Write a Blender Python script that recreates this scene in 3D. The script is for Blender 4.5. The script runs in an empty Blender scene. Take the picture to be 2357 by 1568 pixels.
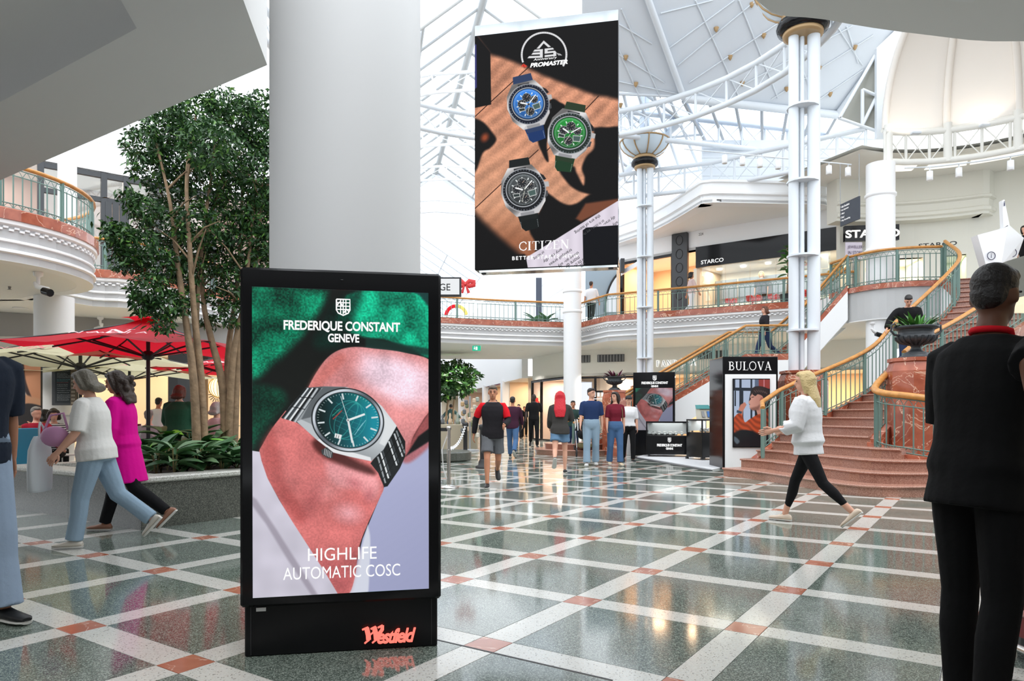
import bpy, math, random
import numpy as np
from mathutils import Vector, Matrix
random.seed(7); np.random.seed(7)
PI = math.pi; R = math.radians
SC = bpy.context.scene; COL = SC.collection
# ---------------------------------------------------------------- camera, sky, exposure
F, CX, HY, H = 1620.0, 1178.5, 954.0, 1.17
cam_d = bpy.data.cameras.new('camera'); cam = bpy.data.objects.new('camera', cam_d); COL.objects.link(cam)
cam.location = (0, 0, H); cam.rotation_euler = (R(90), 0, 0)
cam_d.sensor_width = 36; cam_d.lens = 36 * F / 2357.0
cam_d.shift_y = (HY - 784) / 2357.0; cam_d.clip_start = .05; cam_d.clip_end = 400
SC.camera = cam
w = bpy.data.worlds.new('sky'); SC.world = w; w.use_nodes = True
bgn = w.node_tree.nodes['Background']
bgn.inputs[0].default_value = (0.90, 0.95, 1.0, 1); bgn.inputs[1].default_value = 2.45
SC.view_settings.view_transform = 'Standard'; SC.view_settings.look = 'None'
SC.view_settings.exposure = 0.0; SC.view_settings.gamma = 1.0; SC.view_settings.use_curve_mapping = False
SC.cycles.max_bounces = 7; SC.cycles.diffuse_bounces = 4; SC.cycles.glossy_bounces = 3
SC.cycles.transparent_max_bounces = 16; SC.cycles.transmission_bounces = 3
SC.cycles.caustics_reflective = False; SC.cycles.caustics_refractive = False
SC.cycles.sample_clamp_indirect = 6.0

def lamp(kind, name, loc, energy, color=(1, 1, 1), size=.3, rot=(0, 0, 0), size_y=None, spread=None):
    d = bpy.data.lights.new(name, kind); d.energy = energy; d.color = color
    if kind == 'AREA':
        d.size = size
        if size_y: d.shape = 'RECTANGLE'; d.size_y = size_y
        if spread: d.spread = spread
    elif kind in ('POINT', 'SPOT'): d.shadow_soft_size = size
    o = bpy.data.objects.new(name, d); o.location = loc; o.rotation_euler = rot; COL.objects.link(o)
    return o
sun_d = bpy.data.lights.new('sun', 'SUN'); sun_d.energy = 1.1; sun_d.angle = R(25); sun_d.color = (1, .98, .95)
sun = bpy.data.objects.new('sun', sun_d); sun.rotation_euler = (R(24), R(8), 0); COL.objects.link(sun)

def G(px, py):
    Y = F * H / (py - HY); return Vector(((px - CX) * Y / F, Y, 0))
def P(px, py, Y): return Vector(((px - CX) * Y / F, Y, H - (py - HY) * Y / F))
def S(px, py, z):
    Y = (H - z) * F / (py - HY); return Vector(((px - CX) * Y / F, Y, z))
def onplane(px, py, o, n):
    d = Vector(((px - CX) / F, 1, (HY - py) / F)); c = Vector((0, 0, H))
    t = (Vector(o) - c).dot(n) / d.dot(n); return c + d * t

# ---------------------------------------------------------------- materials
MATS = {}
def s2l(c): return tuple(((x / 255.) / 12.92 if x / 255. <= .04045 else ((x / 255. + .055) / 1.055) ** 2.4) for x in c)
def mat(name, col=(.8, .8, .8), rough=.5, metal=0., emit=None, es=1., spec=.5, alpha=1., coat=0., noise=None, bump=None, srgb=True):
    if name in MATS: return MATS[name]
    m = bpy.data.materials.new(name); m.use_nodes = True; nt = m.node_tree; b = nt.nodes['Principled BSDF']
    c = s2l(col) if srgb and max(col) > 1.0 else col
    b.inputs['Base Color'].default_value = (*c, 1); b.inputs['Roughness'].default_value = rough
    b.inputs['Metallic'].default_value = metal; b.inputs['Specular IOR Level'].default_value = spec
    b.inputs['Coat Weight'].default_value = coat
    if emit:
        e = s2l(emit) if max(emit) > 1 else emit
        b.inputs['Emission Color'].default_value = (*e, 1); b.inputs['Emission Strength'].default_value = es
    if alpha < 1: b.inputs['Alpha'].default_value = alpha
    if noise:
        sc, amt = noise[0], noise[1]
        tc = nt.nodes.new('ShaderNodeTexCoord'); n = nt.nodes.new('ShaderNodeTexNoise'); n.inputs['Scale'].default_value = sc; n.inputs['Detail'].default_value = 3
        r = nt.nodes.new('ShaderNodeValToRGB'); r.color_ramp.elements[0].position = .3; r.color_ramp.elements[1].position = .7
        r.color_ramp.elements[0].color = (*[x * (1 - amt) for x in c], 1); r.color_ramp.elements[1].color = (*[min(1, x * (1 + amt)) for x in c], 1)
        nt.links.new(tc.outputs['Object'], n.inputs['Vector']); nt.links.new(n.outputs['Fac'], r.inputs['Fac']); nt.links.new(r.outputs['Color'], b.inputs['Base Color'])
    if bump:
        tc = nt.nodes.new('ShaderNodeTexCoord'); n = nt.nodes.new('ShaderNodeTexNoise'); n.inputs['Scale'].default_value = bump[0]; n.inputs['Detail'].default_value = 4
        bp = nt.nodes.new('ShaderNodeBump'); bp.inputs['Strength'].default_value = bump[1]; bp.inputs['Distance'].default_value = .02
        nt.links.new(tc.outputs['Object'], n.inputs['Vector']); nt.links.new(n.outputs['Fac'], bp.inputs['Height']); nt.links.new(bp.outputs['Normal'], b.inputs['Normal'])
    MATS[name] = m; return m
def speckle(name, cols, scale, rough=.1, spec=.5, coord='Object', stops=None, big=None):
    m = mat(name, cols[0], rough, spec=spec); nt = m.node_tree; b = nt.nodes['Principled BSDF']
    tc = nt.nodes.new('ShaderNodeTexCoord'); v = nt.nodes.new('ShaderNodeTexVoronoi'); v.inputs['Scale'].default_value = scale
    sep = nt.nodes.new('ShaderNodeSeparateColor'); r = nt.nodes.new('ShaderNodeValToRGB'); r.color_ramp.interpolation = 'CONSTANT'
    geo = nt.nodes.new('ShaderNodeNewGeometry')
    nt.links.new(geo.outputs['Position'], v.inputs['Vector']); nt.links.new(v.outputs['Color'], sep.inputs['Color']); nt.links.new(sep.outputs[0], r.inputs['Fac'])
    stops = stops or [i / len(cols) for i in range(len(cols))]
    el = r.color_ramp.elements
    while len(el) < len(cols): el.new(.5)
    for e, c, s in zip(el, cols, stops): e.position = s; e.color = (*s2l(c), 1)
    if big:
        n = nt.nodes.new('ShaderNodeTexNoise'); n.inputs['Scale'].default_value = big[0]; nt.links.new(geo.outputs['Position'], n.inputs['Vector'])
        mx = nt.nodes.new('ShaderNodeMix'); mx.data_type = 'RGBA'; mx.blend_type = 'MULTIPLY'; mx.inputs[0].default_value = big[1]
        nt.links.new(r.outputs['Color'], mx.inputs[6]); nt.links.new(n.outputs['Color'], mx.inputs[7]); nt.links.new(mx.outputs[2], b.inputs['Base Color'])
    else: nt.links.new(r.outputs['Color'], b.inputs['Base Color'])
    return m
def marble(name, c0, c1, vein, scale=3., rough=.15):
    m = mat(name, c0, rough); nt = m.node_tree; b = nt.nodes['Principled BSDF']
    geo = nt.nodes.new('ShaderNodeNewGeometry')
    n = nt.nodes.new('ShaderNodeTexNoise'); n.inputs['Scale'].default_value = scale * 2; n.inputs['Detail'].default_value = 6
    r = nt.nodes.new('ShaderNodeValToRGB'); r.color_ramp.elements[0].position = .35; r.color_ramp.elements[1].position = .7
    r.color_ramp.elements[0].color = (*s2l(c0), 1); r.color_ramp.elements[1].color = (*s2l(c1), 1)
    nt.links.new(geo.outputs['Position'], n.inputs['Vector']); nt.links.new(n.outputs['Fac'], r.inputs['Fac'])
    v = nt.nodes.new('ShaderNodeTexNoise'); v.inputs['Scale'].default_value = scale; v.inputs['Detail'].default_value = 5; v.inputs['Distortion'].default_value = 1.2
    nt.links.new(geo.outputs['Position'], v.inputs['Vector'])
    r2 = nt.nodes.new('ShaderNodeValToRGB'); e = r2.color_ramp.elements
    e[0].position = .488; e[0].color = (0, 0, 0, 1); e[1].position = .5; e[1].color = (1, 1, 1, 1); x = e.new(.512); x.color = (0, 0, 0, 1)
    nt.links.new(v.outputs['Fac'], r2.inputs['Fac'])
    mx = nt.nodes.new('ShaderNodeMix'); mx.data_type = 'RGBA'; nt.links.new(r2.outputs['Color'], mx.inputs[0])
    nt.links.new(r.outputs['Color'], mx.inputs[6]); mx.inputs[7].default_value = (*s2l(vein), 1)
    nt.links.new(mx.outputs[2], b.inputs['Base Color']); return m
def glassm(name, tint=(1, 1, 1), gloss=.08, rough=.03):
    m = bpy.data.materials.new(name); m.use_nodes = True; nt = m.node_tree; nt.nodes.clear()
    o = nt.nodes.new('ShaderNodeOutputMaterial'); t = nt.nodes.new('ShaderNodeBsdfTransparent'); t.inputs[0].default_value = (*tint, 1)
    g = nt.nodes.new('ShaderNodeBsdfGlossy'); g.inputs['Roughness'].default_value = rough
    mx = nt.nodes.new('ShaderNodeMixShader'); mx.inputs[0].default_value = gloss
    nt.links.new(t.outputs[0], mx.inputs[1]); nt.links.new(g.outputs[0], mx.inputs[2]); nt.links.new(mx.outputs[0], o.inputs[0])
    MATS[name] = m; return m
def emi(name, col, s=1.): return mat(name, (0, 0, 0), .6, emit=col, es=s)

WHITE = mat('white_paint', (.86, .865, .87), .55); WARMW = mat('warm_white_paint', (.78, .77, .72), .6); STEEL = mat('white_steel', (.68, .72, .76), .4)
SOFF = mat('soffit_paint', (.84, .84, .83), .7); CREAM = mat('cream_plaster', (.70, .69, .62), .6); PANEL = mat('roof_panel', (.66, .70, .75), .6)
GREEN = mat('verdigris_rail', (104, 132, 124), .45); WOOD = mat('rail_wood', (190, 132, 66), .35, noise=(14, .18)); BRASS = mat('brass', (172, 142, 102), .4, metal=.35)
BLACK = mat('black_gloss', (.008, .008, .009), .1, spec=.25); BLACKM = mat('black_matt', (.018, .018, .02), .5); CHROME = mat('brushed_steel', (.6, .58, .55), .25, metal=1.)
DARKG = mat('charcoal', (.035, .038, .042), .4); RED = mat('red_gloss', (.55, .02, .02), .4); GREYM = mat('mid_grey', (.30, .31, .32), .5)
REDM = marble('red_marble', (150, 78, 58), (182, 104, 78), (228, 190, 165), 2.2, .16); STEPM = speckle('step_granite', [(160, 116, 100), (172, 127, 110), (147, 104, 89), (184, 142, 124)], 130, .22)
GRAN = speckle('dark_granite', [(74, 84, 77), (100, 111, 103), (120, 131, 122), (150, 160, 150), (82, 92, 85)], 190, .085, .6)
TERR = speckle('white_terrazzo', [(206, 206, 200), (214, 213, 206), (204, 200, 190), (140, 136, 128)], 170, .12, stops=[0, .45, .8, .955])
REDT = marble('red_tile', (168, 96, 72), (186, 116, 90), (220, 180, 160), 4., .12)
GRAN2 = speckle('planter_granite', [(66, 68, 62), (88, 90, 82), (112, 113, 104), (54, 56, 50)], 170, .35)
CAPG = speckle('planter_cap', [(196, 196, 188), (180, 180, 170), (160, 158, 148), (206, 206, 200)], 120, .3)
GLASS = glassm('clear_glass', (.96, .98, .97), .07); SKYGL = glassm('skylight_glass', (.95, .97, 1.), .04, .2); SHOPGL = glassm('shop_glass', (.9, .93, .92), .12)

# ---------------------------------------------------------------- mesh builder
class MB:
    def __init__(s): s.v = []; s.f = []; s.sm = []; s.mi = []; s.cur = 0
    def add(s, vs, fs, smooth=False):
        o = len(s.v); s.v += [tuple(x) for x in vs]
        for f in fs: s.f.append(tuple(i + o for i in f)); s.sm.append(smooth); s.mi.append(s.cur)
        return s
    def box(s, c, d, rz=0., bev=0.):
        hx, hy, hz = d[0] / 2, d[1] / 2, d[2] / 2; ca, sa = math.cos(rz), math.sin(rz)
        def T(x, y, z): return (c[0] + x * ca - y * sa, c[1] + x * sa + y * ca, c[2] + z)
        if bev <= 0:
            return s.add([T(x, y, z) for x in (-hx, hx) for y in (-hy, hy) for z in (-hz, hz)],
                         [(0, 1, 3, 2), (4, 6, 7, 5), (0, 4, 5, 1), (2, 3, 7, 6), (0, 2, 6, 4), (1, 5, 7, 3)])
        b = min(bev, hx * .9, hy * .9, hz * .9); vs = []; idx = {}
        for i, x in enumerate((-1, 1)):
            for j, y in enumerate((-1, 1)):
                for k, z in enumerate((-1, 1)):
                    for a in range(3):
                        q = [x * hx, y * hy, z * hz]
                        for ax, (h_, sg) in enumerate(((hx, x), (hy, y), (hz, z))):
                            if ax != a: q[ax] = sg * (h_ - b)
                        idx[(i, j, k, a)] = len(vs); vs.append(T(*q))
        fs = []
        for a in range(3):
            for sgn in (0, 1):
                q = []
                for (u, v_) in ((0, 0), (1, 0), (1, 1), (0, 1)):
                    e = [0, 0, 0]; e[a] = sgn; o_ = [x for x in range(3) if x != a]; e[o_[0]] = u; e[o_[1]] = v_
                    q.append(idx[(*e, a)])
                fs.append(q if (sgn ^ (a == 1)) else q[::-1])
        for a in range(3):
            o_ = [x for x in range(3) if x != a]
            for u in (0, 1):
                for v_ in (0, 1):
                    e0 = [0, 0, 0]; e1 = [0, 0, 0]; e1[a] = 1
                    for e in (e0, e1): e[o_[0]] = u; e[o_[1]] = v_
                    fs.append((idx[(*e0, o_[0])], idx[(*e1, o_[0])], idx[(*e1, o_[1])], idx[(*e0, o_[1])]))
        for i in (0, 1):
            for j in (0, 1):
                for k in (0, 1): fs.append((idx[(i, j, k, 0)], idx[(i, j, k, 1)], idx[(i, j, k, 2)]))
        return s.add(vs, fs)
    def rings(s, rs, cap=True, smooth=True, closed=False):
        n = len(rs[0]); vs = [p for r in rs for p in r]; fs = []
        m = len(rs)
        for i in range(m if closed else m - 1):
            a, b = i * n, ((i + 1) % m) * n
            for j in range(n): fs.append((a + j, a + (j + 1) % n, b + (j + 1) % n, b + j))
        s.add(vs, fs, smooth)
        if cap and not closed:
            s.add(rs[0], [tuple(range(n - 1, -1, -1))]); s.add(rs[-1], [tuple(range(n))])
        return s
    def tube(s, pts, r, n=8, cap=True, smooth=True, closed=False, up=None, sx=1., sy=1.):
        pts = [Vector(p) for p in pts]; m = len(pts)
        rr = r if isinstance(r, (list, tuple)) else [r] * m
        rs = []; pn = None
        for i, p in enumerate(pts):
            if closed: t = pts[(i + 1) % m] - pts[i - 1]
            else: t = pts[min(i + 1, m - 1)] - pts[max(i - 1, 0)]
            if t.length < 1e-9: t = Vector((0, 0, 1))
            t.normalize()
            if pn is None:
                u = Vector(up) if up else (Vector((0, 0, 1)) if abs(t.z) < .9 else Vector((0, 1, 0)))
                pn = (u - t * u.dot(t)).normalized()
            else:
                pn = pn - t * pn.dot(t)
                pn = pn.normalized() if pn.length > 1e-6 else t.orthogonal().normalized()
            b = t.cross(pn); q = rr[i]; ra, rb = (q if isinstance(q, (list, tuple)) else (q * sx, q * sy))
            rs.append([p + pn * (math.cos(2 * PI * k / n) * ra) + b * (math.sin(2 * PI * k / n) * rb) for k in range(n)])
        return s.rings(rs, cap, smooth, closed)
    def lathe(s, prof, n=24, c=(0, 0, 0), smooth=True, cap=True, a0=0., a1=2 * PI, sq=None):
        full = abs(a1 - a0 - 2 * PI) < 1e-6; k = n if full else n + 1; rs = []
        for (r, z) in prof: rs.append([(c[0] + r * math.cos(a0 + (a1 - a0) * i / n), c[1] + r * math.sin(a0 + (a1 - a0) * i / n), c[2] + z) for i in range(k)])
        if full: return s.rings(rs, cap, smooth)
        vs = [p for r in rs for p in r]; fs = []
        for i in range(len(rs) - 1):
            for j in range(k - 1): fs.append((i * k + j, i * k + j + 1, (i + 1) * k + j + 1, (i + 1) * k + j))
        return s.add(vs, fs, smooth)
    def prism(s, poly, z0, z1):
        n = len(poly); vs = [(p[0], p[1], z0) for p in poly] + [(p[0], p[1], z1) for p in poly]
        fs = [tuple(range(n - 1, -1, -1)), tuple(range(n, 2 * n))] + [(i, (i + 1) % n, n + (i + 1) % n, n + i) for i in range(n)]
        return s.add(vs, fs)
    def slab(s, pts, off):
        off = Vector(off); n = len(pts); vs = [Vector(p) for p in pts]; vs = vs + [v + off for v in vs]
        fs = [tuple(range(n - 1, -1, -1)), tuple(range(n, 2 * n))] + [(i, (i + 1) % n, n + (i + 1) % n, n + i) for i in range(n)]
        return s.add(vs, fs)
    def ell(s, c, r, nu=14, nv=9, rot=None, smooth=True):
        M = rot or Matrix.Identity(3); c = Vector(c); vs = []; fs = []
        for j in range(1, nv):
            th = PI * j / nv
            for i in range(nu):
                ph = 2 * PI * i / nu
                vs.append(c + M @ Vector((r[0] * math.sin(th) * math.cos(ph), r[1] * math.sin(th) * math.sin(ph), r[2] * math.cos(th))))
        t = len(vs); vs += [c + M @ Vector((0, 0, r[2])), c + M @ Vector((0, 0, -r[2]))]
        for j in range(nv - 2):
            for i in range(nu): fs.append((j * nu + i, (j + 1) * nu + i, (j + 1) * nu + (i + 1) % nu, j * nu + (i + 1) % nu))
        for i in range(nu): fs.append((t, i, (i + 1) % nu)); fs.append((t + 1, (nv - 2) * nu + (i + 1) % nu, (nv - 2) * nu + i))
        return s.add(vs, fs, smooth)
    def wall(s, path, z0, z1, th=.15, closed=False):      # vertical ribbon following a plan path, thickness to its left
        p = [Vector((q[0], q[1])) for q in path]; m = len(p); off = []
        for i in range(m):
            t = (p[min(i + 1, m - 1)] - p[max(i - 1, 0)]).normalized(); off.append(p[i] + Vector((-t.y, t.x)) * th)
        rs = [[(a.x, a.y, z0), (a.x, a.y, z1), (b.x, b.y, z1), (b.x, b.y, z0)] for a, b in zip(p, off)]
        return s.rings(rs, True, False)
    def sweep(s, path, prof, cap=True, smooth=False):     # profile of (outward offset, z) swept along a plan path; outward = right of travel
        p = [Vector((q[0], q[1])) for q in path]; zz = [q[2] if len(q) > 2 else 0. for q in path]; m = len(p); rs = []
        for i in range(m):
            t = (p[min(i + 1, m - 1)] - p[max(i - 1, 0)]).normalized(); nrm = Vector((t.y, -t.x))
            rs.append([(p[i].x + nrm.x * a, p[i].y + nrm.y * a, zz[i] + b) for a, b in prof])
        return s.rings(rs, cap, smooth)
    def mesh(s, name, mats):
        me = bpy.data.meshes.new(name); me.from_pydata(s.v, [], s.f); 
        for m in (mats if isinstance(mats, (list, tuple)) else [mats]): me.materials.append(m)
        me.polygons.foreach_set('use_smooth', s.sm); me.polygons.foreach_set('material_index', s.mi); me.update()
        return me
WM = {}
def obj(name, me, parent=None, world=True):
    o = bpy.data.objects.new(name, me); COL.objects.link(o)
    if parent is not None:
        o.parent = parent
        if world:
            o.matrix_parent_inverse = WM[parent.name].inverted(); WM[o.name] = Matrix.Identity(4)
    else: WM[o.name] = Matrix.Identity(4)
    return o
def part(name, mb, m, parent=None, world=True, **kw):
    o = obj(name, mb.mesh(name, m) if isinstance(mb, MB) else mb, parent, world)
    if not world and parent is not None: WM[o.name] = WM[parent.name].copy()
    for k, v in kw.items(): o[k] = v
    return o
def thing(name, label, cat, loc=(0, 0, 0), rz=0., group=None):
    o = bpy.data.objects.new(name, None); COL.objects.link(o); o.location = loc; o.rotation_euler = (0, 0, rz); o.empty_display_size = .1
    o['label'] = label; o['category'] = cat
    if group: o['group'] = group
    WM[o.name] = Matrix.Translation(Vector(loc)) @ Matrix.Rotation(rz, 4, 'Z'); return o
def single(name, mb, m, label, cat, group=None):
    o = part(name, mb, m); o['label'] = label; o['category'] = cat
    if group: o['group'] = group
    return o
def struct(name, mb, m, parent=None):
    o = part(name, mb, m, parent)
    if parent is None: o['kind'] = 'structure'
    return o
def dup(root, loc, rz=None, label=None, group=None, scale=None):
    r = root.copy(); COL.objects.link(r); r.location = loc
    if rz is not None: r.rotation_euler = (0, 0, rz)
    if scale: r.scale = (scale,) * 3
    if label: r['label'] = label
    if group: r['group'] = group
    for ch in list(root.children):
        c = ch.copy(); COL.objects.link(c); c.parent = r
        for g in ch.children: d = g.copy(); COL.objects.link(d); d.parent = c
    return r
def lerp(a, b, t): return a + (b - a) * t
def poly_at(path, d):          # point at distance d along a 3D path
    path = [Vector(p) for p in path]
    for a, b in zip(path, path[1:]):
        L = (b - a).length
        if d <= L + 1e-9: return a.lerp(b, d / L if L else 0)
        d -= L
    return path[-1].copy()
def plen(path): return sum((Vector(b) - Vector(a)).length for a, b in zip(path, path[1:]))
def spline(pts, n):            # Catmull-Rom through points, n samples per span
    p = [Vector(q) for q in pts]; p = [p[0] * 2 - p[1]] + p + [p[-1] * 2 - p[-2]]; out = []
    for i in range(1, len(p) - 2):
        for k in range(n):
            t = k / n
            out.append(.5 * ((2 * p[i]) + (p[i + 1] - p[i - 1]) * t + (2 * p[i - 1] - 5 * p[i] + 4 * p[i + 1] - p[i + 2]) * t * t + (3 * p[i] - p[i - 1] - 3 * p[i + 1] + p[i + 2]) * t ** 3))
    out.append(p[-2].copy()); return out

# ---------------------------------------------------------------- lettering
def textmesh(s, bold=0., shear=0., space=1.):
    c = bpy.data.curves.new('lettering', 'FONT'); c.body = s; c.size = 1; c.offset = bold; c.shear = shear; c.space_character = space; c.resolution_u = 4
    o = bpy.data.objects.new('lettering', c); me = bpy.data.meshes.new_from_object(o)
    vs = np.array([v.co[:] for v in me.vertices]); fs = [tuple(p.vertices) for p in me.polygons]
    bpy.data.objects.remove(o); bpy.data.curves.remove(c); bpy.data.meshes.remove(me); return vs, fs
def place_flat(vs, fs, o, ux, uy, width, height=None, align='c', rot=0.):
    """fit flat glyph geometry (vs xy) into a box: o = anchor at mid-height, ux, uy unit directions."""
    mn, mx_ = vs[:, :2].min(0), vs[:, :2].max(0); q = vs[:, :2] - (mn + mx_) / 2; d = mx_ - mn
    kx = width / d[0]; ky = (height / d[1]) if height else kx
    q = q * [kx, ky]
    if align == 'l': q[:, 0] += width / 2
    if align == 'r': q[:, 0] -= width / 2
    if rot: q = np.stack([q[:, 0] * math.cos(rot) - q[:, 1] * math.sin(rot), q[:, 0] * math.sin(rot) + q[:, 1] * math.cos(rot)], 1)
    o, ux, uy = Vector(o), Vector(ux), Vector(uy)
    return [o + ux * float(a) + uy * float(b) for a, b in q], fs
def text(s, o, ux, uy, width, height, m, parent=None, bold=0., shear=0., align='c', space=1., name='lettering', glyph=None, rot=0., depth=0.):
    vs, fs = glyph if glyph else textmesh(s, bold, shear, space)
    pts, fs = place_flat(vs, fs, o, ux, uy, width, height, align, rot)
    mb = MB(); mb.add(pts, fs)
    if depth:
        n = Vector(ux).cross(Vector(uy)); mb.add([p + n * depth for p in pts], fs)
    return part(name, mb, m, parent)
SER = {  # letters as strokes: (points, width) on a unit-high cell; serif flags by short bars
 'B': (.72, [([(.16, 0), (.16, 1)], .15), ([(.0, .02), (.4, .02)], .04), ([(0, .98), (.4, .98)], .04), ([(.3, .98), (.5, .93), (.56, .77), (.5, .6), (.3, .54)], .09), ([(.3, .54), (.56, .46), (.64, .28), (.56, .08), (.3, .02)], .1)]),
 'U': (.84, [([(.17, 1), (.17, .3), (.24, .1), (.42, .02), (.6, .1), (.68, .3), (.68, 1)], .09), ([(0, .98), (.34, .98)], .04), ([(.54, .98), (.82, .98)], .04), ([(.17, 1), (.17, .3)], .14)]),
 'L': (.66, [([(.16, 0), (.16, 1)], .15), ([(0, .98), (.34, .98)], .04), ([(0, .02), (.6, .02), (.62, .26)], .05)]),
 'O': (.92, [([(.44 + .39 * math.cos(t * PI / 12), .5 + .49 * math.sin(t * PI / 12)) for t in range(25)], .09)]),
 'V': (.8, [([(.1, 1), (.42, 0)], .14), ([(.42, 0), (.7, 1)], .06), ([(0, .98), (.3, .98)], .04), ([(.55, .98), (.82, .98)], .04)]),
 'A': (.8, [([(.1, 0), (.4, 1)], .06), ([(.4, 1), (.7, 0)], .15), ([(.2, .34), (.58, .34)], .05), ([(0, .02), (.24, .02)], .04), ([(.54, .02), (.84, .02)], .04)]),
 'C': (.8, [([(.74, .3), (.66, .1), (.45, .01), (.2, .12), (.07, .36), (.07, .64), (.2, .88), (.45, .99), (.64, .92), (.72, .72)], .1)]),
 'I': (.38, [([(.17, 0), (.17, 1)], .15), ([(0, .02), (.34, .02)], .04), ([(0, .98), (.34, .98)], .04)]),
 'T': (.74, [([(.35, 0), (.35, 1)], .14), ([(.2, .02), (.5, .02)], .04), ([(.02, .74), (.04, .97), (.66, .97), (.68, .74)], .05)]),
 'Z': (.7, [([(.06, .76), (.08, .97), (.6, .97)], .05), ([(.6, .97), (.04, .03)], .13), ([(.04, .03), (.6, .03), (.64, .27)], .05)]),
 'E': (.68, [([(.16, 0), (.16, 1)], .14), ([(0, .97), (.56, .97), (.58, .76)], .05), ([(.2, .52), (.46, .52)], .05), ([(0, .03), (.58, .03), (.62, .26)], .05)]),
 'N': (.86, [([(.14, 0), (.14, 1)], .06), ([(.12, 1), (.68, 0)], .15), ([(.68, 0), (.68, 1)], .06), ([(0, .02), (.28, .02)], .04), ([(0, .98), (.18, .98)], .04), ([(.54, .98), (.82, .98)], .04)]),
 'P': (.64, [([(.16, 0), (.16, 1)], .14), ([(0, .02), (.34, .02)], .04), ([(0, .98), (.34, .98), (.52, .9), (.57, .74), (.5, .56), (.3, .5)], .08)]),
 'D': (.84, [([(.16, 0), (.16, 1)], .13), ([(0, .98), (.36, .98), (.64, .84), (.74, .5), (.64, .16), (.36, .02), (0, .02)], .08)]),
 'R': (.76, [([(.16, 0), (.16, 1)], .14), ([(0, .02), (.34, .02)], .04), ([(0, .98), (.34, .98), (.52, .9), (.57, .75), (.5, .58), (.3, .52)], .08), ([(.34, .52), (.7, .01)], .12)]),
 'Y': (.8, [([(.4, 0), (.4, .48)], .13), ([(.08, 1), (.4, .46)], .13), ([(.4, .46), (.7, 1)], .06), ([(.26, .02), (.56, .02)], .04), ([(0, .98), (.26, .98)], .04), ([(.56, .98), (.82, .98)], .04)]),
 'S': (.66, [([(.56, .76), (.5, .93), (.3, .99), (.12, .88), (.12, .68), (.3, .55), (.46, .44), (.54, .26), (.44, .06), (.26, .01), (.1, .08), (.06, .28)], .1)]),
 'W': (1.2, [([(.1, 1), (.36, 0)], .13), ([(.36, 0), (.58, .9)], .06), ([(.56, 1), (.8, 0)], .13), ([(.8, 0), (1.06, 1)], .06), ([(0, .98), (.26, .98)], .04), ([(.94, .98), (1.18, .98)], .04)]),
 ' ': (.4, []), 'Ö': (.92, [([(.44 + .39 * math.cos(t * PI / 12), .5 + .49 * math.sin(t * PI / 12)) for t in range(25)], .09), ([(.34, 1.1), (.44, 1.2), (.54, 1.1)], .05), ([(.42, 1.26), (.46, 1.32)], .07)]),
}
def strokes(lst, wk=1.):
    vs = []; fs = []
    for pts, wd in lst:
        p = [Vector((a, b)) for a, b in pts]; wd *= wk; o = len(vs); m = len(p)
        for i in range(m):
            d = (p[min(i + 1, m - 1)] - p[max(i - 1, 0)]); d = d.normalized() if d.length else Vector((1, 0)); n = Vector((-d.y, d.x)) * wd / 2
            vs += [(p[i].x + n.x, p[i].y + n.y, 0), (p[i].x - n.x, p[i].y - n.y, 0)]
        fs += [(o + 2 * i, o + 2 * i + 1, o + 2 * i + 3, o + 2 * i + 2) for i in range(m - 1)]
    return np.array(vs), fs
def serif(s, gap=.06, wk=1.):
    allst = []; x = 0.
    for ch in s:
        wd, st = SER[ch]
        for pts, w_ in st: allst.append(([(a + x, b) for a, b in pts], w_))
        x += wd + gap
    return strokes(allst, wk)

# ---------------------------------------------------------------- railings and trusses
BALM = {}
def rail(name, label, path, h=.8, spacing=.13, post=1.6, group=None, kerb=None, wood_r=.042, ind=True):
    """green metal balustrade standing on a 3D path: handrail, rails, posts, balusters, scroll band."""
    path = [Vector(p) for p in path]; L = plen(path); t = thing(name, label, 'railing', path[0], 0, group)
    up = lambda z: [p + Vector((0, 0, z)) for p in path]
    mb = MB(); mb.tube(up(h), wood_r, 10, sx=.9, sy=1.1); part('handrail', mb, WOOD, t)
    for z, nm in ((h - .06, 'top_rail'), (h - .17, 'mid_rail'), (.10, 'lower_rail'), (.02, 'bottom_rail')):
        if nm == 'lower_rail' and h < .6: continue
        mb = MB(); mb.tube(up(z), .011, 5); part(nm, mb, GREEN, t)
    hb = h - .19
    key = round(hb, 2)
    if key not in BALM:
        m_ = MB(); m_.box((0, 0, hb / 2), (.016, .016, hb)); BALM[key] = m_.mesh('baluster', GREEN)
        m_ = MB(); m_.box((0, 0, h / 2 - .02), (.055, .055, h), 0, .008); m_.box((.0, .0, h * .5), (.075, .02, h * .96)); BALM[('p', key)] = m_.mesh('post', GREEN)
    n = max(1, round(L / post))
    for i in range(n + 1):
        o = obj('post', BALM[('p', key)], t, False); q = poly_at(path, L * i / n); o.location = q - path[0]
    nb = max(2, round(L / spacing))
    sb = MB(); prev = None
    for i in range(nb + 1):
        q = poly_at(path, L * i / nb)
        if ind: o = obj('baluster', BALM[key], t, False); o.location = q - path[0] + Vector((0, 0, .02))
        if prev is not None:
            for z0, z1 in ((h - .17, h - .06), (.02, .10)):
                a, b = prev + Vector((0, 0, z0)), q + Vector((0, 0, z0)); c = (prev + q) / 2 + Vector((0, 0, z1))
                sb.tube([a, (a * .45 + c * .55) + Vector((0, 0, .012)), c], .006, 3, False); sb.tube([c, (b * .45 + c * .55) + Vector((0, 0, .012)), b], .006, 3, False)
        prev = q
    o = part('scrollwork', sb, GREEN, t, kind='stuff')
    return t
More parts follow.
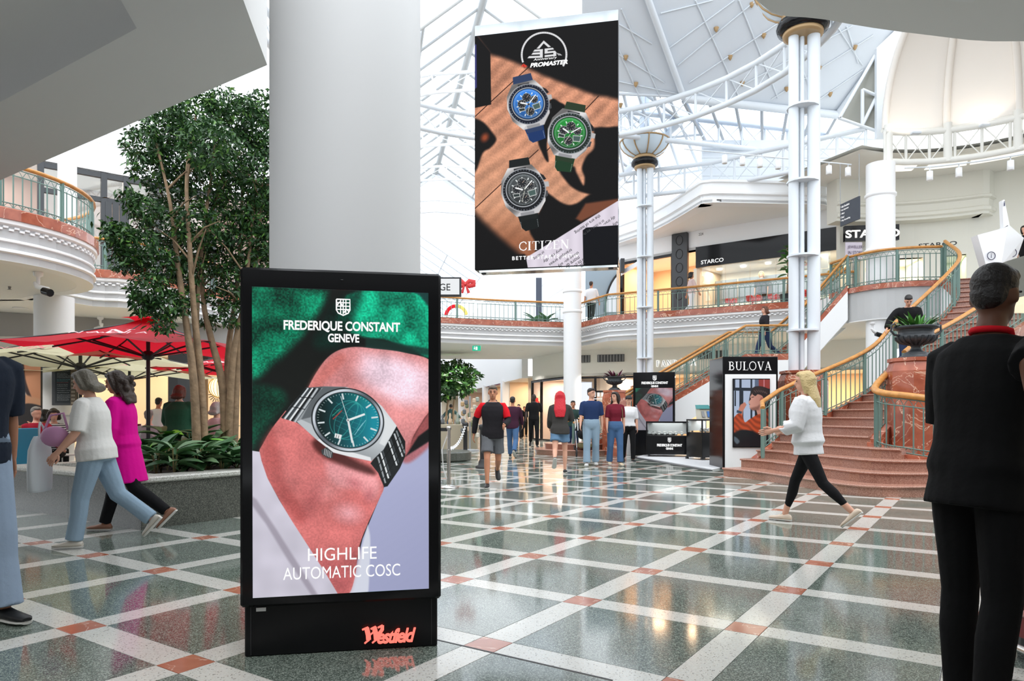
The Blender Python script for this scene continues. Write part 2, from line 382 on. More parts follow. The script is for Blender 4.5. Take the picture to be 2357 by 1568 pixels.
def truss(name, label, up, lo, r=.075, m=STEEL, every=1, group=None, closed=False, brace=.018, postr=.04, cat='roof truss'):
    t = thing(name, label, cat, lo[0], 0, group)
    for nm, pts in (('upper_chord', up), ('lower_chord', lo)):
        mb = MB(); mb.tube(pts, r, 10, closed=closed); part(nm, mb, m, t)
    n = len(up)
    for i in range(0, n, every):
        mb = MB(); mb.tube([lo[i], up[i]], postr, 6); part('strut', mb, m, t)
        j = (i + every) % n if closed else i + every
        if j < n and (closed or i + every < n):
            for a, b in ((lo[i], up[j]), (up[i], lo[j])):
                mb = MB(); mb.tube([a, b], brace, 5); part('brace', mb, m, t)
    return t
# ================================================================ FLOOR
PER = 1.0124; ANG = R(55.955); FO = Vector((1.2808, 3.8496, 0)); FA = Vector((math.cos(ANG), math.sin(ANG), 0)); FB = Vector((-math.sin(ANG), math.cos(ANG), 0))
HW = .0925
fb = MB(); fb.box((0, 37, -.106), (90, 86, .2)); floor = struct('floor', fb, mat('grout', (.10, .10, .095), .6))
def tile_mesh(name, lx, ly, m):
    mb = MB(); g = .0015; a = FA * (lx / 2 - g); b = FB * (ly / 2 - g); c = [(-a - b), (a - b), (a + b), (-a + b)]
    e = [p * (1 - .0015 / max(p.length, .01)) for p in c]
    vs = [p + Vector((0, 0, -.006)) for p in c] + [p + Vector((0, 0, -.0006)) for p in c] + e
    mb.add(vs, [(8, 9, 10, 11)] + [(i, (i + 1) % 4, 4 + (i + 1) % 4, 4 + i) for i in range(4)] + [(4 + i, 4 + (i + 1) % 4, 8 + (i + 1) % 4, 8 + i) for i in range(4)])
    return mb.mesh(name, m)
DL = PER - 2 * HW
kinds = {'dark_tile': (tile_mesh('dark_tile', DL, DL, GRAN), .5, .5, DL, DL, GRAN), 'white_strip': (tile_mesh('white_strip', DL, 2 * HW, TERR), .5, 0, DL, 2 * HW, TERR),
         'cross_strip': (tile_mesh('cross_strip', 2 * HW, DL, TERR), 0, .5, 2 * HW, DL, TERR), 'red_inlay': (tile_mesh('red_inlay', 2 * HW, 2 * HW, REDT), 0, 0, 2 * HW, 2 * HW, REDT)}
cells = []
for i in range(-40, 60):
    for j in range(-40, 60):
        c = FO + FA * (PER * i) + FB * (PER * j)
        if c.y > 1.6 and c.y < 36 and abs(c.x) < c.y * .75 + 1.2: cells.append((c.length, i, j))
cells.sort()
for nm, (me, oi, oj, lx, ly, m) in kinds.items():
    rest = MB()
    for k, (d, i, j) in enumerate(cells):
        c = FO + FA * (PER * (i + oi)) + FB * (PER * (j + oj))
        if k < 290:
            o = obj(nm, me, floor, False); o.location = c
        else:
            a = FA * (lx / 2 - .003); b = FB * (ly / 2 - .003); rest.add([c - a - b, c + a - b, c + a + b, c - a + b], [(0, 1, 2, 3)])
    part(nm + '_field', rest, m, floor, kind='stuff')
jb = MB(); q0, q1 = G(1000, 1473), G(1410, 1568); jb.slab([q0, q1, q1 + Vector((.004, .012, 0)), q0 + Vector((.004, .012, 0))], (0, 0, .0012)); struct('trim_1', jb, DARKG)

# ================================================================ BALCONIES, SOFFITS
ZS, ZF, ZK = 3.8, 4.5, 4.7
FPROF = [(-.3, ZS), (0, ZS), (0, 3.93), (.05, 3.95), (.05, 3.99), (0, 4.01), (0, 4.12), (.035, 4.13), (.035, 4.16), (0, 4.18), (0, 4.40), (.07, 4.43), (.07, 4.5), (-.3, 4.5)]
KPROF = [(-.22, ZF), (.1, ZF), (.1, ZK - .02), (.08, ZK), (-.22, ZK)]
def balcony(nm_f, path, depth_pts, dent=True):
    """fascia with mouldings, marble kerb, dentils, and the deck slab with its soffit."""
    mb = MB(); mb.sweep(path, FPROF); f = struct(nm_f, mb, WHITE)
    mb = MB(); mb.sweep(path, KPROF); part('kerb', mb, REDM, f)
    if dent:
        mb = MB(); p3 = [Vector((p[0], p[1], 0)) for p in path]; L = plen(p3); n = int(L / .17)
        for i in range(n):
            a, b = poly_at(p3, i * .17), poly_at(p3, i * .17 + .02); t = (b - a).normalized()
            for z, s in ((4.375, 0), (4.335, .085)):
                q = poly_at(p3, i * .17 + s) + Vector((t.y, -t.x, 0)) * .015; mb.box((q.x, q.y, z), (.075, .04, .035), math.atan2(t.y, t.x))
        part('dentil', mb, WHITE, f, kind='stuff')
    mb = MB(); mb.prism([(p[0], p[1]) for p in path] + [(p[0], p[1]) for p in depth_pts], ZS + .004, ZF + .08); struct('ceiling', mb, SOFF)
    return f
S_ = lambda px, py: S(px, py, ZS)
efar = [S_(497, 743), S_(600, 760), S_(800, 778), S_(1012, 788), S_(1150, 793), S_(1297, 796.5), S_(1338, 797), S_(1400, 785), S_(1504, 779), S_(1650, 771), S_(1813, 761.5), Vector((10.3, 21.1, ZS)), Vector((11.6, 20.4, ZS))]
efar = [Vector((p.x, p.y, 0)) for p in efar]; efar = spline(efar[:3], 2)[:-1] + spline(efar[2:7], 3)[:-1] + efar[6:]
balcony('wall_far', efar, [(15.5, 24), (15.5, 33.6), (-14, 33.6), (-14, 24)])
eleft = [S_(60, 690), S_(107, 685.5), S_(212, 704.6), S_(314, 711.5), S_(497, 743)]; eleft = [Vector((p.x, p.y, 0)) for p in eleft]
balcony('wall_left', spline(eleft, 3), [(-11.5, 24), (-18, 24), (-18, 16.5)])
BC = Vector((-10.65, 13.3)); BR = 2.36
ebulge = [(-11.5, 9.9)] + [(BC.x + BR * math.cos(a), BC.y + BR * math.sin(a)) for a in [R(-62 + 137 * k / 16) for k in range(17)]] + [(-11.2, 16.3)]
balcony('wall_left', ebulge, [(-18, 16.6), (-18, 9.9)])
# slab over the near left corner, with its recessed coffer
c0, c1, c2 = S_(615, 150), S_(0, 415), S_(560, 0)
e1 = c0 + (c1 - c0) * 1.62; e2 = c2 + (c2 - c0) * 4.5
mb = MB(); inn = [S_(315, 65), S_(0, 235), S_(278, 0)]; i1 = inn[0] + (inn[1] - inn[0]) * 2.5; i2 = inn[0] + (inn[2] - inn[0]) * 6
zt = 4.62
ring_o = [e2, c0, e1]; ring_i = [i2, inn[0], i1]
for a in range(2):
    q = [ring_o[a], ring_o[a + 1], ring_i[a + 1], ring_i[a]]; mb.slab([(p.x, p.y, ZS) for p in q], (0, 0, .8))
cb = [Vector((p.x, p.y, ZS + .26)) for p in (i2, inn[0], i1)]
mb.slab([cb[0] + Vector((.3, 0, 0)), cb[1] + Vector((.2, .2, 0)), cb[2] + Vector((0, .3, 0)), Vector((-14, 3.5, ZS + .26)), Vector((-6, -3, ZS + .26))], (0, 0, .3))
cove = [[(p.x, p.y, ZS) for p in (i2, inn[0], i1)]]
for k in range(1, 6):
    t = k / 5; ins = .42 * (1 - math.cos(t * PI / 2)); zz = ZS + .26 * math.sin(t * PI / 2)
    cove.append([(i2.x - ins, i2.y, zz), (inn[0].x - ins * .9, inn[0].y - ins * .75, zz), (i1.x, i1.y - ins, zz)])
vs = [p for r in cove for p in r]; mb.add(vs, [(k * 3 + j, k * 3 + j + 1, k * 3 + j + 4, k * 3 + j + 3) for k in range(5) for j in range(2)], True)
struct('ceiling', mb, SOFF)
# round slab edge over the near right
er = [(-.2, -1.5), (.15, 1.2), (.75, 3.1), S_(1740, 0), S_(1900, 45), S_(2130, 80), S_(2357, 95), (4.9, 4.75), (6.6, 4.1), (8.5, 2.6)]
er = spline([(p[0], p[1], 0) for p in er], 4)
mb = MB(); mb.prism([(p[0], p[1]) for p in er] + [(9, -2)], ZS, 4.6); struct('ceiling', mb, SOFF)
lb = P(2231, 14, 4.12); mb = MB(); mb.box((lb.x, lb.y, ZS - .07), (.26, .26, .14), R(8), .01); single('ceiling_light', mb, WHITE, 'white box light fitting under the grey overhanging slab', 'light')
# downlights in the soffit under the far bridge and under the near left gallery
dn = thing('downlight', 'round bright downlight in the soffit under the far bridge', 'light', S(1067, 806, ZS), 0, 'downlights under the far bridge')
mb = MB(); mb.lathe([(.16, -.012), (.17, .0), (.12, .0), (.12, -.012)], 16, (0, 0, 0)); part('trim_ring', mb, WHITE, dn, False)
mb = MB(); mb.lathe([(.0, -.006), (.12, -.006), (.12, .0), (0, 0)], 16, cap=False); part('lens', mb, emi('lamp_white', (1, .95, .88), 6.), dn, False)
for px, py in ((1052, 817), (1198, 808), (1175, 819)): dup(dn, S(px, py, ZS))
dup(dn, S(47, 709, ZS), label='round bright downlight in the soffit behind the white café column', group='')
for o in list(COL.objects):
    if o.get('group') == '': del o['group']
for px, py in ((1067, 806), (1052, 817), (1198, 808), (1175, 819), (47, 709)): q = S(px, py, ZS); lamp('SPOT', 'downlight_or_fill_lamp', q - Vector((0, 0, .03)), 480, (1, .96, .91), .1).data.spot_size = R(120)
for x, y in ((4.5, 25.6), (7.2, 24.4), (9.4, 23.2), (2.6, 27.3), (12.2, 22.2), (-6.2, 27.0), (-9.5, 20.6), (-12.4, 19.0), (-13.0, 15.2), (-12.2, 12.4)):  # added downlights, placed to brighten the space under the galleries
    dup(dn, Vector((x, y, ZS)), label='added round bright downlight in the gallery soffit above the shops', group='added downlights above the shops'); lamp('SPOT', 'downlight_or_fill_lamp', (x, y, ZS - .03), 520, (1, .96, .91), .1).data.spot_size = R(125)
# the hall behind the viewpoint: back wall, side walls and gallery soffit
BACK = mat('back_shops', (.30, .29, .28), .6)
for a, b, z1 in (((14, -8), (-18, -8), 4.6), ((-18, -8), (-18, 4), 4.6), ((13.5, 13), (13.5, -8), 4.6)): mb = MB(); mb.wall([b, a], 0, z1, .3); struct('wall_back', mb, BACK)
mb = MB(); mb.box((-2, -4.9, 4.2), (33, 6.6, .8)); struct('ceiling', mb, SOFF)
mb = MB(); mb.prism([(-18.2, -1.6), (-6, -1.6), (-6, 3.2), (-13, 9.9), (-18.2, 9.9)], ZS + .45, ZS + .8); struct('ceiling', mb, SOFF)
for x, y in ((-5, -4), (0, -4.5), (5, -4), (-10, -4), (8, 1.2), (-9, 3)): lamp('SPOT', 'downlight_or_fill_lamp', (x, y, ZS - .05), 150, (1, .93, .84), .1).data.spot_size = R(125)  # unseen lamps added to give the rear hall light and reflections

# ================================================================ WALLS BEHIND THE BALCONIES
def vwall(name, a, b, z0, z1, m, th=.2, parent=None):
    mb = MB(); mb.wall([a, b], z0, z1, th); return struct(name, mb, m, parent)
WARM = mat('shop_warm', (.80, .60, .42), .7); PINKW = mat('shop_blush', (.82, .66, .56), .7); INTW = mat('shop_cream', (.85, .80, .68), .7)
def shop(name_wall, a, b, z0, z1, depth, wallm, warm, energy, col=(1, .82, .6), lights=2):
    """a lit recess behind a shopfront line a->b (plan, seen from its right-hand side): back wall, side walls, ceiling, lamps."""
    a, b = Vector((a[0], a[1])), Vector((b[0], b[1])); t = (b - a).normalized(); n = Vector((-t.y, t.x)); L = (b - a).length
    mb = MB(); mb.wall([a, a + n * depth, b + n * depth, b], z0, z1, .12); w_ = struct(name_wall, mb, warm)
    mb = MB(); mb.prism([a, b, b + n * depth, a + n * depth], z1, z1 + .1); struct('ceiling', mb, mat('shop_ceiling', (.85, .83, .78), .7))
    for i in range(lights):
        q = a + t * (L * (i + .5) / lights) + n * depth * .45
        lamp('AREA', 'shop_lamp', (q.x, q.y, z1 - .05), energy, col, .9)
    return t, n
# ground floor, far side: bulkhead over the shops, then lit shops
g0, g1, g2, g3 = (.95, 32.8), (2.3, 29.2), (5.6, 28.0), (12.5, 24.4)
for a, b in ((g0, g1), (g1, g2), (g2, g3)): vwall('wall_far', a, b, 2.75, ZS + .01, WARMW, .25)
shop('wall_far', g0, g1, 0, 2.75, 3, WARMW, PINKW, 60, (1, .86, .74), 2)
shop('wall_far', g1, g2, 0, 2.75, 3, WARMW, PINKW, 60, (1, .86, .74), 2)
shop('wall_far', g2, g3, 0, 2.75, 3, WARMW, WARM, 90, (1, .72, .42), 4)
def along(a, b, t, z): return Vector((lerp(a[0], b[0], t), lerp(a[1], b[1], t), z))
def frame(nm, label, a, b, ts, z0, z1, m, cat='shopfront', r=.05, zmid=None, glass=True, off=.03):
    """dark shopfront frame: posts at fractions ts along a->b, head and sill, panes between."""
    base = along(a, b, ts[0], 0); t_ = thing(nm, label, cat, (base.x, base.y, z0))
    d = (Vector(b) - Vector(a)).normalized(); nn = Vector((d.y, -d.x, 0)) * off; ang = math.atan2(d.y, d.x)
    for t in ts:
        q = along(a, b, t, (z0 + z1) / 2) + nn; mb = MB(); mb.box(q, (r * 2, r * 2, z1 - z0), ang); part('post', mb, m, t_)
    for z in [z1 - r, z0 + r * .6] + ([zmid] if zmid else []):
        p, q = along(a, b, ts[0], z) + nn, along(a, b, ts[-1], z) + nn; mb = MB(); mb.box((p + q) / 2, ((q - p).length, r * 1.6, r * 1.7), ang); part('transom', mb, m, t_)
    if glass:
        for t0, t1 in zip(ts, ts[1:]):
            p, q = along(a, b, t0, 0) + nn, along(a, b, t1, 0) + nn; mb = MB(); mb.slab([(p.x, p.y, z0), (q.x, q.y, z0), (q.x, q.y, z1), (p.x, p.y, z1)], (0, .01, 0)); part('pane', mb, SHOPGL, t_)
    return t_
frame('shopfront', 'black framed shopfront with a narrow pane beside the far column', g0, g1, [.02, .3, .98], 0, 2.72, BLACK, r=.05, zmid=None, glass=False)
frame('shopfront', 'black gridded shop window to the right of the far white column', g1, g2, [.06, .34, .58, .98], .0, 2.72, BLACK, r=.045, zmid=2.1)
# vents in the bulkhead
for a, b, t, lab in ((g1, g2, .52, 'dark air vent above the black gridded shop window'), (g2, g3, .30, 'dark air vent high beside the backlit shop name'), (g1, g2, .12, 'small dark vent above the pale shop beside the far column')):
    q = along(a, b, t, 3.45); d = (Vector(b) - Vector(a)).normalized(); ang = math.atan2(d.y, d.x); nn = Vector((d.y, -d.x, 0)); q = q + nn * .02
    v = thing('air_vent', lab, 'vent', q, ang); mb = MB(); mb.box((0, 0, 0), (1.1, .03, .3)); part('backing', mb, DARKG, v, False)
    for k in range(9): mb = MB(); mb.box((-.5 + k * .125, -.02, 0), (.03, .02, .28)); part('slat', mb, GREYM, v, False)
# nave beyond the bridge
NAX = Vector((-.203, 1, 0)).normalized()
def nv(x, y): return Vector((x - .203 * (y - 30), y, 0))       # x at Y=30, running along the nave
vwall('wall_right', nv(1.5, 33.6), nv(1.5, 78), 2.9, 8.3, WHITE, .3); vwall('wall_left', nv(-7.5, 78), nv(-7.5, 33.6), 2.9, 8.3, WHITE, .3)
for y0, y1, colr, e in ((33.6, 38, WARM, 60), (38.6, 44, WARM, 60), (45, 56, PINKW, 60), (57, 74, INTW, 70)):
    shop('wall_right', nv(1.5, y1), nv(1.5, y0), 0, 2.9, 2.5, WHITE, colr, e, (1, .8, .58), 2)
for y in (38.3, 44.5, 56.5): mb = MB(); q = nv(1.35, y); mb.box((q.x, q.y, 1.5), (.5, .6, 3), R(11.5)); struct('wall_right', mb, WHITE)
shop('wall_left', nv(-7.5, 34), nv(-7.5, 74), 0, 2.9, 2.5, WHITE, WARM, 60, (1, .8, .58), 3)
mb = MB(); q = nv(-3, 78); mb.box((q.x, q.y, 4.2), (10, .3, 8.4), R(11.5)); struct('wall_back', mb, WHITE)
# purple shop sign and blue shop sign in the nave
def nsign(nm, lab, y0, y1, z0, z1, m, off=.25):
    a, b = nv(1.5 - off, y1), nv(1.5 - off, y0); t_ = thing(nm, lab, 'sign', (a.x, a.y, z0)); mb = MB(); mb.slab([(a.x, a.y, z0), (b.x, b.y, z0), (b.x, b.y, z1), (a.x, a.y, z1)], (.12, .02, 0)); part('board', mb, m, t_)
    return t_, a, b
sg, a, b = nsign('shop_sign', 'purple shop sign with two white blocks along the corridor wall', 38.2, 43.6, 2.85, 3.6, mat('plum', (150, 84, 128), .5))
u = (b - a).normalized(); m_ = a.lerp(b, .42) + Vector((0, 0, 3.22)) - Vector((u.y, -u.x, 0)) * -.03
for k in (-.45, .45): mb = MB(); q = m_ + u * k; mb.slab([q - u * .3 - Vector((0, 0, .27)), q + u * .3 - Vector((0, 0, .27)), q + u * .3 + Vector((0, 0, .27)), q - u * .3 + Vector((0, 0, .27))], (-.02, -.01, 0)); part('block', mb, emi('sign_white', (1, 1, 1), 1.2), sg)
sg, a, b = nsign('shop_sign', 'pale blue shop sign further along the corridor wall', 46, 54, 2.95, 3.5, mat('sky_blue', (130, 150, 215), .5))
# ================================================================ UPPER LEVEL
u0, u1, u2, u3 = Vector((4.2, 27.6, 0)), Vector((6.64, 25.3, 0)), Vector((9.2, 23.4, 0)), Vector((10.66, 22.35, 0))
vwall('wall_right', u0, u1, 7.1, 7.8, WHITE, .3); vwall('wall_right', u1, u3, 7.16, 7.8, WHITE, .3)
ZB = 7.75
bk = [P(1400, 600, 27.6), P(1505, 542, 25.2), P(1602, 484, 22.3), P(1614, 479.5, 22.0), P(1628, 477.5, 21.9), P(1660, 478.5, 21.85), P(1813, 482, 22.0), Vector((9.7, 22.05, 0)), Vector((10.1, 22.4, 0))]
bks = spline([(p.x, p.y, 0) for p in bk], 3)
mb = MB(); mb.sweep(bks, [(-.4, ZB), (0, ZB), (0, 7.85), (-.05, 7.88), (-.05, 7.98), (.05, 8.02), (.05, 8.08), (0, 8.1), (0, 8.35), (.06, 8.38), (.06, 8.45), (-.4, 8.45)]); struct('wall_right', mb, WHITE)
for z0, z1, m_ in ((ZB + .02, ZB + .15, SOFF), (8.4, 8.46, WHITE)):
    mb = MB(); mb.prism([(p[0], p[1]) for p in bks] + [(10.9, 22.9), (7.3, 25.6), (4.0, 28.4)], z0, z1); struct('ceiling', mb, m_)
wb = None
for k in range(6):
    a, b = Vector((6.3, 23.3, 0)), Vector((12.6, 23.3, 0)); z = 8.46 + k * .3
    mb = MB(); mb.slab([(a.x, a.y, z), (b.x, b.y, z), (b.x, b.y, z + .292), (a.x, a.y, z + .292)], (0, .1, 0))
    if wb is None: wb = struct('wall_back', mb, STEEL)
    else: part('plank', mb, STEEL, wb)
# ---- jeweller's shop on the upper level
shop('wall_right', u1, u3, 4.6, 6.42, 1.6, WHITE, INTW, 20, (1, .93, .8), 4)
shop('wall_right', u0, u1, 4.6, 7.1, 2.5, WHITE, WARM, 60, (1, .66, .4), 2)
ud = (u2 - u1).normalized(); un = Vector((ud.y, -ud.x, 0)); uang = math.atan2(ud.y, ud.x); UZ = Vector((0, 0, 1))
sg = thing('shop_sign', 'long black gloss fascia sign with white lettering over the upper level jeweller', 'sign', (u1.x, u1.y, 6.42))
mb = MB(); p0, p1 = u1 + un * .02, u3 + un * .02; mb.slab([(p0.x, p0.y, 6.42), (p1.x, p1.y, 6.42), (p1.x, p1.y, 7.16), (p0.x, p0.y, 7.16)], un * .08); part('board', mb, BLACK, sg)
LETW = emi('letter_white', (1, 1, 1), 1.0); LETK = mat('letter_black', (.02, .02, .02), .5)
text('STARCO', u1 + ud * .62 + un * .13 + UZ * 6.58, ud, UZ, .82, .14, LETW, sg, bold=.02)
nm = single('shop_number', MB().add([(0, 0, 0)] * 3, []), LETK, 'small black shop number on the white wall above the jeweller', 'number') if False else None
o = text('224', u1 + ud * .17 + un * .03 + UZ * 7.62, ud, UZ, .17, .09, LETK, None); o.name = 'shop_number'; o['label'] = 'small black shop number on the white wall above the upper jeweller'; o['category'] = 'number'
pil = thing('pillar_cladding', 'dark charcoal carved pillar between two upper level shops', 'pillar', (u1.x, u1.y, 4.6), uang)
mb = MB(); mb.box((-.62, -.02, 1.6), (.6, .16, 3.1), 0, .01); part('panel', mb, DARKG, pil, False)
for k in range(5): mb = MB(); mb.tube([(-.62 + .13 * math.cos(t * PI / 8), -.11, .9 + k * .5 + .17 * math.sin(t * PI / 8)) for t in range(16)], .012, 4, closed=True); part('carving', mb, BLACKM, pil, False)
frame('shopfront', 'dark framed doorway of the upper shop behind the slim twin column', u0, u1, [.05, .3, .72], 4.6, 7.1, BLACK, r=.06, glass=False)
# glass display windows, glowing back panels, counter and red bows
cab = thing('display_window', 'brightly lit jeweller display window behind the upper railing', 'shop window', (u1.x, u1.y, 4.6))
LE = (u3 - u1).length
def ush(d, z, off=0.): return u1 + ud * d + un * off + UZ * z
for k in range(5):
    d0, d1 = .25 + k * .86, .25 + k * .86 + .8
    mb = MB(); mb.slab([ush(d0, 5.1, -1.2), ush(d1, 5.1, -1.2), ush(d1, 6.1, -1.2), ush(d0, 6.1, -1.2)], un * .04); part('mirror_panel', mb, mat('mirror_grey', (.25, .28, .30), .2, metal=.4), cab)
    mb = MB(); mb.slab([ush(d0 - .04, 4.65, .02), ush(d1, 4.65, .02), ush(d1, 6.4, .02), ush(d0 - .04, 6.4, .02)], un * .015); part('pane', mb, GLASS, cab)
    mb = MB(); mb.lathe([(.09, 0), (.11, .02), (0, .02)], 12, ush(d0 + .4, 6.36, -.5)); part('spotlight', mb, emi('lamp_spot', (1, .95, .88), 3.), cab)
mb = MB(); mb.slab([ush(.1, 4.62, -.1), ush(LE - .1, 4.62, -.1), ush(LE - .1, 4.9, -.1), ush(.1, 4.9, -.1)], un * -.7); part('plinth', mb, BLACK, cab)
mb = MB(); mb.slab([ush(.1, 4.9, -.1), ush(LE - .1, 4.9, -.1), ush(LE - .1, 5.08, -.35), ush(.1, 5.08, -.35)], un * -.35); part('display_bed', mb, INTW, cab)
def bow(nm, lab, c, s, group=None, cat='bow', m=RED):
    t_ = thing(nm, lab, cat, c, 0, group)
    for sx in (-1, 1):
        mb = MB(); mb.tube([(0, 0, 0), (sx * .35 * s, 0, .3 * s), (sx * .75 * s, 0, .22 * s), (sx * .75 * s, 0, -.05 * s), (sx * .35 * s, 0, -.12 * s), (0, 0, 0)], [(.03 * s, .16 * s), (.05 * s, .2 * s), (.06 * s, .2 * s), (.06 * s, .2 * s), (.05 * s, .2 * s), (.03 * s, .16 * s)], 8, up=(0, 1, 0)); part('loop', mb, m, t_, False)
        mb = MB(); mb.tube([(sx * .05 * s, -.02, 0), (sx * .18 * s, -.03, -.4 * s), (sx * .3 * s, -.03, -.75 * s)], [(.02 * s, .08 * s), (.02 * s, .12 * s), (.02 * s, .15 * s)], 6, up=(0, 1, 0)); part('tail', mb, m, t_, False)
    mb = MB(); mb.ell((0, -.03, 0), (.12 * s, .1 * s, .13 * s)); part('knot', mb, m, t_, False)
    return t_
for k, (d, lab) in enumerate(((1.15, 'red bow in the jeweller window nearest the charcoal pillar'), (1.95, 'red bow in the jeweller window below the second spotlight'), (2.62, 'small red bow in the jeweller window mid display'), (3.4, 'large red bow in the jeweller window beside the tall twin column'))):
    bow('red_bow', lab, ush(d, 5.16, -.3), .24 + .08 * (k % 2) + (.1 if k == 3 else 0), 'red bows in the jeweller window')
# second jeweller sign and wall, on the curved apse wall
AC = Vector((10.8, 16.0, 0))
def arc(r, a0, a1, n, z=0.): return [(AC.x + r * math.cos(R(lerp(a0, a1, k / n))), AC.y + r * math.sin(R(lerp(a0, a1, k / n))), z) for k in range(n + 1)]
mb = MB(); mb.wall(arc(5.9, 96, 60, 10), 6.0, 7.3, .2); struct('wall_right', mb, CREAM)
mb = MB(); mb.wall(arc(5.9, 72, 67, 3), 4.6, 6.0, .2); struct('wall_right', mb, CREAM)
mb = MB(); mb.wall(arc(5.9, 61, 20, 8), 4.6, 8.4, .2); struct('wall_right', mb, CREAM)
mb = MB(); mb.wall(arc(5.9, 67, 61, 3), 4.6, 5.15, .2); struct('wall_right', mb, CREAM)
mb = MB(); mb.sweep(arc(5.45, 100, 57, 14) + [(AC.x + 5.55 * math.cos(R(55.5)), AC.y + 5.55 * math.sin(R(55.5)), 0), (AC.x + 5.9 * math.cos(R(54.5)), AC.y + 5.9 * math.sin(R(54.5)), 0)], [(-.5, 7.05), (0, 7.05), (.0, 7.12), (.07, 7.16), (.07, 7.25), (0, 7.3), (0, 7.5), (.08, 7.54), (.08, 7.6), (.02, 7.63), (.02, 8.32), (-.5, 8.32)]); struct('wall_right', mb, CREAM)
mb = MB(); vs = arc(3.25, 115, 15, 16, 8.32) + arc(6.2, 115, 15, 16, 8.32); mb.add(vs, [(k, k + 1, 18 + k, 17 + k) for k in range(16)]); mb.add([(a, b, c + .1) for a, b, c in vs], [(k, k + 1, 18 + k, 17 + k) for k in range(16)]); struct('ceiling', mb, WARMW)
cl = thing('ceiling_light', 'long curved lit ceiling panel under the ring truss of the domed bay', 'light', (11, 20.2, 8.3))
for a0, a1 in ((88, 79), (75, 62), (61, 42)):
    mb = MB(); n = 6; vs = arc(3.75, a0, a1, n, 8.3) + arc(4.7, a0, a1, n, 8.3); mb.add(vs, [(k, n + 1 + k, n + 2 + k, k + 1) for k in range(n)]); part('panel', mb, emi('panel_glow', (1, .96, .86), 1.15), cl)
shop('wall_right', arc(5.95, 88, 88, 1)[0], arc(5.95, 72, 72, 1)[0], 4.6, 6.0, 1.4, CREAM, INTW, 25, (1, .9, .7), 2)
shop('wall_right', arc(5.95, 67, 67, 1)[0], arc(5.95, 61, 61, 1)[0], 5.15, 6.0, 1.2, CREAM, mat('shop_sage', (.5, .55, .42), .7), 25, (1, .92, .75), 1)
sg = thing('shop_sign', 'black sign with glowing white letters half hidden by the tall round column', 'sign', P(1945, 553, 21.3))
q0, q1 = P(1945, 520, 21.35), P(2070, 520, 21.15); zt, zb = q0.z, q0.z - .47
mb = MB(); mb.slab([(q0.x, q0.y, zb), (q1.x, q1.y, zb), (q1.x, q1.y, zt), (q0.x, q0.y, zt)], (0, .12, 0)); part('board', mb, BLACK, sg)
sd = Vector((q1.x - q0.x, q1.y - q0.y, 0)).normalized()
text('STARCO', (q0 + q1) / 2 + Vector((0, -.03, (zb - zt) / 2)), sd, UZ, 1.55, .24, emi('letter_glow', (1, .98, .92), 1.6), sg, bold=.03)
text('STARCO', P(2150, 563, 21.0) + Vector((.1, -.1, 0)), Vector((1, -.28, 0)).normalized(), UZ, .98, .13, LETK, sg, name='lettering', bold=.01) if False else None
o = text('STARCO', P(2158, 563, 20.75), Vector((1, -.42, 0)).normalized(), UZ, .98, .12, LETK, None, bold=.015, depth=.02); o.name = 'wall_lettering'; o['label'] = 'black lettering on the pale curved wall behind the stair rail'; o['category'] = 'sign'
q = P(1965, 577, 21.2); t_ = thing('poster', 'pale notice poster in the jeweller window beside the tall round column', 'poster', q); mb = MB(); mb.box((q.x, q.y, q.z), (.5, .03, .5)); part('sheet', mb, mat('poster_pale', (214, 206, 220), .6), t_)
mb = MB(); mb.tube([q + Vector((0, .03, -.2)), Vector((q.x, q.y + .03, 4.6))], .015, 6); part('stand', mb, GREYM, t_)
VIO = mat('ink_violet', (78, 62, 96), .6)
text('JEWELLERY', q + Vector((.06, -.03, .09)), (1, 0, 0), UZ, .52, .11, VIO, t_, glyph=serif('JEWELLERY'.replace('J', 'I')) if False else None)
text('IN STORE', q + Vector((.04, -.03, -.07)), (1, 0, 0), UZ, .44, .1, VIO, t_)
q = P(1865, 607, 23.3); t_ = thing('poster', 'cream banner with orange lettering in the jeweller window behind the tall twin column', 'poster', q); mb = MB(); mb.slab([q + ud * -.55 + UZ * -.2, q + ud * .55 + UZ * -.2, q + ud * .55 + UZ * .2, q + ud * -.55 + UZ * .2], un * -.03); part('sheet', mb, INTW, t_)
mb = MB(); mb.tube([q + UZ * -.15, Vector((q.x, q.y, 4.6))], .015, 6); part('stand', mb, GREYM, t_)
text('CASH', q + un * .02 + UZ * .02, ud, UZ, .62, .15, mat('ink_orange', (205, 92, 40), .6), t_, bold=.03)
t_ = thing('ornament', 'golden coiled display piece in the lit jeweller window', 'ornament', P(1926, 625, 22.4)); 
for k in range(9): mb = MB(); mb.tube([P(1926, 628 - k * 2.2, 22.4) + Vector((.27 * (1 - k * .07) * math.cos(a * PI / 8), .1 * math.sin(a * PI / 8), .03 * math.sin(a + k))) for a in range(16)], .03, 5, closed=True); part('coil', mb, mat('gold', (208, 160, 72), .35, metal=.5), t_)
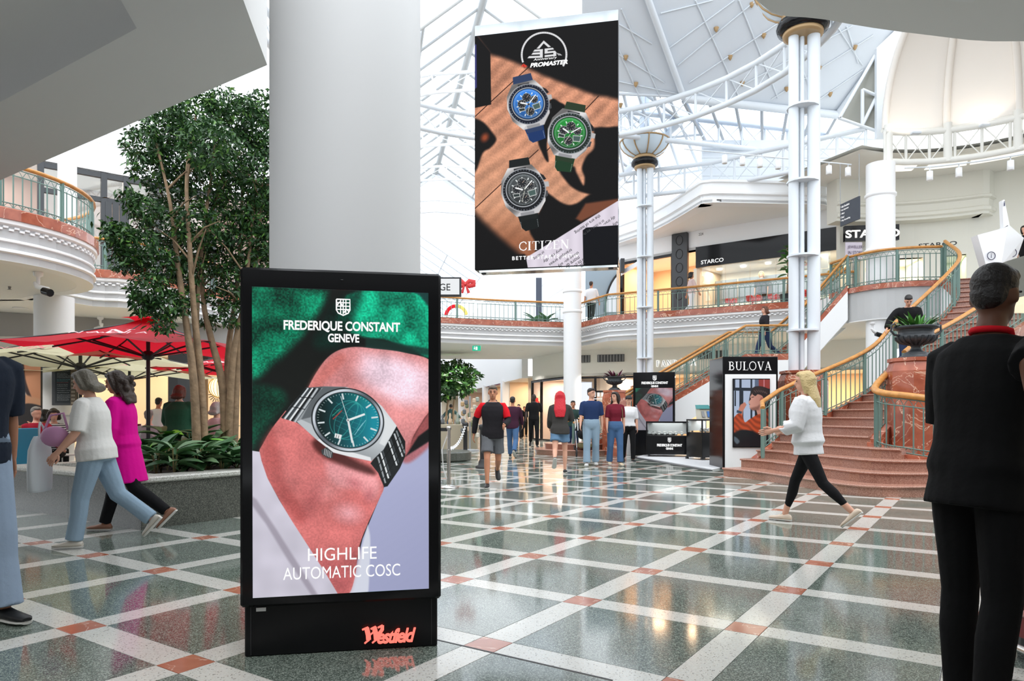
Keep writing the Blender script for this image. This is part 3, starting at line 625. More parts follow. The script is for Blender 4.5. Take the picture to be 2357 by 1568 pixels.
# directory sign hung on two rods
sg = thing('directory_sign', 'black directory sign hanging on two thin rods before the curved wall', 'sign', P(1956, 520, 17.0))
a, b = P(1934, 471, 16.6), P(1977.5, 451, 15.9); dz = .5
mb = MB(); mb.slab([a - UZ * .52, b - UZ * .52, b, a], (b - a).cross(UZ).normalized() * -.03); part('board', mb, mat('slate', (38, 44, 56), .5), sg)
dd = (b - a); ex = Vector((dd.x, dd.y, 0)).normalized()
for q in (a, b): mb = MB(); mb.tube([q - ex * .0 + UZ * -.01, q + UZ * .95], .008, 5); part('rod', mb, GREYM, sg)
fn = ex.cross(UZ) * .02
for k, s in enumerate(('\u2191 Gifts & Foundations', '\u2191 Shoe Department', '\u2190 Myer', '\u2190 Food', '\u2191 Play Something')):
    text(s.replace('\u2191', '^').replace('\u2190', '<'), a + fn + ex * .05 - UZ * (.085 + k * .082) + UZ * ((dd.z) * .0), ex, UZ, (.33, .3, .15, .13, .36)[k], .05, LETW, sg, align='l', bold=.03)
# ================================================================ ROOF
RA, RB = S(1572, 222, 11.0), S(1925, 260, 11.0)
ab = (RB - RA).normalized(); nin = Vector((ab.y, -ab.x, 0)); slope = (nin + UZ * .72).normalized(); pn = ab.cross(slope).normalized()
T0 = onplane(1470, -60, RA, pn); poly = [RA, RB, onplane(2062, 70, RA, pn), onplane(2190, -110, RA, pn), T0]
def roofpanel(poly, n):
    n = Vector(n)
    if n.z < 0: n = -n
    mb = MB(); mb.slab(poly, n * .12); return struct('ceiling', mb, PANEL)
rp = roofpanel(poly, pn)
dn_ = -pn if pn.z > 0 else pn
hipL = (T0 - RA).normalized(); lrim = Vector((-1, -.18, 0)).normalized(); pn2 = lrim.cross(hipL).normalized()
pl2 = [RA, T0, onplane(1340, -60, RA, pn2), onplane(1340, 205, RA, pn2)]; rp2 = roofpanel(pl2, pn2); dn2 = -pn2 if pn2.z > 0 else pn2
def ribs(rp_, o, n, dnn, pxs):
    for (a, b) in pxs:
        p, q = onplane(*a, o, n) + dnn * .02, onplane(*b, o, n) + dnn * .02; mb = MB(); mb.tube([p, q], .022, 5, sx=1, sy=1); part('seam', mb, STEEL, rp_)
ribs(rp, RA, pn, dn_, [((1560, 150), (1740, 0)), ((1585, 190), (1840, 20)), ((1700, 200), (1960, 60)), ((1775, 228), (2010, 80)), ((1860, 245), (1985, 160)), ((1600, 0), (1700, 222)), ((1700, 0), (1790, 225)), ((1790, 20), (1880, 240)), ((1900, 20), (1985, 150)), ((1948, 60), (1975, 145)), ((1520, 30), (1640, 0)), ((1540, 110), (1690, 0))])
ribs(rp2, RA, pn2, dn2, [((1400, 110), (1530, 190)), ((1415, 185), (1560, 215)), ((1400, 60), (1475, 230)), ((1430, 20), (1520, 225)), ((1400, 40), (1500, 100))])
st = thing('roof_stud', 'round brass stud on the pale panelled roof', 'roof stud', onplane(1730, 10, RA, pn), 0, 'brass studs on the roof panels')
mb = MB(); mb.lathe([(.0, -.08), (.03, -.075), (.055, -.04), (.06, 0), (.075, .015), (.075, .03)], 12, (0, 0, 0)); part('cap', mb, BRASS, st, False)
mb = MB(); mb.lathe([(.0, -.10), (.022, -.095), (.026, -.07)], 8, (0, 0, 0)); part('tip', mb, BRASS, st, False)
for px, py in ((1648, 65), (1757, 80), (1680, 130), (1708, 190), (1885, 155), (1967, 107), (1910, 215), (1810, 203)): dup(st, onplane(px, py, RA, pn) + dn_ * .03)
for px, py in ((1440, 130), (1463, 192), (1428, 240)): dup(st, onplane(px, py, RA, pn2) + dn2 * .03)
# hips, valley gutter, rim beam
rb = thing('roof_beam', 'white tubular beam framing the sloping roof panels', 'beam', RA)
for a, b, r_ in ((RA, T0, .1), (RA, RB, .13), (RB, poly[2], .12), (RB + Vector((.2, .05, 0)), poly[2] + Vector((.3, .05, .1)), .06)):
    mb = MB(); mb.tube([a + dn_ * .12, b + dn_ * .12], r_, 8); part('tube', mb, STEEL, rb)
# skylight band below the rim
A2, B2 = P(1655, 385, 25.0), P(1850, 405, 26.5)
def glazing(nm, p00, p10, p11, p01, nu, nv_, m=STEEL, bar=.045, glass=SKYGL, dark=None):
    """glazed quad with mullions; panes are parts."""
    root = None; pt = lambda u, v: p00.lerp(p10, u).lerp(p01.lerp(p11, u), v)
    for i in range(nu):
        for j in range(nv_):
            q = [pt((i + a) / nu, (j + b) / nv_) for a, b in ((0, 0), (1, 0), (1, 1), (0, 1))]; mb = MB(); n = (q[1] - q[0]).cross(q[3] - q[0]).normalized(); mb.slab(q, n * .02)
            if root is None: root = struct(nm, mb, glass)
            else: part('pane', mb, glass, root)
    for i in range(nu + 1): mb = MB(); mb.tube([pt(i / nu, 0), pt(i / nu, 1)], bar, 4); part('frame', mb, dark or m, root)
    for j in range(nv_ + 1): mb = MB(); mb.tube([pt(0, j / nv_), pt(1, j / nv_)], bar, 4); part('frame', mb, m, root)
    return root
glazing('window_1', RA - UZ * .15, RB - UZ * .15, B2, A2, 6, 1, dark=mat('mullion_grey', (.42, .44, .46), .5), bar=.05)
C0 = onplane(1400, 215, RA, pn2); glazing('window_2', C0, RA, A2, P(1440, 420, 25.6), 5, 2, bar=.05)
# gable glass roof of the nave
def nvz(x, y, z): v = nv(x, y); return Vector((v.x, v.y, z))
NVF = mat('nave_frame', (.50, .51, .50), .5); ZR, ZE, XR, XA, XB, Y0N, Y1N = 15.0, 10.5, -2.3, 3.9, -8.5, 22.4, 40.0
glazing('window_3', nvz(XR, Y0N, ZR), nvz(XR, Y1N, ZR), nvz(XA, Y1N, ZE), nvz(XA, Y0N, ZE), 12, 3, m=NVF, bar=.06)
glazing('window_4', nvz(XR, Y1N, ZR), nvz(XR, Y0N, ZR), nvz(XB, Y0N, ZE), nvz(XB, Y1N, ZE), 12, 3, m=NVF, bar=.06)
glazing('window_6', nvz(-3, 48, ZR - 1.4), nvz(-3, 70, ZR - 1.4), nvz(1.5, 70, ZE), nvz(1.5, 48, ZE), 10, 2, bar=.05)
rd = thing('ridge_beam', 'white ridge beam along the gable glass roof', 'beam', nvz(XR, Y0N, ZR)); mb = MB(); mb.tube([nvz(XR, Y0N, ZR - .08), nvz(XR, Y1N, ZR - .08)], .14, 6); part('tube', mb, NVF, rd)
for x in (XA - .1, XB + .1): mb = MB(); mb.tube([nvz(x, Y0N, ZE), nvz(x, Y1N, ZE)], .14, 6); part('eaves_tube', mb, STEEL, rd)
for y in (Y1N,):
    for sx in (-1, 1): mb = MB(); mb.slab([nvz(XR, y, ZR + .1), nvz(XR + sx * 6.3, y, ZE + .1), nvz(XR + sx * 6.3, y, ZE - .15), nvz(XR, y, ZR - .25)], (0, .12, 0)); part('gable_board', mb, STEEL, rd)
for k, (y, z0, rise) in enumerate(((25, 10.4, 2.95), (30, 10.4, 2.95), (34.5, 10.4, 2.95), (40, 10.4, 2.95))):
    up = [nvz(XR + 6.1 * math.cos(PI - t * PI / 12), y, z0 + rise * math.sin(t * PI / 12)) for t in range(13)]; lo = [nvz(XR + 5.5 * math.cos(PI - t * PI / 12), y, z0 - .3 + (rise - .35) * math.sin(t * PI / 12)) for t in range(13)]
    truss('arch_truss', ('white arched truss spanning the nave closest to the round ring', 'white arched truss, second along the glass nave roof', 'white arched truss, third along the glass nave roof', 'white arched truss across the far end of the nave')[k], up, lo, .06, WHITE, group='arched trusses under the glass nave roof')
# upper nave walls (bright, boarded) beyond the bridge
for k in range(5):
    z = 4.6 + k * .74
    for x in (1.5, -7.5):
        mb = MB(); a, b = nv(x, 27.5), nv(x, 33.8); th = .15 if x > 0 else -.15; mb.slab([(a.x, a.y, z), (b.x, b.y, z), (b.x, b.y, z + .73), (a.x, a.y, z + .73)], (th, 0, 0)); struct('wall_right' if x > 0 else 'wall_left', mb, WHITE)
# ---- ring truss of the rotunda
RC = Vector((.75, 15.9, 0)); RR = 6.5; N = 40
pts = lambda z: [RC + Vector((RR * math.cos(2 * PI * k / N), RR * math.sin(2 * PI * k / N), z)) for k in range(N)]
truss('ring_truss', 'large white circular truss ring high in the rotunda', pts(10.58), pts(9.86), .085, STEEL, closed=True)
def tline(a, b, n): return [a.lerp(b, k / n) for k in range(n + 1)]
ta, tb_ = Vector((2.6, 22.0, 0)), Vector((12.6, 24.5, 0))
truss('straight_truss', 'long straight white truss passing in front of the skylight', tline(ta + UZ * 10.75, tb_ + UZ * 10.75, 12), tline(ta + UZ * 9.97, tb_ + UZ * 9.97, 12), .085, STEEL)
tc, td, te = Vector((3.3, 23.9, 0)), Vector((6.4, 22.6, 0)), Vector((10.0, 19.9, 0))
l1 = tline(tc, td, 4)[:-1] + tline(td, te, 6)
truss('eaves_truss', 'white eaves truss bent at a corner above the curved bulkhead', [p + UZ * 9.25 for p in l1], [p + UZ * 8.45 for p in l1], .075, STEEL)
tf = Vector((8.9, 21.6, 0)); 
# apse dome and its ring truss
def apt(r, a, z): return Vector((AC.x + r * math.cos(R(a)), AC.y + r * math.sin(R(a)), z))
l2 = [(102 - k * 11.0) for k in range(11)]
truss('ring_truss', 'white curved truss ring below the warm lit dome', [apt(3.2, a, 8.85) for a in l2], [apt(3.2, a, 8.05) for a in l2], .085, WARMW)
DOME = mat('dome_plaster', (.82, .78, .73), .7)
mb = MB(); nu, nv2 = 30, 14; vs = []
for j in range(nv2 + 1):
    ph = R(90 * j / nv2) * .98
    for i in range(nu + 1): a = 100 - 190 * i / nu; vs.append(apt(3.4 * math.cos(ph), a, 9.0 + 3.6 * math.sin(ph)))
mb.add(vs, [(j * (nu + 1) + i, j * (nu + 1) + i + 1, (j + 1) * (nu + 1) + i + 1, (j + 1) * (nu + 1) + i) for j in range(nv2) for i in range(nu)], True); dm = struct('ceiling', mb, DOME)
for a in (100, 72, 44):
    mb = MB(); mb.tube([apt(3.33 * math.cos(R(p)), a, 9.0 + 3.55 * math.sin(R(p))) for p in range(0, 90, 6)], [(.05, .1)] * 15, 6); part('rib', mb, DOME, dm)
    mb = MB(); mb.tube([apt(3.2, a, 8.0), apt(3.2, a, 9.05)], .11, 8); part('rib', mb, WARMW, dm)
mb = MB(); mb.tube([apt(3.38, 101 - k * 6, 8.97) for k in range(26)], .07, 6); part('cornice', mb, WARMW, dm)
for px, py, lab in ((2108, 306, 'small uplighter washing the dome beside its first rib'), (2266, 289, 'small uplighter washing the dome beside its second rib')):
    q = P(px, py, 18.6); t_ = thing('uplighter', lab, 'light', q); mb = MB(); mb.box(q, (.24, .14, .06), 0, .01); part('housing', mb, STEEL, t_)
    mb = MB(); mb.box(q + UZ * .035, (.2, .1, .012)); part('lens', mb, emi('uplight', (1, .9, .75), 3), t_)
    lamp('SPOT', 'uplight_lamp', q + UZ * .12, 15, (1, .84, .66), .1, (R(180 - 14), 0, 0)).data.spot_size = R(140)
# wall with glazed gap beside the dome
q0, q1 = P(2035, 300, 19.6), P(2092, 70, 19.2); mb = MB(); mb.slab([P(2052, 318, 19.7), P(2036, 260, 19.7), P(2050, 180, 19.7), P(2095, 60, 19.7), P(2070, 60, 19.7), P(2018, 110, 19.7), P(2018, 318, 19.7)], (0, .12, 0)); struct('wall_right', mb, STEEL)
mb = MB(); mb.slab([P(1932, 272, 20.4), P(2018, 300, 19.9), P(2018, 120, 19.9)], (0, .1, 0)); w5 = struct('window_5', mb, mat('dim_glass', (.30, .30, .26), .25))
for a, b in (((1932, 272), (2018, 302)), ((1932, 272), (2020, 118)), ((2018, 302), (2018, 118)), ((1985, 206), (2018, 220)), ((1985, 206), (1985, 288)), ((1985, 288), (2018, 222))): mb = MB(); mb.tube([P(*a, 19.85), P(*b, 19.85)], .05, 6); part('frame', mb, STEEL, w5)
# spotlights along a track
tr = thing('light_track', 'thin white lighting track hung under the straight truss', 'track', P(1640, 345, 20.5)); mb = MB(); mb.tube([P(1575, 343, 20.7), P(1960, 379, 19.4)], .018, 6); part('bar', mb, STEEL, tr)
sp = thing('spotlight', 'white cylinder spotlight hanging from the track near the skylight', 'spotlight', P(1668, 349, 20.4), 0, 'spotlights on the hanging track')
mb = MB(); mb.tube([(0, 0, 0), (0, 0, -.12)], .014, 6); part('stem', mb, STEEL, sp, False)
mb = MB(); mb.lathe([(0, 0), (.075, -.01), (.08, -.24), (.065, -.25), (.0, -.22)], 12, (0, 0, -.1)); part('can', mb, WHITE, sp, False)
for px, py, Y in ((1709, 353, 20.25), (1749, 357, 20.1), (1791, 361, 20.0), (1908, 373, 19.6), (1952, 377, 19.45)): dup(sp, P(px, py, Y), R(30))
tr = thing('light_track', 'thin curved white track under the ring truss of the dome', 'track', P(2085, 387, 18.5)); mb = MB(); mb.tube([P(2082, 387, 18.6), P(2150, 384, 18.4), P(2250, 372, 18.0), P(2357, 355, 17.4)], .018, 6); part('bar', mb, STEEL, tr)
for px, py, Y in ((2140, 385, 18.4), (2207, 377, 18.2), (2326, 360, 17.6)): dup(sp, P(px, py, Y), R(-20), 'white cylinder spotlight hanging under the ring truss of the dome', 'spotlights under the dome')
# ================================================================ COLUMNS
def column(lab, c, r, z0, z1, bands=(), nm='column', cat='column'):
    t_ = thing(nm, lab, cat, (c[0], c[1], z0)); mb = MB(); mb.lathe([(r, z0), (r, z1)], 40, (c[0], c[1], 0)); part('shaft', mb, WHITE, t_)
    for z in bands: mb = MB(); mb.lathe([(r, z - .06), (r + .035, z - .03), (r + .035, z + .03), (r, z + .06)], 40, (c[0], c[1], 0), cap=False); part('collar', mb, WHITE, t_)
    mb = MB(); mb.lathe([(r + .05, z0), (r + .05, z0 + .1), (r, z0 + .13)], 40, (c[0], c[1], 0), cap=False); part('base_ring', mb, WHITE, t_)
    return t_
Yc = 4.2; column('massive plain white column standing behind the advertising screen', (P(798, 0, Yc).x, Yc), .437, 0, 12)
q = P(125, 0, 15.8); column('round white column with a chalkboard menu in the café', (q.x, 15.8), .39, 0, ZS)
q = P(1316.5, 0, 26.2); column('round white column in front of the far balcony', (q.x, 26.0), .33, 0, 8.6, (4.95, 5.7))
q = P(1217, 0, 36); column('pale round column in the bright nave beyond the far railing', (q.x, 34.2), .4, 4.6, 8.3, (6.6,))
column('tall round white column standing beside the curved stair landing', (10.0, 19.1), .36, 0, 7.95, (7.1, 5.6))
def twin(lab, c, zb, zc, s=1., rot=0., ztop=None, bowl=True, lab2=''):
    t_ = thing('twin_column', lab, 'column', (c[0], c[1], zb), rot)
    for x, y, r in ((-.21, .02, .108), (.2, -.1, .135), (.02, .2, .1), (-.02, -.0, .05)):
        mb = MB(); mb.lathe([(r * s, 0), (r * s, zc - zb)], 20, (x * s, y * s, 0)); part('tube', mb, STEEL, t_, False)
    z = .9
    while z < zc - zb:
        mb = MB(); mb.lathe([(.34 * s, -.02), (.34 * s, .02)], 14, (0, 0, z)); part('tie_plate', mb, STEEL, t_, False); z += 1.65
    c0_ = zc - zb
    for nm, prof, m_ in (('lower_band', [(.36, -.02), (.42, .0), (.43, .06), (.41, .1)], BRASS), ('black_band', [(.44, .08), (.53, .12), (.56, .21), (.53, .31), (.44, .36)], BLACK), ('upper_band', [(.42, .34), (.45, .37), (.45, .46), (.40, .50)], BRASS)):
        mb = MB(); mb.lathe([(r * s, z_ * s) for r, z_ in prof], 28, (0, 0, c0_)); part(nm, mb, m_, t_, False)
    bz = c0_ + .50 * s; prof = [(.42, 0), (.64, .10), (.83, .25), (.95, .42), (1.0, .58)]
    mb = MB(); mb.lathe([(r * s, z_ * s) for r, z_ in prof], 32, (0, 0, bz), cap=False); mb.lathe([(.98 * s, .57 * s), (.4 * s, .2 * s), (0, .2 * s)], 32, (0, 0, bz), cap=False); part('bowl', mb, mat('bowl_glass', (.60, .70, .78), .3), t_, False)
    for k in range(10):
        a = 2 * PI * k / 10 + .2; mb = MB(); mb.tube([(r * s * 1.01 * math.cos(a), r * s * 1.01 * math.sin(a), bz + z_ * s) for r, z_ in prof], .028 * s, 6); part('rib', mb, BRASS, t_, False)
    mb = MB(); mb.tube([(1.0 * s * math.cos(k * PI / 16), 1.0 * s * math.sin(k * PI / 16), bz + .58 * s) for k in range(32)], .035 * s, 6, closed=True); part('rim', mb, BRASS, t_, False)
    for x in (-.12, .1): mb = MB(); mb.tube([(x * s, 0, c0_), (x * s, 0, (ztop or zc + 3) - zb)], .1 * s, 12); part('mast', mb, STEEL, t_, False)
    return t_
q1 = P(1848, 0, 15.6); twin('tall white multi-tube column on a red marble plinth beside the near stair', (q1.x, 15.6), 2.12, 9.55, 1.0, .15, 13.5)
q2 = P(1484, 0, 23.0); twin('slim white multi-tube column with a glass bowl torchere at its top', (q2.x, 23.0), 2.1, 9.2, .80, .1, 11.8)
def plinth(lab, c, r, z, n=8, rot=0.):
    t_ = thing('marble_plinth', lab, 'plinth', (c[0], c[1], 0), rot); 
    for nm, prof in (('drum', [(r, .0), (r, z - .22)]), ('shoulder', [(r, z - .22), (r * .88, z - .06)]), ('cap', [(r * .95, z - .06), (r * .95, z)])): mb = MB(); mb.lathe(prof, n, (0, 0, 0), smooth=False); part(nm, mb, REDM, t_, False)
    return t_
plinth('red marble plinth under the tall multi-tube column', (q1.x, 15.6), .52, 2.13, 8, .39); plinth('red marble plinth under the slim multi-tube column', (q2.x, 23.0), .5, 2.1, 8, .39)
# ================================================================ RAILINGS OF THE UPPER LEVEL
def kpath(path, z=ZK, a=0, b=None, inset=.03): return [Vector((p[0], p[1], z)) for p in list(path)[a:b]]
ef = [Vector((p[0], p[1], ZK)) for p in efar]
i0 = min(range(len(ef)), key=lambda i: abs(ef[i].x - 2.27))
rail('balustrade', 'green balustrade with wooden handrail along the far bridge', ef[:i0 + 1], .76, .17, 2.2)
rail('balustrade', 'green balustrade with wooden handrail before the upper jeweller and dark shops', ef[i0 + 1:-1], .76, .17, 2.2)
rail('balustrade', 'green balustrade with wooden handrail behind the big leafy tree', [Vector((p[0], p[1], ZK)) for p in spline(eleft, 3)[2:]], .76, .17, 2.0)
rail('balustrade', 'green balustrade curving around the rounded white balcony', [Vector((p[0], p[1], ZK)) for p in ebulge[1:-1]], .76, .15, 1.1)
# ================================================================ STAIRS
def steps(root, Lp, Rp, n, z0, rise, back=.35, thick=.5):
    """n steps between two edge polylines given as functions of t in 0..1."""
    for i in range(n):
        a, b = i / n, min(1., (i + 1.25) / n); l0, l1, r0, r1 = Lp(a), Lp(b), Rp(a), Rp(b); z = z0 + rise * (i + 1)
        mb = MB(); q = [Vector((p.x, p.y, 0)) for p in (l0, r0, r1, l1)]; mb.prism(q, max(0, z - thick), z - .035)
        d = ((l1 + r1) - (l0 + r0)); d.z = 0; d.normalize(); nose = [q[0] - d * .03, q[1] - d * .03, q[2], q[3]]; mb.prism(nose, z - .035, z)
        mb.tube([nose[0] + UZ * (z - .0175), nose[1] + UZ * (z - .0175)], .0175, 6); part('step', mb, STEPM, root)
def edge(pts):
    sp_ = spline(pts, 8); L = plen(sp_)
    def byz(t):                       # parametrise by height so that left and right edges match
        z = lerp(pts[0][2], pts[-1][2], t)
        for a, b in zip(sp_, sp_[1:]):
            if b.z >= z - 1e-6: return a.lerp(b, (z - a.z) / (b.z - a.z) if b.z > a.z + 1e-6 else 0)
        return sp_[-1]
    return sp_, byz
# near stair
NS = thing('staircase', 'broad red granite staircase with curved bottom steps, sweeping up to the domed bay', 'staircase', (7, 14, 0))
base = [G(*p) for p in ((1663, 1096), (1710, 1101), (1760, 1108), (1820, 1118), (1880, 1128), (1947, 1139), (2028, 1145), (2140, 1145), (2215, 1139))]
base = spline(base, 3); dv = Vector((.80, .60, 0))
for k in range(4):
    fr = [p + dv * (.36 * k) for p in base]; cx_ = Vector((6.6, 13.4, 0))
    if k: fr = [p.lerp(cx_, .05 * k * (1 if j < 6 else .35)) for j, p in enumerate(fr)]
    if k == 3: fr = fr[:-7]
    z = .16 * (k + 1); mb = MB(); inner = [p + dv * .03 for p in fr]
    mb.prism(inner + [Vector((7.6, 12.6, 0)), Vector((7.6, 14.9, 0))], 0, z - .035); mb.prism(fr + [Vector((7.55, 12.6, 0)), Vector((7.5, 14.9, 0))], z - .035, z); mb.tube([p + UZ * (z - .0175) for p in fr], .0175, 6); part('step', mb, STEPM, NS)
Lpts = [(5.35, 14.05, .64), (7.5, 15.0, 1.45), (8.45, 15.5, 2.15), (9.9, 16.05, 3.3), (10.75, 16.9, 3.95), (11.2, 18.2, 4.6)]
Rpts = [(6.0, 11.8, .64), (7.4, 12.9, 1.45), (8.9, 13.8, 2.1), (11.2, 14.9, 3.3), (12.6, 16.1, 3.95), (13.3, 17.5, 4.6)]
Ls, Lf = edge(Lpts); Rs, Rf = edge(Rpts)
steps(NS, Lf, Rf, 25, .64, (4.6 - .64) / 25)
mb = MB(); LL = Ls
def stringer(root, path, d0, d1, th, m, nm):
    mb = MB(); rs = []
    for i, p in enumerate(path):
        t = (path[min(i + 1, len(path) - 1)] - path[max(i - 1, 0)]); t.z = 0; t.normalize(); n = Vector((-t.y, t.x, 0)) * th
        rs.append([p + UZ * d0, p + UZ * d1, p + n + UZ * d1, p + n + UZ * d0])
    mb.rings(rs, True, False); return part(nm, mb, m, root)
stringer(NS, Ls, -.05, .12, .14, REDM, 'stringer_cap'); stringer(NS, Ls, -.95, -.05, .10, WHITE, 'stringer')
stringer(NS, Rs, -.05, .12, -.14, REDM, 'stringer_cap'); stringer(NS, Rs, -.9, -.05, -.10, REDM, 'stringer')
lw = [Vector((4.75, 13.62, .32)), Vector((5.35, 14.05, .62)), *[p for p in Ls[1:9]]]
mb = MB(); rs = [[Vector((p.x, p.y, 0)), p, p + Vector((-.08, .14, 0)), Vector((p.x - .08, p.y + .14, 0))] for p in lw]; mb.rings(rs, True, False); part('side_panel', mb, REDM, NS)
# sloping soffit under the upper flight
mb = MB(); vs = []
for i in range(17): t = .28 + .72 * i / 16; l, r_ = Lf(t), Rf(t); vs += [(l.x, l.y, l.z - .62), (r_.x, r_.y, r_.z - .62)]
mb.add(vs, [(2 * i, 2 * i + 1, 2 * i + 3, 2 * i + 2) for i in range(16)], True); part('underside', mb, SOFF, NS)
lr = [Vector((4.72, 13.25, .36)), Vector((4.85, 13.65, .48)), Vector((5.35, 14.1, .72))] + [p + UZ * .12 for p in Ls[2:]]
rail('stair_rail', 'green and wooden stair rail along the inner side of the near granite stair', lr, .93, .145, 1.25)
# curved rail in front of the pedestal, on a marble kerb
cr = spline([(7.15, 12.7, 1.22), (6.5, 12.2, .95), (6.06, 11.75, .70), (5.97, 11.35, .60), (6.2, 11.0, .54), (6.7, 10.78, .46), (7.3, 10.85, .42)], 4)
mb = MB(); rs = []
for i, p in enumerate(cr):
    t = (cr[min(i + 1, len(cr) - 1)] - cr[max(i - 1, 0)]); t.z = 0; t.normalize(); n = Vector((-t.y, t.x, 0)); a, b = p - n * .12, p + n * .12
    rs.append([(a.x, a.y, 0), (a.x, a.y, p.z), (b.x, b.y, p.z), (b.x, b.y, 0)])
mb.rings(rs, True, False); single('curved_kerb', mb, REDM, 'low curved red marble kerb carrying the bowed stair rail', 'kerb')
rail('stair_rail', 'bowed green stair rail with thick wooden handrail wrapping the urn pedestal', cr, .92, .14, 1.5, wood_r=.055)
rr = [p + UZ * .1 for p in Rs[6:]]
rail('stair_rail', 'green and wooden stair rail climbing behind the urn pedestal', rr, .93, .145, 1.4)
# landing at the top
land = spline([(9.2, 20.3, 0), (9.35, 19.4, 0), (9.75, 18.7, 0), (10.4, 18.35, 0), (11.15, 18.25, 0)], 4)
lp = [Vector((p.x, p.y, 0)) for p in land]
mb = MB(); mb.sweep(lp, [(-.3, 3.7), (0, 3.7), (0, 4.5), (-.3, 4.5)]); lw_ = struct('wall_right', mb, WHITE)
mb = MB(); mb.sweep(lp, [(-.22, 4.5), (.06, 4.5), (.06, 4.64), (-.22, 4.64)]); part('kerb', mb, REDM, lw_)
mb = MB(); mb.prism([(p.x, p.y) for p in lp] + [(13.3, 17.6), (15.5, 18.5), (15.5, 22), (10.6, 22.2), (9.2, 21.4)], 3.72, 4.58); struct('ceiling', mb, SOFF)
rail('balustrade', 'green balustrade with wooden handrail curving around the stair landing', [p + UZ * 4.64 for p in lp], .88, .145, 1.2)
# far stair
FS = thing('staircase', 'far red granite staircase with a landing, rising behind the display stands', 'staircase', (5, 21, 0))
n1, f1 = (2.17, 20.45, 0), (2.17, 21.95, 0)
def seg(a, b): a, b = Vector(a), Vector(b); return lambda t: a.lerp(b, t)
steps(FS, seg((2.17, 21.95, 0), (6.77, 21.95, 0)), seg((2.17, 20.45, 0), (6.77, 20.45, 0)), 17, 0, 2.75 / 17)
mb = MB(); mb.prism([(6.77, 20.45), (7.95, 20.35), (8.05, 21.85), (6.77, 21.95)], 2.4, 2.75); part('landing', mb, STEPM, FS)
steps(FS, seg((8.05, 21.85, 0), (9.9, 20.75, 0)), seg((7.95, 20.35, 0), (9.25, 19.45, 0)), 11, 2.75, 1.85 / 11)
for k in range(3):
    c = Vector((2.0 - .3 * k, 20.9, 0)); z = .162 * (3 - k) - .162
    if z > 0: mb = MB(); mb.lathe([(1.0 + .3 * k, 0), (1.03 + .3 * k, z - .03), (1.06 + .3 * k, z - .02), (1.03 + .3 * k, z)], 28, (2.0, 21.0, 0)); part('step', mb, STEPM, FS)
np_ = [Vector((2.17, 20.4, .1)), Vector((6.77, 20.4, 2.8)), Vector((7.95, 20.3, 2.8)), Vector((9.25, 19.4, 4.62))]; fp_ = [Vector((2.17, 22.0, .1)), Vector((6.77, 22.0, 2.8)), Vector((8.05, 21.9, 2.8)), Vector((9.95, 20.8, 4.62))]
for pth, s in ((np_, 1), (fp_, -1)):
    stringer(FS, pth, -.06, .12, .12 * s, REDM, 'stringer_cap'); stringer(FS, pth, -.85, -.06, .1 * s, WHITE, 'stringer')
mb = MB(); mb.add([(p.x, p.y, p.z - .6) for pr in zip(np_, fp_) for p in pr], [(2 * i, 2 * i + 1, 2 * i + 3, 2 * i + 2) for i in range(3)]); part('underside', mb, SOFF, FS)
rail('stair_rail', 'near green and wooden rail of the far granite stair', [np_[0] + Vector((-.4, -.1, 0)), *[p + UZ * .12 for p in np_]], .82, .16, 1.5)
rail('stair_rail', 'rear green and wooden rail of the far granite stair', [fp_[0] + Vector((-.4, .1, 0)), *[p + UZ * .12 for p in fp_]], .82, .16, 1.5)
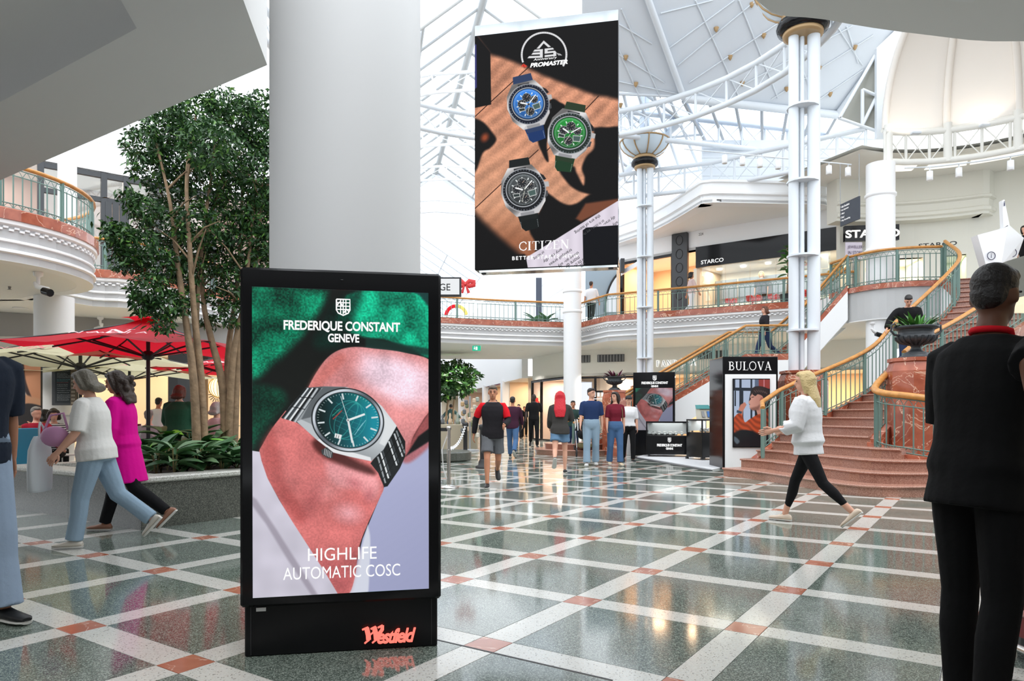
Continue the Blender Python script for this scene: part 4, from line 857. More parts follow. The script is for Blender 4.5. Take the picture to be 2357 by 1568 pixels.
# ================================================================ URNS ON PEDESTALS
def leafmesh(nm, L, W, m, bend=.3, seg=5, fold=.12):
    mb = MB(); vs = []
    for i in range(seg + 1):
        t = i / seg; w_ = W * math.sin(PI * min(1, t * .92 + .08)) ** .8 * (1 - t * .25); x = L * t; z = -bend * L * t * t
        vs += [(x, -w_, z + fold * w_), (x, 0, z - fold * w_), (x, w_, z + fold * w_)]
    fs = [];
    for i in range(seg): a = 3 * i; fs += [(a, a + 1, a + 4, a + 3), (a + 1, a + 2, a + 5, a + 4)]
    mb.add(vs, fs, True); return mb.mesh(nm, m)
LG1 = mat('leaf_green', (62, 118, 40), .4); LG2 = mat('leaf_pale', (128, 160, 120), .5); LP = mat('leaf_purple', (96, 40, 62), .45); LPK = mat('leaf_pink', (190, 150, 165), .5)
def urn(lab, c, z, s, plants, rot=0.):
    t_ = thing('garden_urn', lab, 'urn', (c[0], c[1], z), rot); B = mat('urn_iron', (46, 50, 54), .45, bump=(30, .3))
    for nm, prof in (('foot', [(.30, 0), (.30, .05), (.24, .08), (.24, .11), (.12, .16), (.09, .24), (.13, .28)]), ('bowl', [(.12, .28), (.16, .30), (.30, .34), (.37, .40), (.38, .46), (.34, .50), (.33, .56), (.36, .61)]), ('rim', [(.36, .60), (.43, .63), (.44, .67), (.39, .68), (.33, .62), (0, .62)])):
        mb = MB(); mb.lathe([(a * s, b * s) for a, b in prof], 28, (0, 0, 0)); 
        if nm == 'bowl':
            for k in range(18): a = 2 * PI * k / 18; mb.tube([(r * s * math.cos(a), r * s * math.sin(a), zz * s) for r, zz in ((.15, .3), (.31, .345), (.38, .41), (.385, .46))], .03 * s, 5)
        part(nm, mb, B, t_, False)
    for sx in (-1, 1):
        mb = MB(); mb.tube([(sx * x * s, 0, zz * s) for x, zz in ((.34, .48), (.46, .5), (.53, .58), (.52, .7), (.45, .74), (.42, .69), (.46, .66))], .025 * s, 6); part('handle', mb, B, t_, False)
    for m_, n, L, W, el in plants:
        me = leafmesh('leaf', L * s, W * s, m_)
        for k in range(n):
            o = obj('leaf', me, t_, False); a = random.uniform(0, 2 * PI); r_ = random.uniform(.03, .24) * s
            o.location = (r_ * math.cos(a), r_ * math.sin(a), .62 * s); o.rotation_euler = (random.uniform(-.3, .3), -random.uniform(*el), a)
    return t_
pc = Vector((6.86, 11.95, 0))
plinth('red marble octagonal pedestal carrying the black urn beside the near stair', pc, .46, 2.12, 8, .2)
u_ = urn('black cast urn of bright green fern on the near marble pedestal', pc, 2.12, .80, ((LG1, 46, .40, .04, (.4, 1.4)), (LG2, 12, .22, .07, (.1, .6))))
pc2 = Vector(((1412 - CX) * 20.2 / F, 20.0, 0))
plinth('red marble octagonal pedestal at the foot of the far stair', pc2, .36, 1.85, 8, .2)
urn('black cast urn of purple leaves on the far marble pedestal', pc2, 1.85, .58, ((LP, 24, .46, .07, (.3, 1.3)), (LPK, 14, .42, .05, (.3, 1.3)), (LG1, 10, .25, .06, (.3, 1.2))))
# ================================================================ PRINTED AND LIT PICTURES (painted in code)
class Art:
    def __init__(s, w, h, X, Y, bg):
        s.w, s.h = w, h; u = (np.arange(w) + .5) / w; v = (np.arange(h) + .5) / h
        s.X = X(u[None, :], v[:, None]) * np.ones((h, 1)); s.Y = Y(u[None, :], v[:, None]) * np.ones((h, w)); s.a = np.ones((h, w, 3)) * np.array(bg, float)
        s.rng = np.random.RandomState(3)
    def noise(s, cell, seed=0):
        r = np.random.RandomState(seed); gx = (s.X - s.X.min()) / cell[0]; gy = (s.Y - s.Y.min()) / cell[1]
        g = r.rand(int(gy.max()) + 3, int(gx.max()) + 3); ix, iy = gx.astype(int), gy.astype(int); fx, fy = gx - ix, gy - iy
        fx = fx * fx * (3 - 2 * fx); fy = fy * fy * (3 - 2 * fy)
        return (g[iy, ix] * (1 - fx) + g[iy, ix + 1] * fx) * (1 - fy) + (g[iy + 1, ix] * (1 - fx) + g[iy + 1, ix + 1] * fx) * fy
    def box(s, x0, y0, x1, y1):
        m = (s.X > x0) & (s.X < x1) & (s.Y > y0) & (s.Y < y1); r = np.where(m.any(1))[0]; c = np.where(m.any(0))[0]
        return (slice(r[0], r[-1] + 1), slice(c[0], c[-1] + 1)) if len(r) and len(c) else None
    def blend(s, sl, al, col):
        X, Y = s.X[sl], s.Y[sl]; c = col(X, Y) if callable(col) else np.array(col, float)
        s.a[sl] = s.a[sl] * (1 - al[..., None]) + c * al[..., None]
    def poly(s, pts, col, soft=.7, op=1.):
        p = np.array(pts, float); sl = s.box(p[:, 0].min() - soft * 2, p[:, 1].min() - soft * 2, p[:, 0].max() + soft * 2, p[:, 1].max() + soft * 2)
        if sl is None: return
        X, Y = s.X[sl], s.Y[sl]; d2 = np.full(X.shape, 1e9); ins = np.zeros(X.shape, bool)
        for (x0, y0), (x1, y1) in zip(p, np.roll(p, -1, 0)):
            ex, ey = x1 - x0, y1 - y0; wx, wy = X - x0, Y - y0; t = np.clip((wx * ex + wy * ey) / (ex * ex + ey * ey + 1e-9), 0, 1)
            d2 = np.minimum(d2, (wx - t * ex) ** 2 + (wy - t * ey) ** 2)
            c = ((y0 <= Y) & (y1 > Y)) | ((y1 <= Y) & (y0 > Y)); xi = x0 + (Y - y0) * ex / (ey if abs(ey) > 1e-9 else 1e-9); ins ^= c & (X < xi)
        d = np.sqrt(d2) * np.where(ins, -1, 1); al = np.clip(.5 - d / (2 * soft), 0, 1); al = al * al * (3 - 2 * al); s.blend(sl, al * op, col)
    def smooth(s, pts, col, soft=.7, op=1., n=5): s.poly([(p.x, p.y) for p in spline([(a, b, 0) for a, b in pts + [pts[0]]], n)[:-1]], col, soft, op)
    def ell(s, cx, cy, rx, ry, col, rot=0., soft=.7, op=1., inner=0.):
        m = max(rx, ry) + soft * 2; sl = s.box(cx - m, cy - m, cx + m, cy + m)
        if sl is None: return
        X, Y = s.X[sl] - cx, s.Y[sl] - cy; c, s_ = math.cos(rot), math.sin(rot); x, y = (X * c + Y * s_) / rx, (-X * s_ + Y * c) / ry
        r = np.sqrt(x * x + y * y); k = min(rx, ry); al = np.clip(.5 - (r - 1) * k / (2 * soft), 0, 1)
        if inner: al *= np.clip(.5 + (r - inner) * k / (2 * soft), 0, 1)
        s.blend(sl, al * op, col)
    def line(s, p, q, w_, col, soft=.5, op=1.):
        p, q = np.array(p, float), np.array(q, float); d = q - p; L = math.hypot(*d) + 1e-9; n = np.array([-d[1], d[0]]) / L * w_ / 2; s.poly([p + n, q + n, q - n, p - n], col, soft, op)
    def tint(s, al, col): s.a = s.a * (1 - al[..., None]) + np.array(col, float) * al[..., None]
    def image(s, nm):
        im = bpy.data.images.new(nm, s.w, s.h); px = np.ones((s.h, s.w, 4), np.float32); px[..., :3] = np.clip(s.a, 0, 255)[::-1] / 255.
        im.pixels.foreach_set(px.ravel()); im.update(); im.pack(); return im
def screen_mat(nm, im, es=1., rough=.06, base=(.01, .01, .01), sp=.5):
    m = mat(nm, base, rough, spec=sp); nt = m.node_tree; b = nt.nodes['Principled BSDF']; t = nt.nodes.new('ShaderNodeTexImage'); t.image = im
    if es > 0: nt.links.new(t.outputs[0], b.inputs['Emission Color']); b.inputs['Emission Strength'].default_value = es
    else: nt.links.new(t.outputs[0], b.inputs['Base Color'])
    return m
def screen(nm, q, m, parent, uv=((0, 0), (1, 0), (1, 1), (0, 1))):   # q: bl, br, tr, tl
    mb = MB(); mb.add(q, [(0, 1, 2, 3)]); me = mb.mesh(nm, m); l = me.uv_layers.new(name='uv')
    for i, c in enumerate(uv): l.data[i].uv = c
    return part(nm, me, m, parent)
def wood_col(A):
    n1, n2, n3 = A.noise((40, 9), 4), A.noise((9, 2.5), 5), A.noise((120, 120), 6)
    return n1, n2, n3
# ---------------- wrist picture
def wrist():
    X = lambda u, v: 581 + 406 * u; Y = lambda u, v: (660 + 15 * u) * (1 - v) + (1377 - 22 * u) * v
    A = Art(609, 1076, X, Y, (19, 22, 20)); n1, n2, n3 = A.noise((30, 30), 1), A.noise((3, 3), 2), A.noise((90, 70), 3)
    weave = .5 + .5 * np.sin(A.X * 2.1 + A.Y * .5) * np.sin(A.Y * 2.1)
    def tex(c, k, w_=0.):
        def f(X_, Y_, c=np.array(c, float)):
            sl = tex.sl; return c * (1 + k * (n1[sl] + n2[sl] * .7 - .85) + w_ * (weave[sl] - .5))[..., None]
        return f
    ob = A.box
    def bx(*a): r = ob(*a); tex.sl = r; return r
    A.box = bx
    A.smooth([(570, 650), (700, 662), (748, 668), (738, 705), (705, 755), (668, 800), (630, 835), (575, 862)], tex((10, 112, 82), .9, .1), 14)
    A.smooth([(570, 655), (640, 655), (690, 690), (640, 760), (570, 800)], tex((9, 92, 66), .9), 26, .6)
    A.smooth([(570, 885), (640, 895), (655, 925), (630, 960), (600, 1005), (570, 1030)], tex((8, 66, 48), .8), 14)
    A.smooth([(795, 680), (860, 662), (1000, 660), (1000, 815), (940, 800), (880, 780), (836, 776), (790, 760), (768, 730)], tex((16, 158, 120), .7, .55), 5)
    A.smooth([(760, 700), (830, 668), (800, 760), (770, 800), (720, 790)], tex((8, 40, 32), .6), 16, .85)
    A.poly([(838, 776), (990, 803), (990, 818), (925, 812), (838, 800)], (22, 52, 46), 4, .85)
    A.poly([(940, 664), (992, 664), (992, 710), (965, 680)], (22, 50, 52), 4, .9)
    # right cloth, lower background
    A.poly([(1000, 985), (931, 1045), (881, 1120), (830, 1240), (795, 1380), (1000, 1380)], lambda X_, Y_: np.array([176, 180, 214.]) + (np.clip((Y_ - 1050) / 300, 0, 1) * -14)[..., None] + (np.clip((X_ - 860) / 130, 0, 1) * -4)[..., None], 1)
    A.smooth([(842, 1208), (848, 1240), (846, 1310), (838, 1380), (795, 1380), (812, 1320)], (214, 218, 232), 3)
    SK = lambda r, g, b: (lambda X_, Y_: np.array([r + 8, g + 22, b + 32], float) * (1 + .13 * (n1[tex.sl] - .5) + .14 * (n2[tex.sl] - .5) + .2 * (n3[tex.sl] - .5))[..., None])
    A.smooth([(700, 905), (718, 868), (745, 828), (775, 806), (812, 798), (860, 802), (928, 811), (1000, 838), (1000, 925), (975, 965), (950, 1005), (925, 1060), (850, 1060), (720, 1000), (690, 950)], SK(214, 122, 112), 1.4)
    A.smooth([(830, 815), (930, 830), (1000, 860), (1000, 920), (930, 930), (860, 900), (820, 860)], SK(234, 184, 188), 26, .9); A.smooth([(850, 825), (915, 830), (960, 870), (940, 915), (880, 890), (850, 860)], SK(238, 200, 206), 26, .7)
    A.smooth([(700, 905), (730, 850), (775, 812), (790, 830), (745, 880), (720, 915)], SK(206, 96, 78), 10, .7)
    A.smooth([(1000, 935), (972, 968), (935, 1030), (925, 1062), (950, 1060), (1000, 1010)], SK(178, 74, 66), 6, .8)
    A.poly([(990, 985), (962, 1005), (932, 1050), (990, 1015)], (14, 16, 18), 3)
    A.smooth([(655, 945), (625, 985), (604, 1022), (596, 1042), (603, 1080), (627, 1125), (668, 1200), (706, 1260), (768, 1366), (797, 1368), (812, 1329), (822, 1261), (841, 1209), (870, 1147), (880, 1120), (872, 1080), (840, 1040), (740, 1000), (690, 960)], SK(204, 96, 84), 1.2)
    A.smooth([(625, 985), (604, 1022), (603, 1075), (630, 1130), (680, 1200), (700, 1180), (655, 1110), (640, 1040)], SK(176, 66, 54), 12, .75)
    A.smooth([(745, 1062), (800, 1058), (850, 1085), (872, 1110), (866, 1140), (845, 1150), (822, 1125), (775, 1120), (750, 1095)], SK(226, 140, 134), 12, .8)
    A.ell(797, 1181, 24, 16, SK(235, 160, 158), .2, 16, .8); A.ell(748, 1128, 26, 20, SK(226, 140, 130), 0, 18, .5); A.ell(715, 1150, 14, 36, SK(166, 66, 58), .35, 14, .6); A.ell(812, 1112, 14, 8, SK(172, 70, 66), .4, 9, .6); A.ell(845, 1140, 10, 14, SK(168, 66, 62), .3, 9, .55)
    A.smooth([(735, 1000), (800, 1050), (850, 1075), (858, 1092), (815, 1082), (740, 1050), (715, 1020)], (60, 20, 18), 8, .85)
    A.smooth([(708, 1262), (770, 1366), (796, 1366), (818, 1260), (770, 1290)], SK(160, 62, 56), 14, .6)
    # pale linen lapel
    n4 = .5 + .5 * np.sin(A.X * 1.7 + A.Y * .9) * np.sin(A.Y * 2.3 - A.X * .4)
    lin = lambda X_, Y_: np.array([206, 202, 216.]) * (1 + .16 * (n4[tex.sl] - .5) + .10 * (n1[tex.sl] - .5))[..., None]
    A.poly([(570, 1036), (597, 1040), (601, 1060), (614, 1100), (640, 1150), (669, 1199), (708, 1261), (745, 1320), (772, 1366), (760, 1385), (570, 1385)], lin, 1)
    A.poly([(570, 1135), (590, 1150), (635, 1220), (690, 1310), (728, 1372), (716, 1376), (660, 1290), (610, 1205), (570, 1150)], (150, 142, 156), 4, .7)
    # bracelet, case, dial
    ST = lambda c: tuple(c)
    A.poly([(741, 889), (701, 892), (664, 935), (646, 962), (680, 972), (716, 1000)], (84, 90, 94), .9)
    for k in range(7):
        t = k / 6; p0 = (lerp(703, 646, t), lerp(893, 962, t)); p1 = (lerp(741, 682, t), lerp(893, 972, t))
    for k, (a, c) in enumerate(((0, (30, 34, 36)), (.14, (214, 220, 224)), (.24, (60, 66, 70)), (.4, (230, 234, 236)), (.5, (26, 28, 30)), (.66, (190, 196, 200)), (.8, (50, 54, 58)), (.95, (205, 210, 214)))):
        A.line((lerp(701, 741, a), lerp(893, 893, a)), (lerp(647, 690, a), lerp(962, 976, a)), 4.2, c)
    for t in (.3, .62): A.line((lerp(701, 647, t), lerp(892, 962, t)), (lerp(741, 690, t), lerp(892, 976, t)), 1.4, (16, 18, 20))
    A.poly([(910, 980), (931, 1016), (931, 1050), (918, 1078), (889, 1119), (881, 1121), (867, 1088), (849, 1066), (876, 1030)], (22, 26, 27), .9)
    for a, c in ((.08, (150, 156, 160)), (.22, (228, 232, 234)), (.3, (70, 76, 80)), (.48, (26, 30, 32)), (.6, (216, 222, 225)), (.68, (60, 66, 70)), (.86, (190, 196, 200)), (.96, (120, 128, 132))):
        A.line((lerp(862, 912, a), lerp(1056, 988, a)), (lerp(880, 932, a), lerp(1118, 1040, a)), 4.0, c)
    for t in (.28, .55, .8): A.line((lerp(857, 880, t), lerp(1060, 1118, t)), (lerp(914, 932, t), lerp(986, 1042, t)), 1.6, (12, 14, 15))
    A.poly([(741, 889), (793, 890), (836, 902), (876, 934), (911, 980), (880, 1034), (851, 1061), (800, 1050), (762, 1040), (726, 1012), (680, 970), (711, 925)], lambda X_, Y_: np.array([150, 156, 160.]) + (70 * np.clip((X_ - 700) / 200, 0, 1) - 50 * np.clip((Y_ - 1000) / 60, 0, 1))[..., None], 1)
    A.poly([(741, 889), (793, 890), (770, 905), (735, 925), (711, 960), (690, 965), (711, 925)], (96, 102, 106), 1.5)
    A.poly([(726, 1012), (762, 1040), (800, 1050), (851, 1061), (849, 1052), (800, 1038), (765, 1026), (735, 1005)], (232, 234, 236), 1.2); A.poly([(680, 970), (726, 1012), (738, 1006), (712, 975), (690, 965)], (190, 196, 200), 1)
    A.poly([(876, 945), (909, 980), (882, 1026), (870, 1020), (884, 985)], (224, 228, 230), 2)
    A.ell(797, 966, 85, 73, (34, 38, 40), .25); A.ell(797, 966, 82, 70.5, lambda X_, Y_: np.array([150, 158, 166.]) + (60 * np.sin((X_ + Y_) / 26.))[..., None], .25); A.ell(797, 966, 76, 64.5, (46, 52, 56), .25)
    A.ell(797, 966, 73.5, 62.5, lambda X_, Y_: np.array([8, 30, 30.]) + np.clip((X_ - 735) / 120, 0, 1)[..., None] * np.array([14, 112, 130.]) + (np.clip((940 - Y_) / 60, 0, 1) * np.clip((X_ - 780) / 60, 0, 1) * 26)[..., None] * np.array([0, 1, -.4]), .25)
    for rx in (12, 28, 42): A.ell(797, 966, rx, 46, (60, 176, 170), .5, .6, .7, 1 - 1.2 / rx)
    for k in (-26, -12, 0, 12, 26): A.line((797 - 38 + abs(k) * .4, 966 + k - 14), (797 + 38 - abs(k) * .4, 966 + k + 14), .8, (60, 170, 168), .5, .6)
    for k in range(60):
        a = 2 * PI * k / 60 + .12; c, s_ = math.cos(a), math.sin(a); L0 = .93 if k % 5 else .76
        f = lambda r: (797 + 73 * r * c * math.cos(.25) - 62 * r * s_ * math.sin(.25), 966 + 73 * r * c * math.sin(.25) + 62 * r * s_ * math.cos(.25))
        A.line(f(L0), f(.98), .9 if k % 5 else 4.0, (214, 222, 224)); 
    A.line((797, 966), (836, 952), 5, (235, 238, 238)); A.line((797, 966), (807, 1018), 5, (225, 230, 230)); A.line((799, 972), (780, 911), 1.3, (235, 235, 235)); A.ell(797, 966, 4, 4, (220, 222, 222)); A.ell(797, 966, 1.6, 1.6, (90, 90, 90))
    A.poly([(767, 996), (783, 1000), (780, 1010), (765, 1006)], (236, 238, 238)); A.line((771, 999), (769, 1007), 1, (40, 40, 40)); A.line((776, 1001), (774, 1008), 1, (40, 40, 40))
    A.line((762, 964), (783, 944), 2.2, (200, 60, 50), .6, .9); A.line((760, 957), (778, 940), 1.2, (60, 200, 160), .6, .9); A.line((812, 1000), (838, 966), 1.6, (150, 210, 220), .6, .8); A.line((818, 990), (832, 972), 1.2, (150, 210, 220), .6, .8)
    A.poly([(735, 1035), (748, 1028), (762, 1040), (761, 1052), (750, 1053), (737, 1044)], (60, 64, 66), 1)
    for k in range(5): A.line((744 + k * 3.5, 1031 + k * 2), (742 + k * 3.5, 1046 + k * 1.6), 1.4, (205, 208, 210))
    return A.image('wrist_picture')
IM_WRIST = wrist()
# ---------------- three watches on a wooden floor
def watches():
    X = lambda u, v: 1093 + 330 * u; Y = lambda u, v: (82 - 34 * u) * (1 - v) + (621 - 11 * u) * v
    A = Art(528, 900, X, Y, (200, 140, 110)); n1, n2, n3 = A.noise((26, 26), 11), A.noise((2.2, 2.2), 12), A.noise((120, 90), 13)
    th = R(-38); c, s_ = math.cos(th), math.sin(th); U = A.X * c + A.Y * s_; V = -A.X * s_ + A.Y * c
    st = .5 + .5 * np.sin(V * .22 + 3 * n3 + .012 * U); A.a = np.array([204, 142, 112.]) * (1 + .18 * (st - .5) + .22 * (n1 - .5) + .16 * (n2 - .5))[..., None]
    A.tint(np.clip((1150 - A.X) / 160, 0, .5) * np.clip((300 - A.Y) / 160, 0, 1), (150, 84, 56)); A.tint(.35 * np.clip((A.Y - 250) / 250, 0, 1), (226, 178, 140)); A.tint(.6 * np.clip((A.Y - 470) / 90, 0, 1), (120, 62, 34))
    for p, q in (((1093, 268), (1225, 150)), ((1093, 480), (1243, 345)), ((1262, 348), (1380, 222))): A.line(p, q, 1.8, (34, 14, 8))
    K = (9, 7, 8); 
    A.poly([(1080, 60), (1440, 30), (1440, 236), (1400, 225), (1370, 220), (1320, 200), (1250, 172), (1205, 150), (1165, 134), (1129, 124)], K, 8)
    A.poly([(1080, 60), (1130, 120), (1132, 240), (1080, 250)], K, 1.2); A.poly([(1093, 100), (1097, 102), (1098, 200), (1093, 205)], (60, 60, 120), 1)
    A.smooth([(1080, 268), (1112, 280), (1135, 305), (1144, 322), (1130, 340), (1112, 352), (1096, 392), (1080, 400)], K, 4); A.ell(1117, 316, 8, 10, (150, 70, 40), .6, 5)
    A.smooth([(1262, 240), (1275, 228), (1290, 235), (1305, 250), (1275, 290), (1262, 330), (1266, 372), (1255, 360), (1240, 310)], K, 3)
    A.smooth([(1368, 296), (1395, 295), (1440, 308), (1440, 440), (1390, 452), (1355, 448), (1325, 436), (1304, 415), (1290, 388), (1322, 384), (1330, 400), (1345, 428), (1348, 410), (1342, 388), (1352, 362), (1370, 340)], K, 4)
    A.smooth([(1258, 440), (1300, 470), (1330, 470), (1370, 445), (1440, 440), (1440, 490), (1340, 520), (1290, 560), (1240, 590), (1236, 560), (1222, 525), (1250, 480)], K, 4)
    A.poly([(1350, 470), (1423, 460), (1423, 470), (1340, 512), (1328, 505)], (120, 70, 48), 4)
    A.smooth([(1080, 470), (1104, 500), (1130, 525), (1160, 552), (1200, 585), (1220, 600), (1300, 640), (1080, 660)], K, 12)
    A.poly([(1210, 586), (1220, 596), (1340, 540), (1423, 500), (1423, 640), (1080, 640), (1080, 600)], K, 3)
    A.poly([(1214, 594), (1290, 548), (1360, 504), (1440, 454), (1440, 530), (1352, 528), (1344, 533), (1346, 640), (1222, 640)], lambda X_, Y_: np.array([222, 213, 226.]) + (6 * np.sin(X_ * .2))[..., None], .9)
    A.poly([(1344, 532), (1352, 526), (1440, 520), (1440, 640), (1346, 640)], (5, 6, 14), .8)
    def watch(cx, cy, r, rot, dial, strap, strap2, bez):
        c, s_ = math.cos(rot), math.sin(rot); T = lambda x, y: (cx + r * (x * c - y * s_), cy + r * (x * s_ + y * c))
        P_ = lambda pts, col, soft=.7: A.poly([T(*p) for p in pts], col, soft)
        P_([(-.52, -.9), (.46, -.9), (.42, -1.38), (-.44, -1.38)], strap); P_([(-.46, .95), (.46, .95), (.42, 1.72), (-.2, 1.78), (-.34, 1.62)], strap2); P_([(-.40, 1.0), (.40, 1.0), (.38, 1.3), (-.36, 1.3)], strap)
        for k in range(5): A.line(T(-.36 + .0 * k, 1.35 + .07 * k), T(-.355, 1.385 + .07 * k), .8, (220, 225, 230)); A.line(T(.38, 1.35 + .07 * k), T(.378, 1.385 + .07 * k), .8, (220, 225, 230))
        P_([(-.56, -1.05), (.5, -1.05), (.82, -.6), (.98, 0), (.86, .62), (.5, 1.08), (-.5, 1.1), (-.9, .6), (-1.02, 0), (-.92, -.55)], lambda X_, Y_: np.array([168, 166, 166.]) + (60 * np.sin((X_ * .7 + Y_) * .09 + rot))[..., None])
        P_([(.3, .6), (.86, .5), (.5, 1.08), (-.5, 1.1), (-.3, .9)], (200, 198, 200), 1.5); P_([(.62, -.6), (.98, -.1), (.9, .5), (.7, .4)], (70, 70, 74), 1.5); P_([(-.3, -.98), (.24, -.98), (.24, -.84), (-.3, -.84)], (40, 42, 46))
        P_([(-.3, .96), (.3, .96), (.3, 1.1), (-.3, 1.1)], (150, 150, 154))
        P_([(.94, -.22), (1.12, -.2), (1.12, .02), (.96, .02)], (186, 184, 184)); P_([(.8, -.62), (.95, -.5), (1.04, -.32), (.9, -.28)], (30, 30, 34)); P_([(.9, .2), (1.02, .18), (1.0, .42), (.86, .46)], (70, 72, 76))
        A.ell(*T(0, 0), r * .95, r * .93, bez, rot); A.ell(*T(0, 0), r * .97, r * .95, (190, 192, 196), rot, .7, .8, .95)
        for k in range(44): a = 2 * PI * k / 44; A.line(T(.85 * math.cos(a), .84 * math.sin(a)), T(.91 * math.cos(a), .90 * math.sin(a)), 1.1 if k % 4 else 2.6, (150, 158, 170), .5, .7)
        A.ell(*T(-.02, -.02), r * .78, r * .76, (196, 200, 206), rot, .8); A.ell(*T(-.02, -.02), r * .74, r * .72, (16, 18, 20), rot); A.ell(*T(-.02, -.02), r * .71, r * .69, lambda X_, Y_: np.array(dial, float) * (1.05 - .4 * np.clip((Y_ - cy) / r, -.5, .8))[..., None], rot)
        for k in range(60): a = 2 * PI * k / 60; A.line(T(.6 * math.cos(a) - .02, .6 * math.sin(a) - .02), T(.66 * math.cos(a) - .02, .66 * math.sin(a) - .02), .9, (215, 225, 230), .5, .8)
        for k in range(12): a = 2 * PI * k / 12; A.line(T(.47 * math.cos(a), .47 * math.sin(a)), T(.57 * math.cos(a), .57 * math.sin(a)), 2.6, (235, 240, 240))
        for x, y, q in ((-.02, -.32, .2), (.30, -.16, .17), (-.3, -.08, .19), (0, .34, .19)):
            A.ell(*T(x, y), r * q * 1.1, r * q * 1.08, (205, 205, 200), rot, .6, .8); A.ell(*T(x, y), r * q, r * q * .97, (38, 40, 44), rot)
            for k in range(8): a = 2 * PI * k / 8; A.line(T(x + q * .6 * math.cos(a), y + q * .6 * math.sin(a)), T(x + q * .85 * math.cos(a), y + q * .85 * math.sin(a)), .9, (190, 190, 190))
            A.line(T(x, y), T(x + q * .5, y - q * .4), .9, (230, 200, 180))
        P_([(.14, .06), (.52, .02), (.52, .3), (.2, .34)], (206, 208, 206)); P_([(.17, .09), (.49, .05), (.49, .27), (.22, .3)], (74, 96, 92)); P_([(-.52, .08), (-.2, .1), (-.2, .26), (-.48, .26)], (206, 208, 206)); P_([(-.49, .11), (-.23, .13), (-.23, .23), (-.46, .23)], (44, 54, 54))
        A.line(T(0, 0), T(-.36, -.16), 3.6, (244, 246, 246)); A.line(T(0, 0), T(.42, -.36), 2.6, (244, 246, 246)); A.line(T(.08, -.1), T(-.16, .5), 1.1, (236, 236, 220)); A.ell(*T(0, 0), 2.4, 2.4, (60, 60, 62))
    watch(1220, 240, 50, R(-13), (44, 108, 186), (44, 62, 98), (22, 52, 104), (20, 26, 42))
    watch(1315, 308, 51, R(12), (28, 118, 46), (38, 56, 36), (24, 58, 34), (34, 44, 40))
    watch(1209, 438, 53, R(-9), (62, 66, 68), (22, 26, 26), (14, 20, 20), (22, 24, 28))
    # emblem: broken ring, chevron and strips
    Wc = (226, 226, 228); rng_ = [(1255.5 + 51.5 * math.cos(a), 126 + 51 * math.sin(a)) for a in [R(160 + 232 * k / 40) for k in range(41)]]
    for p, q in zip(rng_, rng_[1:]): A.line(p, q, 4.4, Wc)
    A.poly([(1255, 93), (1238, 112), (1245, 112), (1255, 100), (1265, 109), (1272, 108)], Wc)
    for (x0, x1, y0, dx) in ((1230, 1253, 117, 3), (1226, 1252, 124, 0), (1217, 1252, 132, 0)): A.poly([(x0 + 4, y0 - 3), (x1, y0 - 4), (x1, y0 + 1), (x0, y0 + 2)], Wc)
    A.poly([(1246, 114), (1253, 113), (1253, 132), (1246, 133)], Wc)
    for (x0, x1, y0) in ((1257, 1279, 114), (1257, 1284, 121), (1257, 1282, 129)): A.poly([(x0, y0 - 2), (x1 - 3, y0 - 4), (x1, y0), (x0, y0 + 3)], Wc)
    A.poly([(1257, 113), (1264, 112), (1264, 122), (1257, 123)], Wc); A.poly([(1277, 117), (1284, 120), (1284, 129), (1277, 131)], Wc)
    for k in range(3): A.line((1285 + k * 3, 122 + k), (1290 + k * 3.2, 128), 1.4, Wc)
    A.poly([(1208, 146), (1202, 153), (1207, 153), (1210, 156), (1217, 152)], (226, 62, 44), .6); A.line((1208, 148), (1210, 156), .7, (40, 8, 6))
    return A.image('watches_picture')
IM_WATCH = watches()
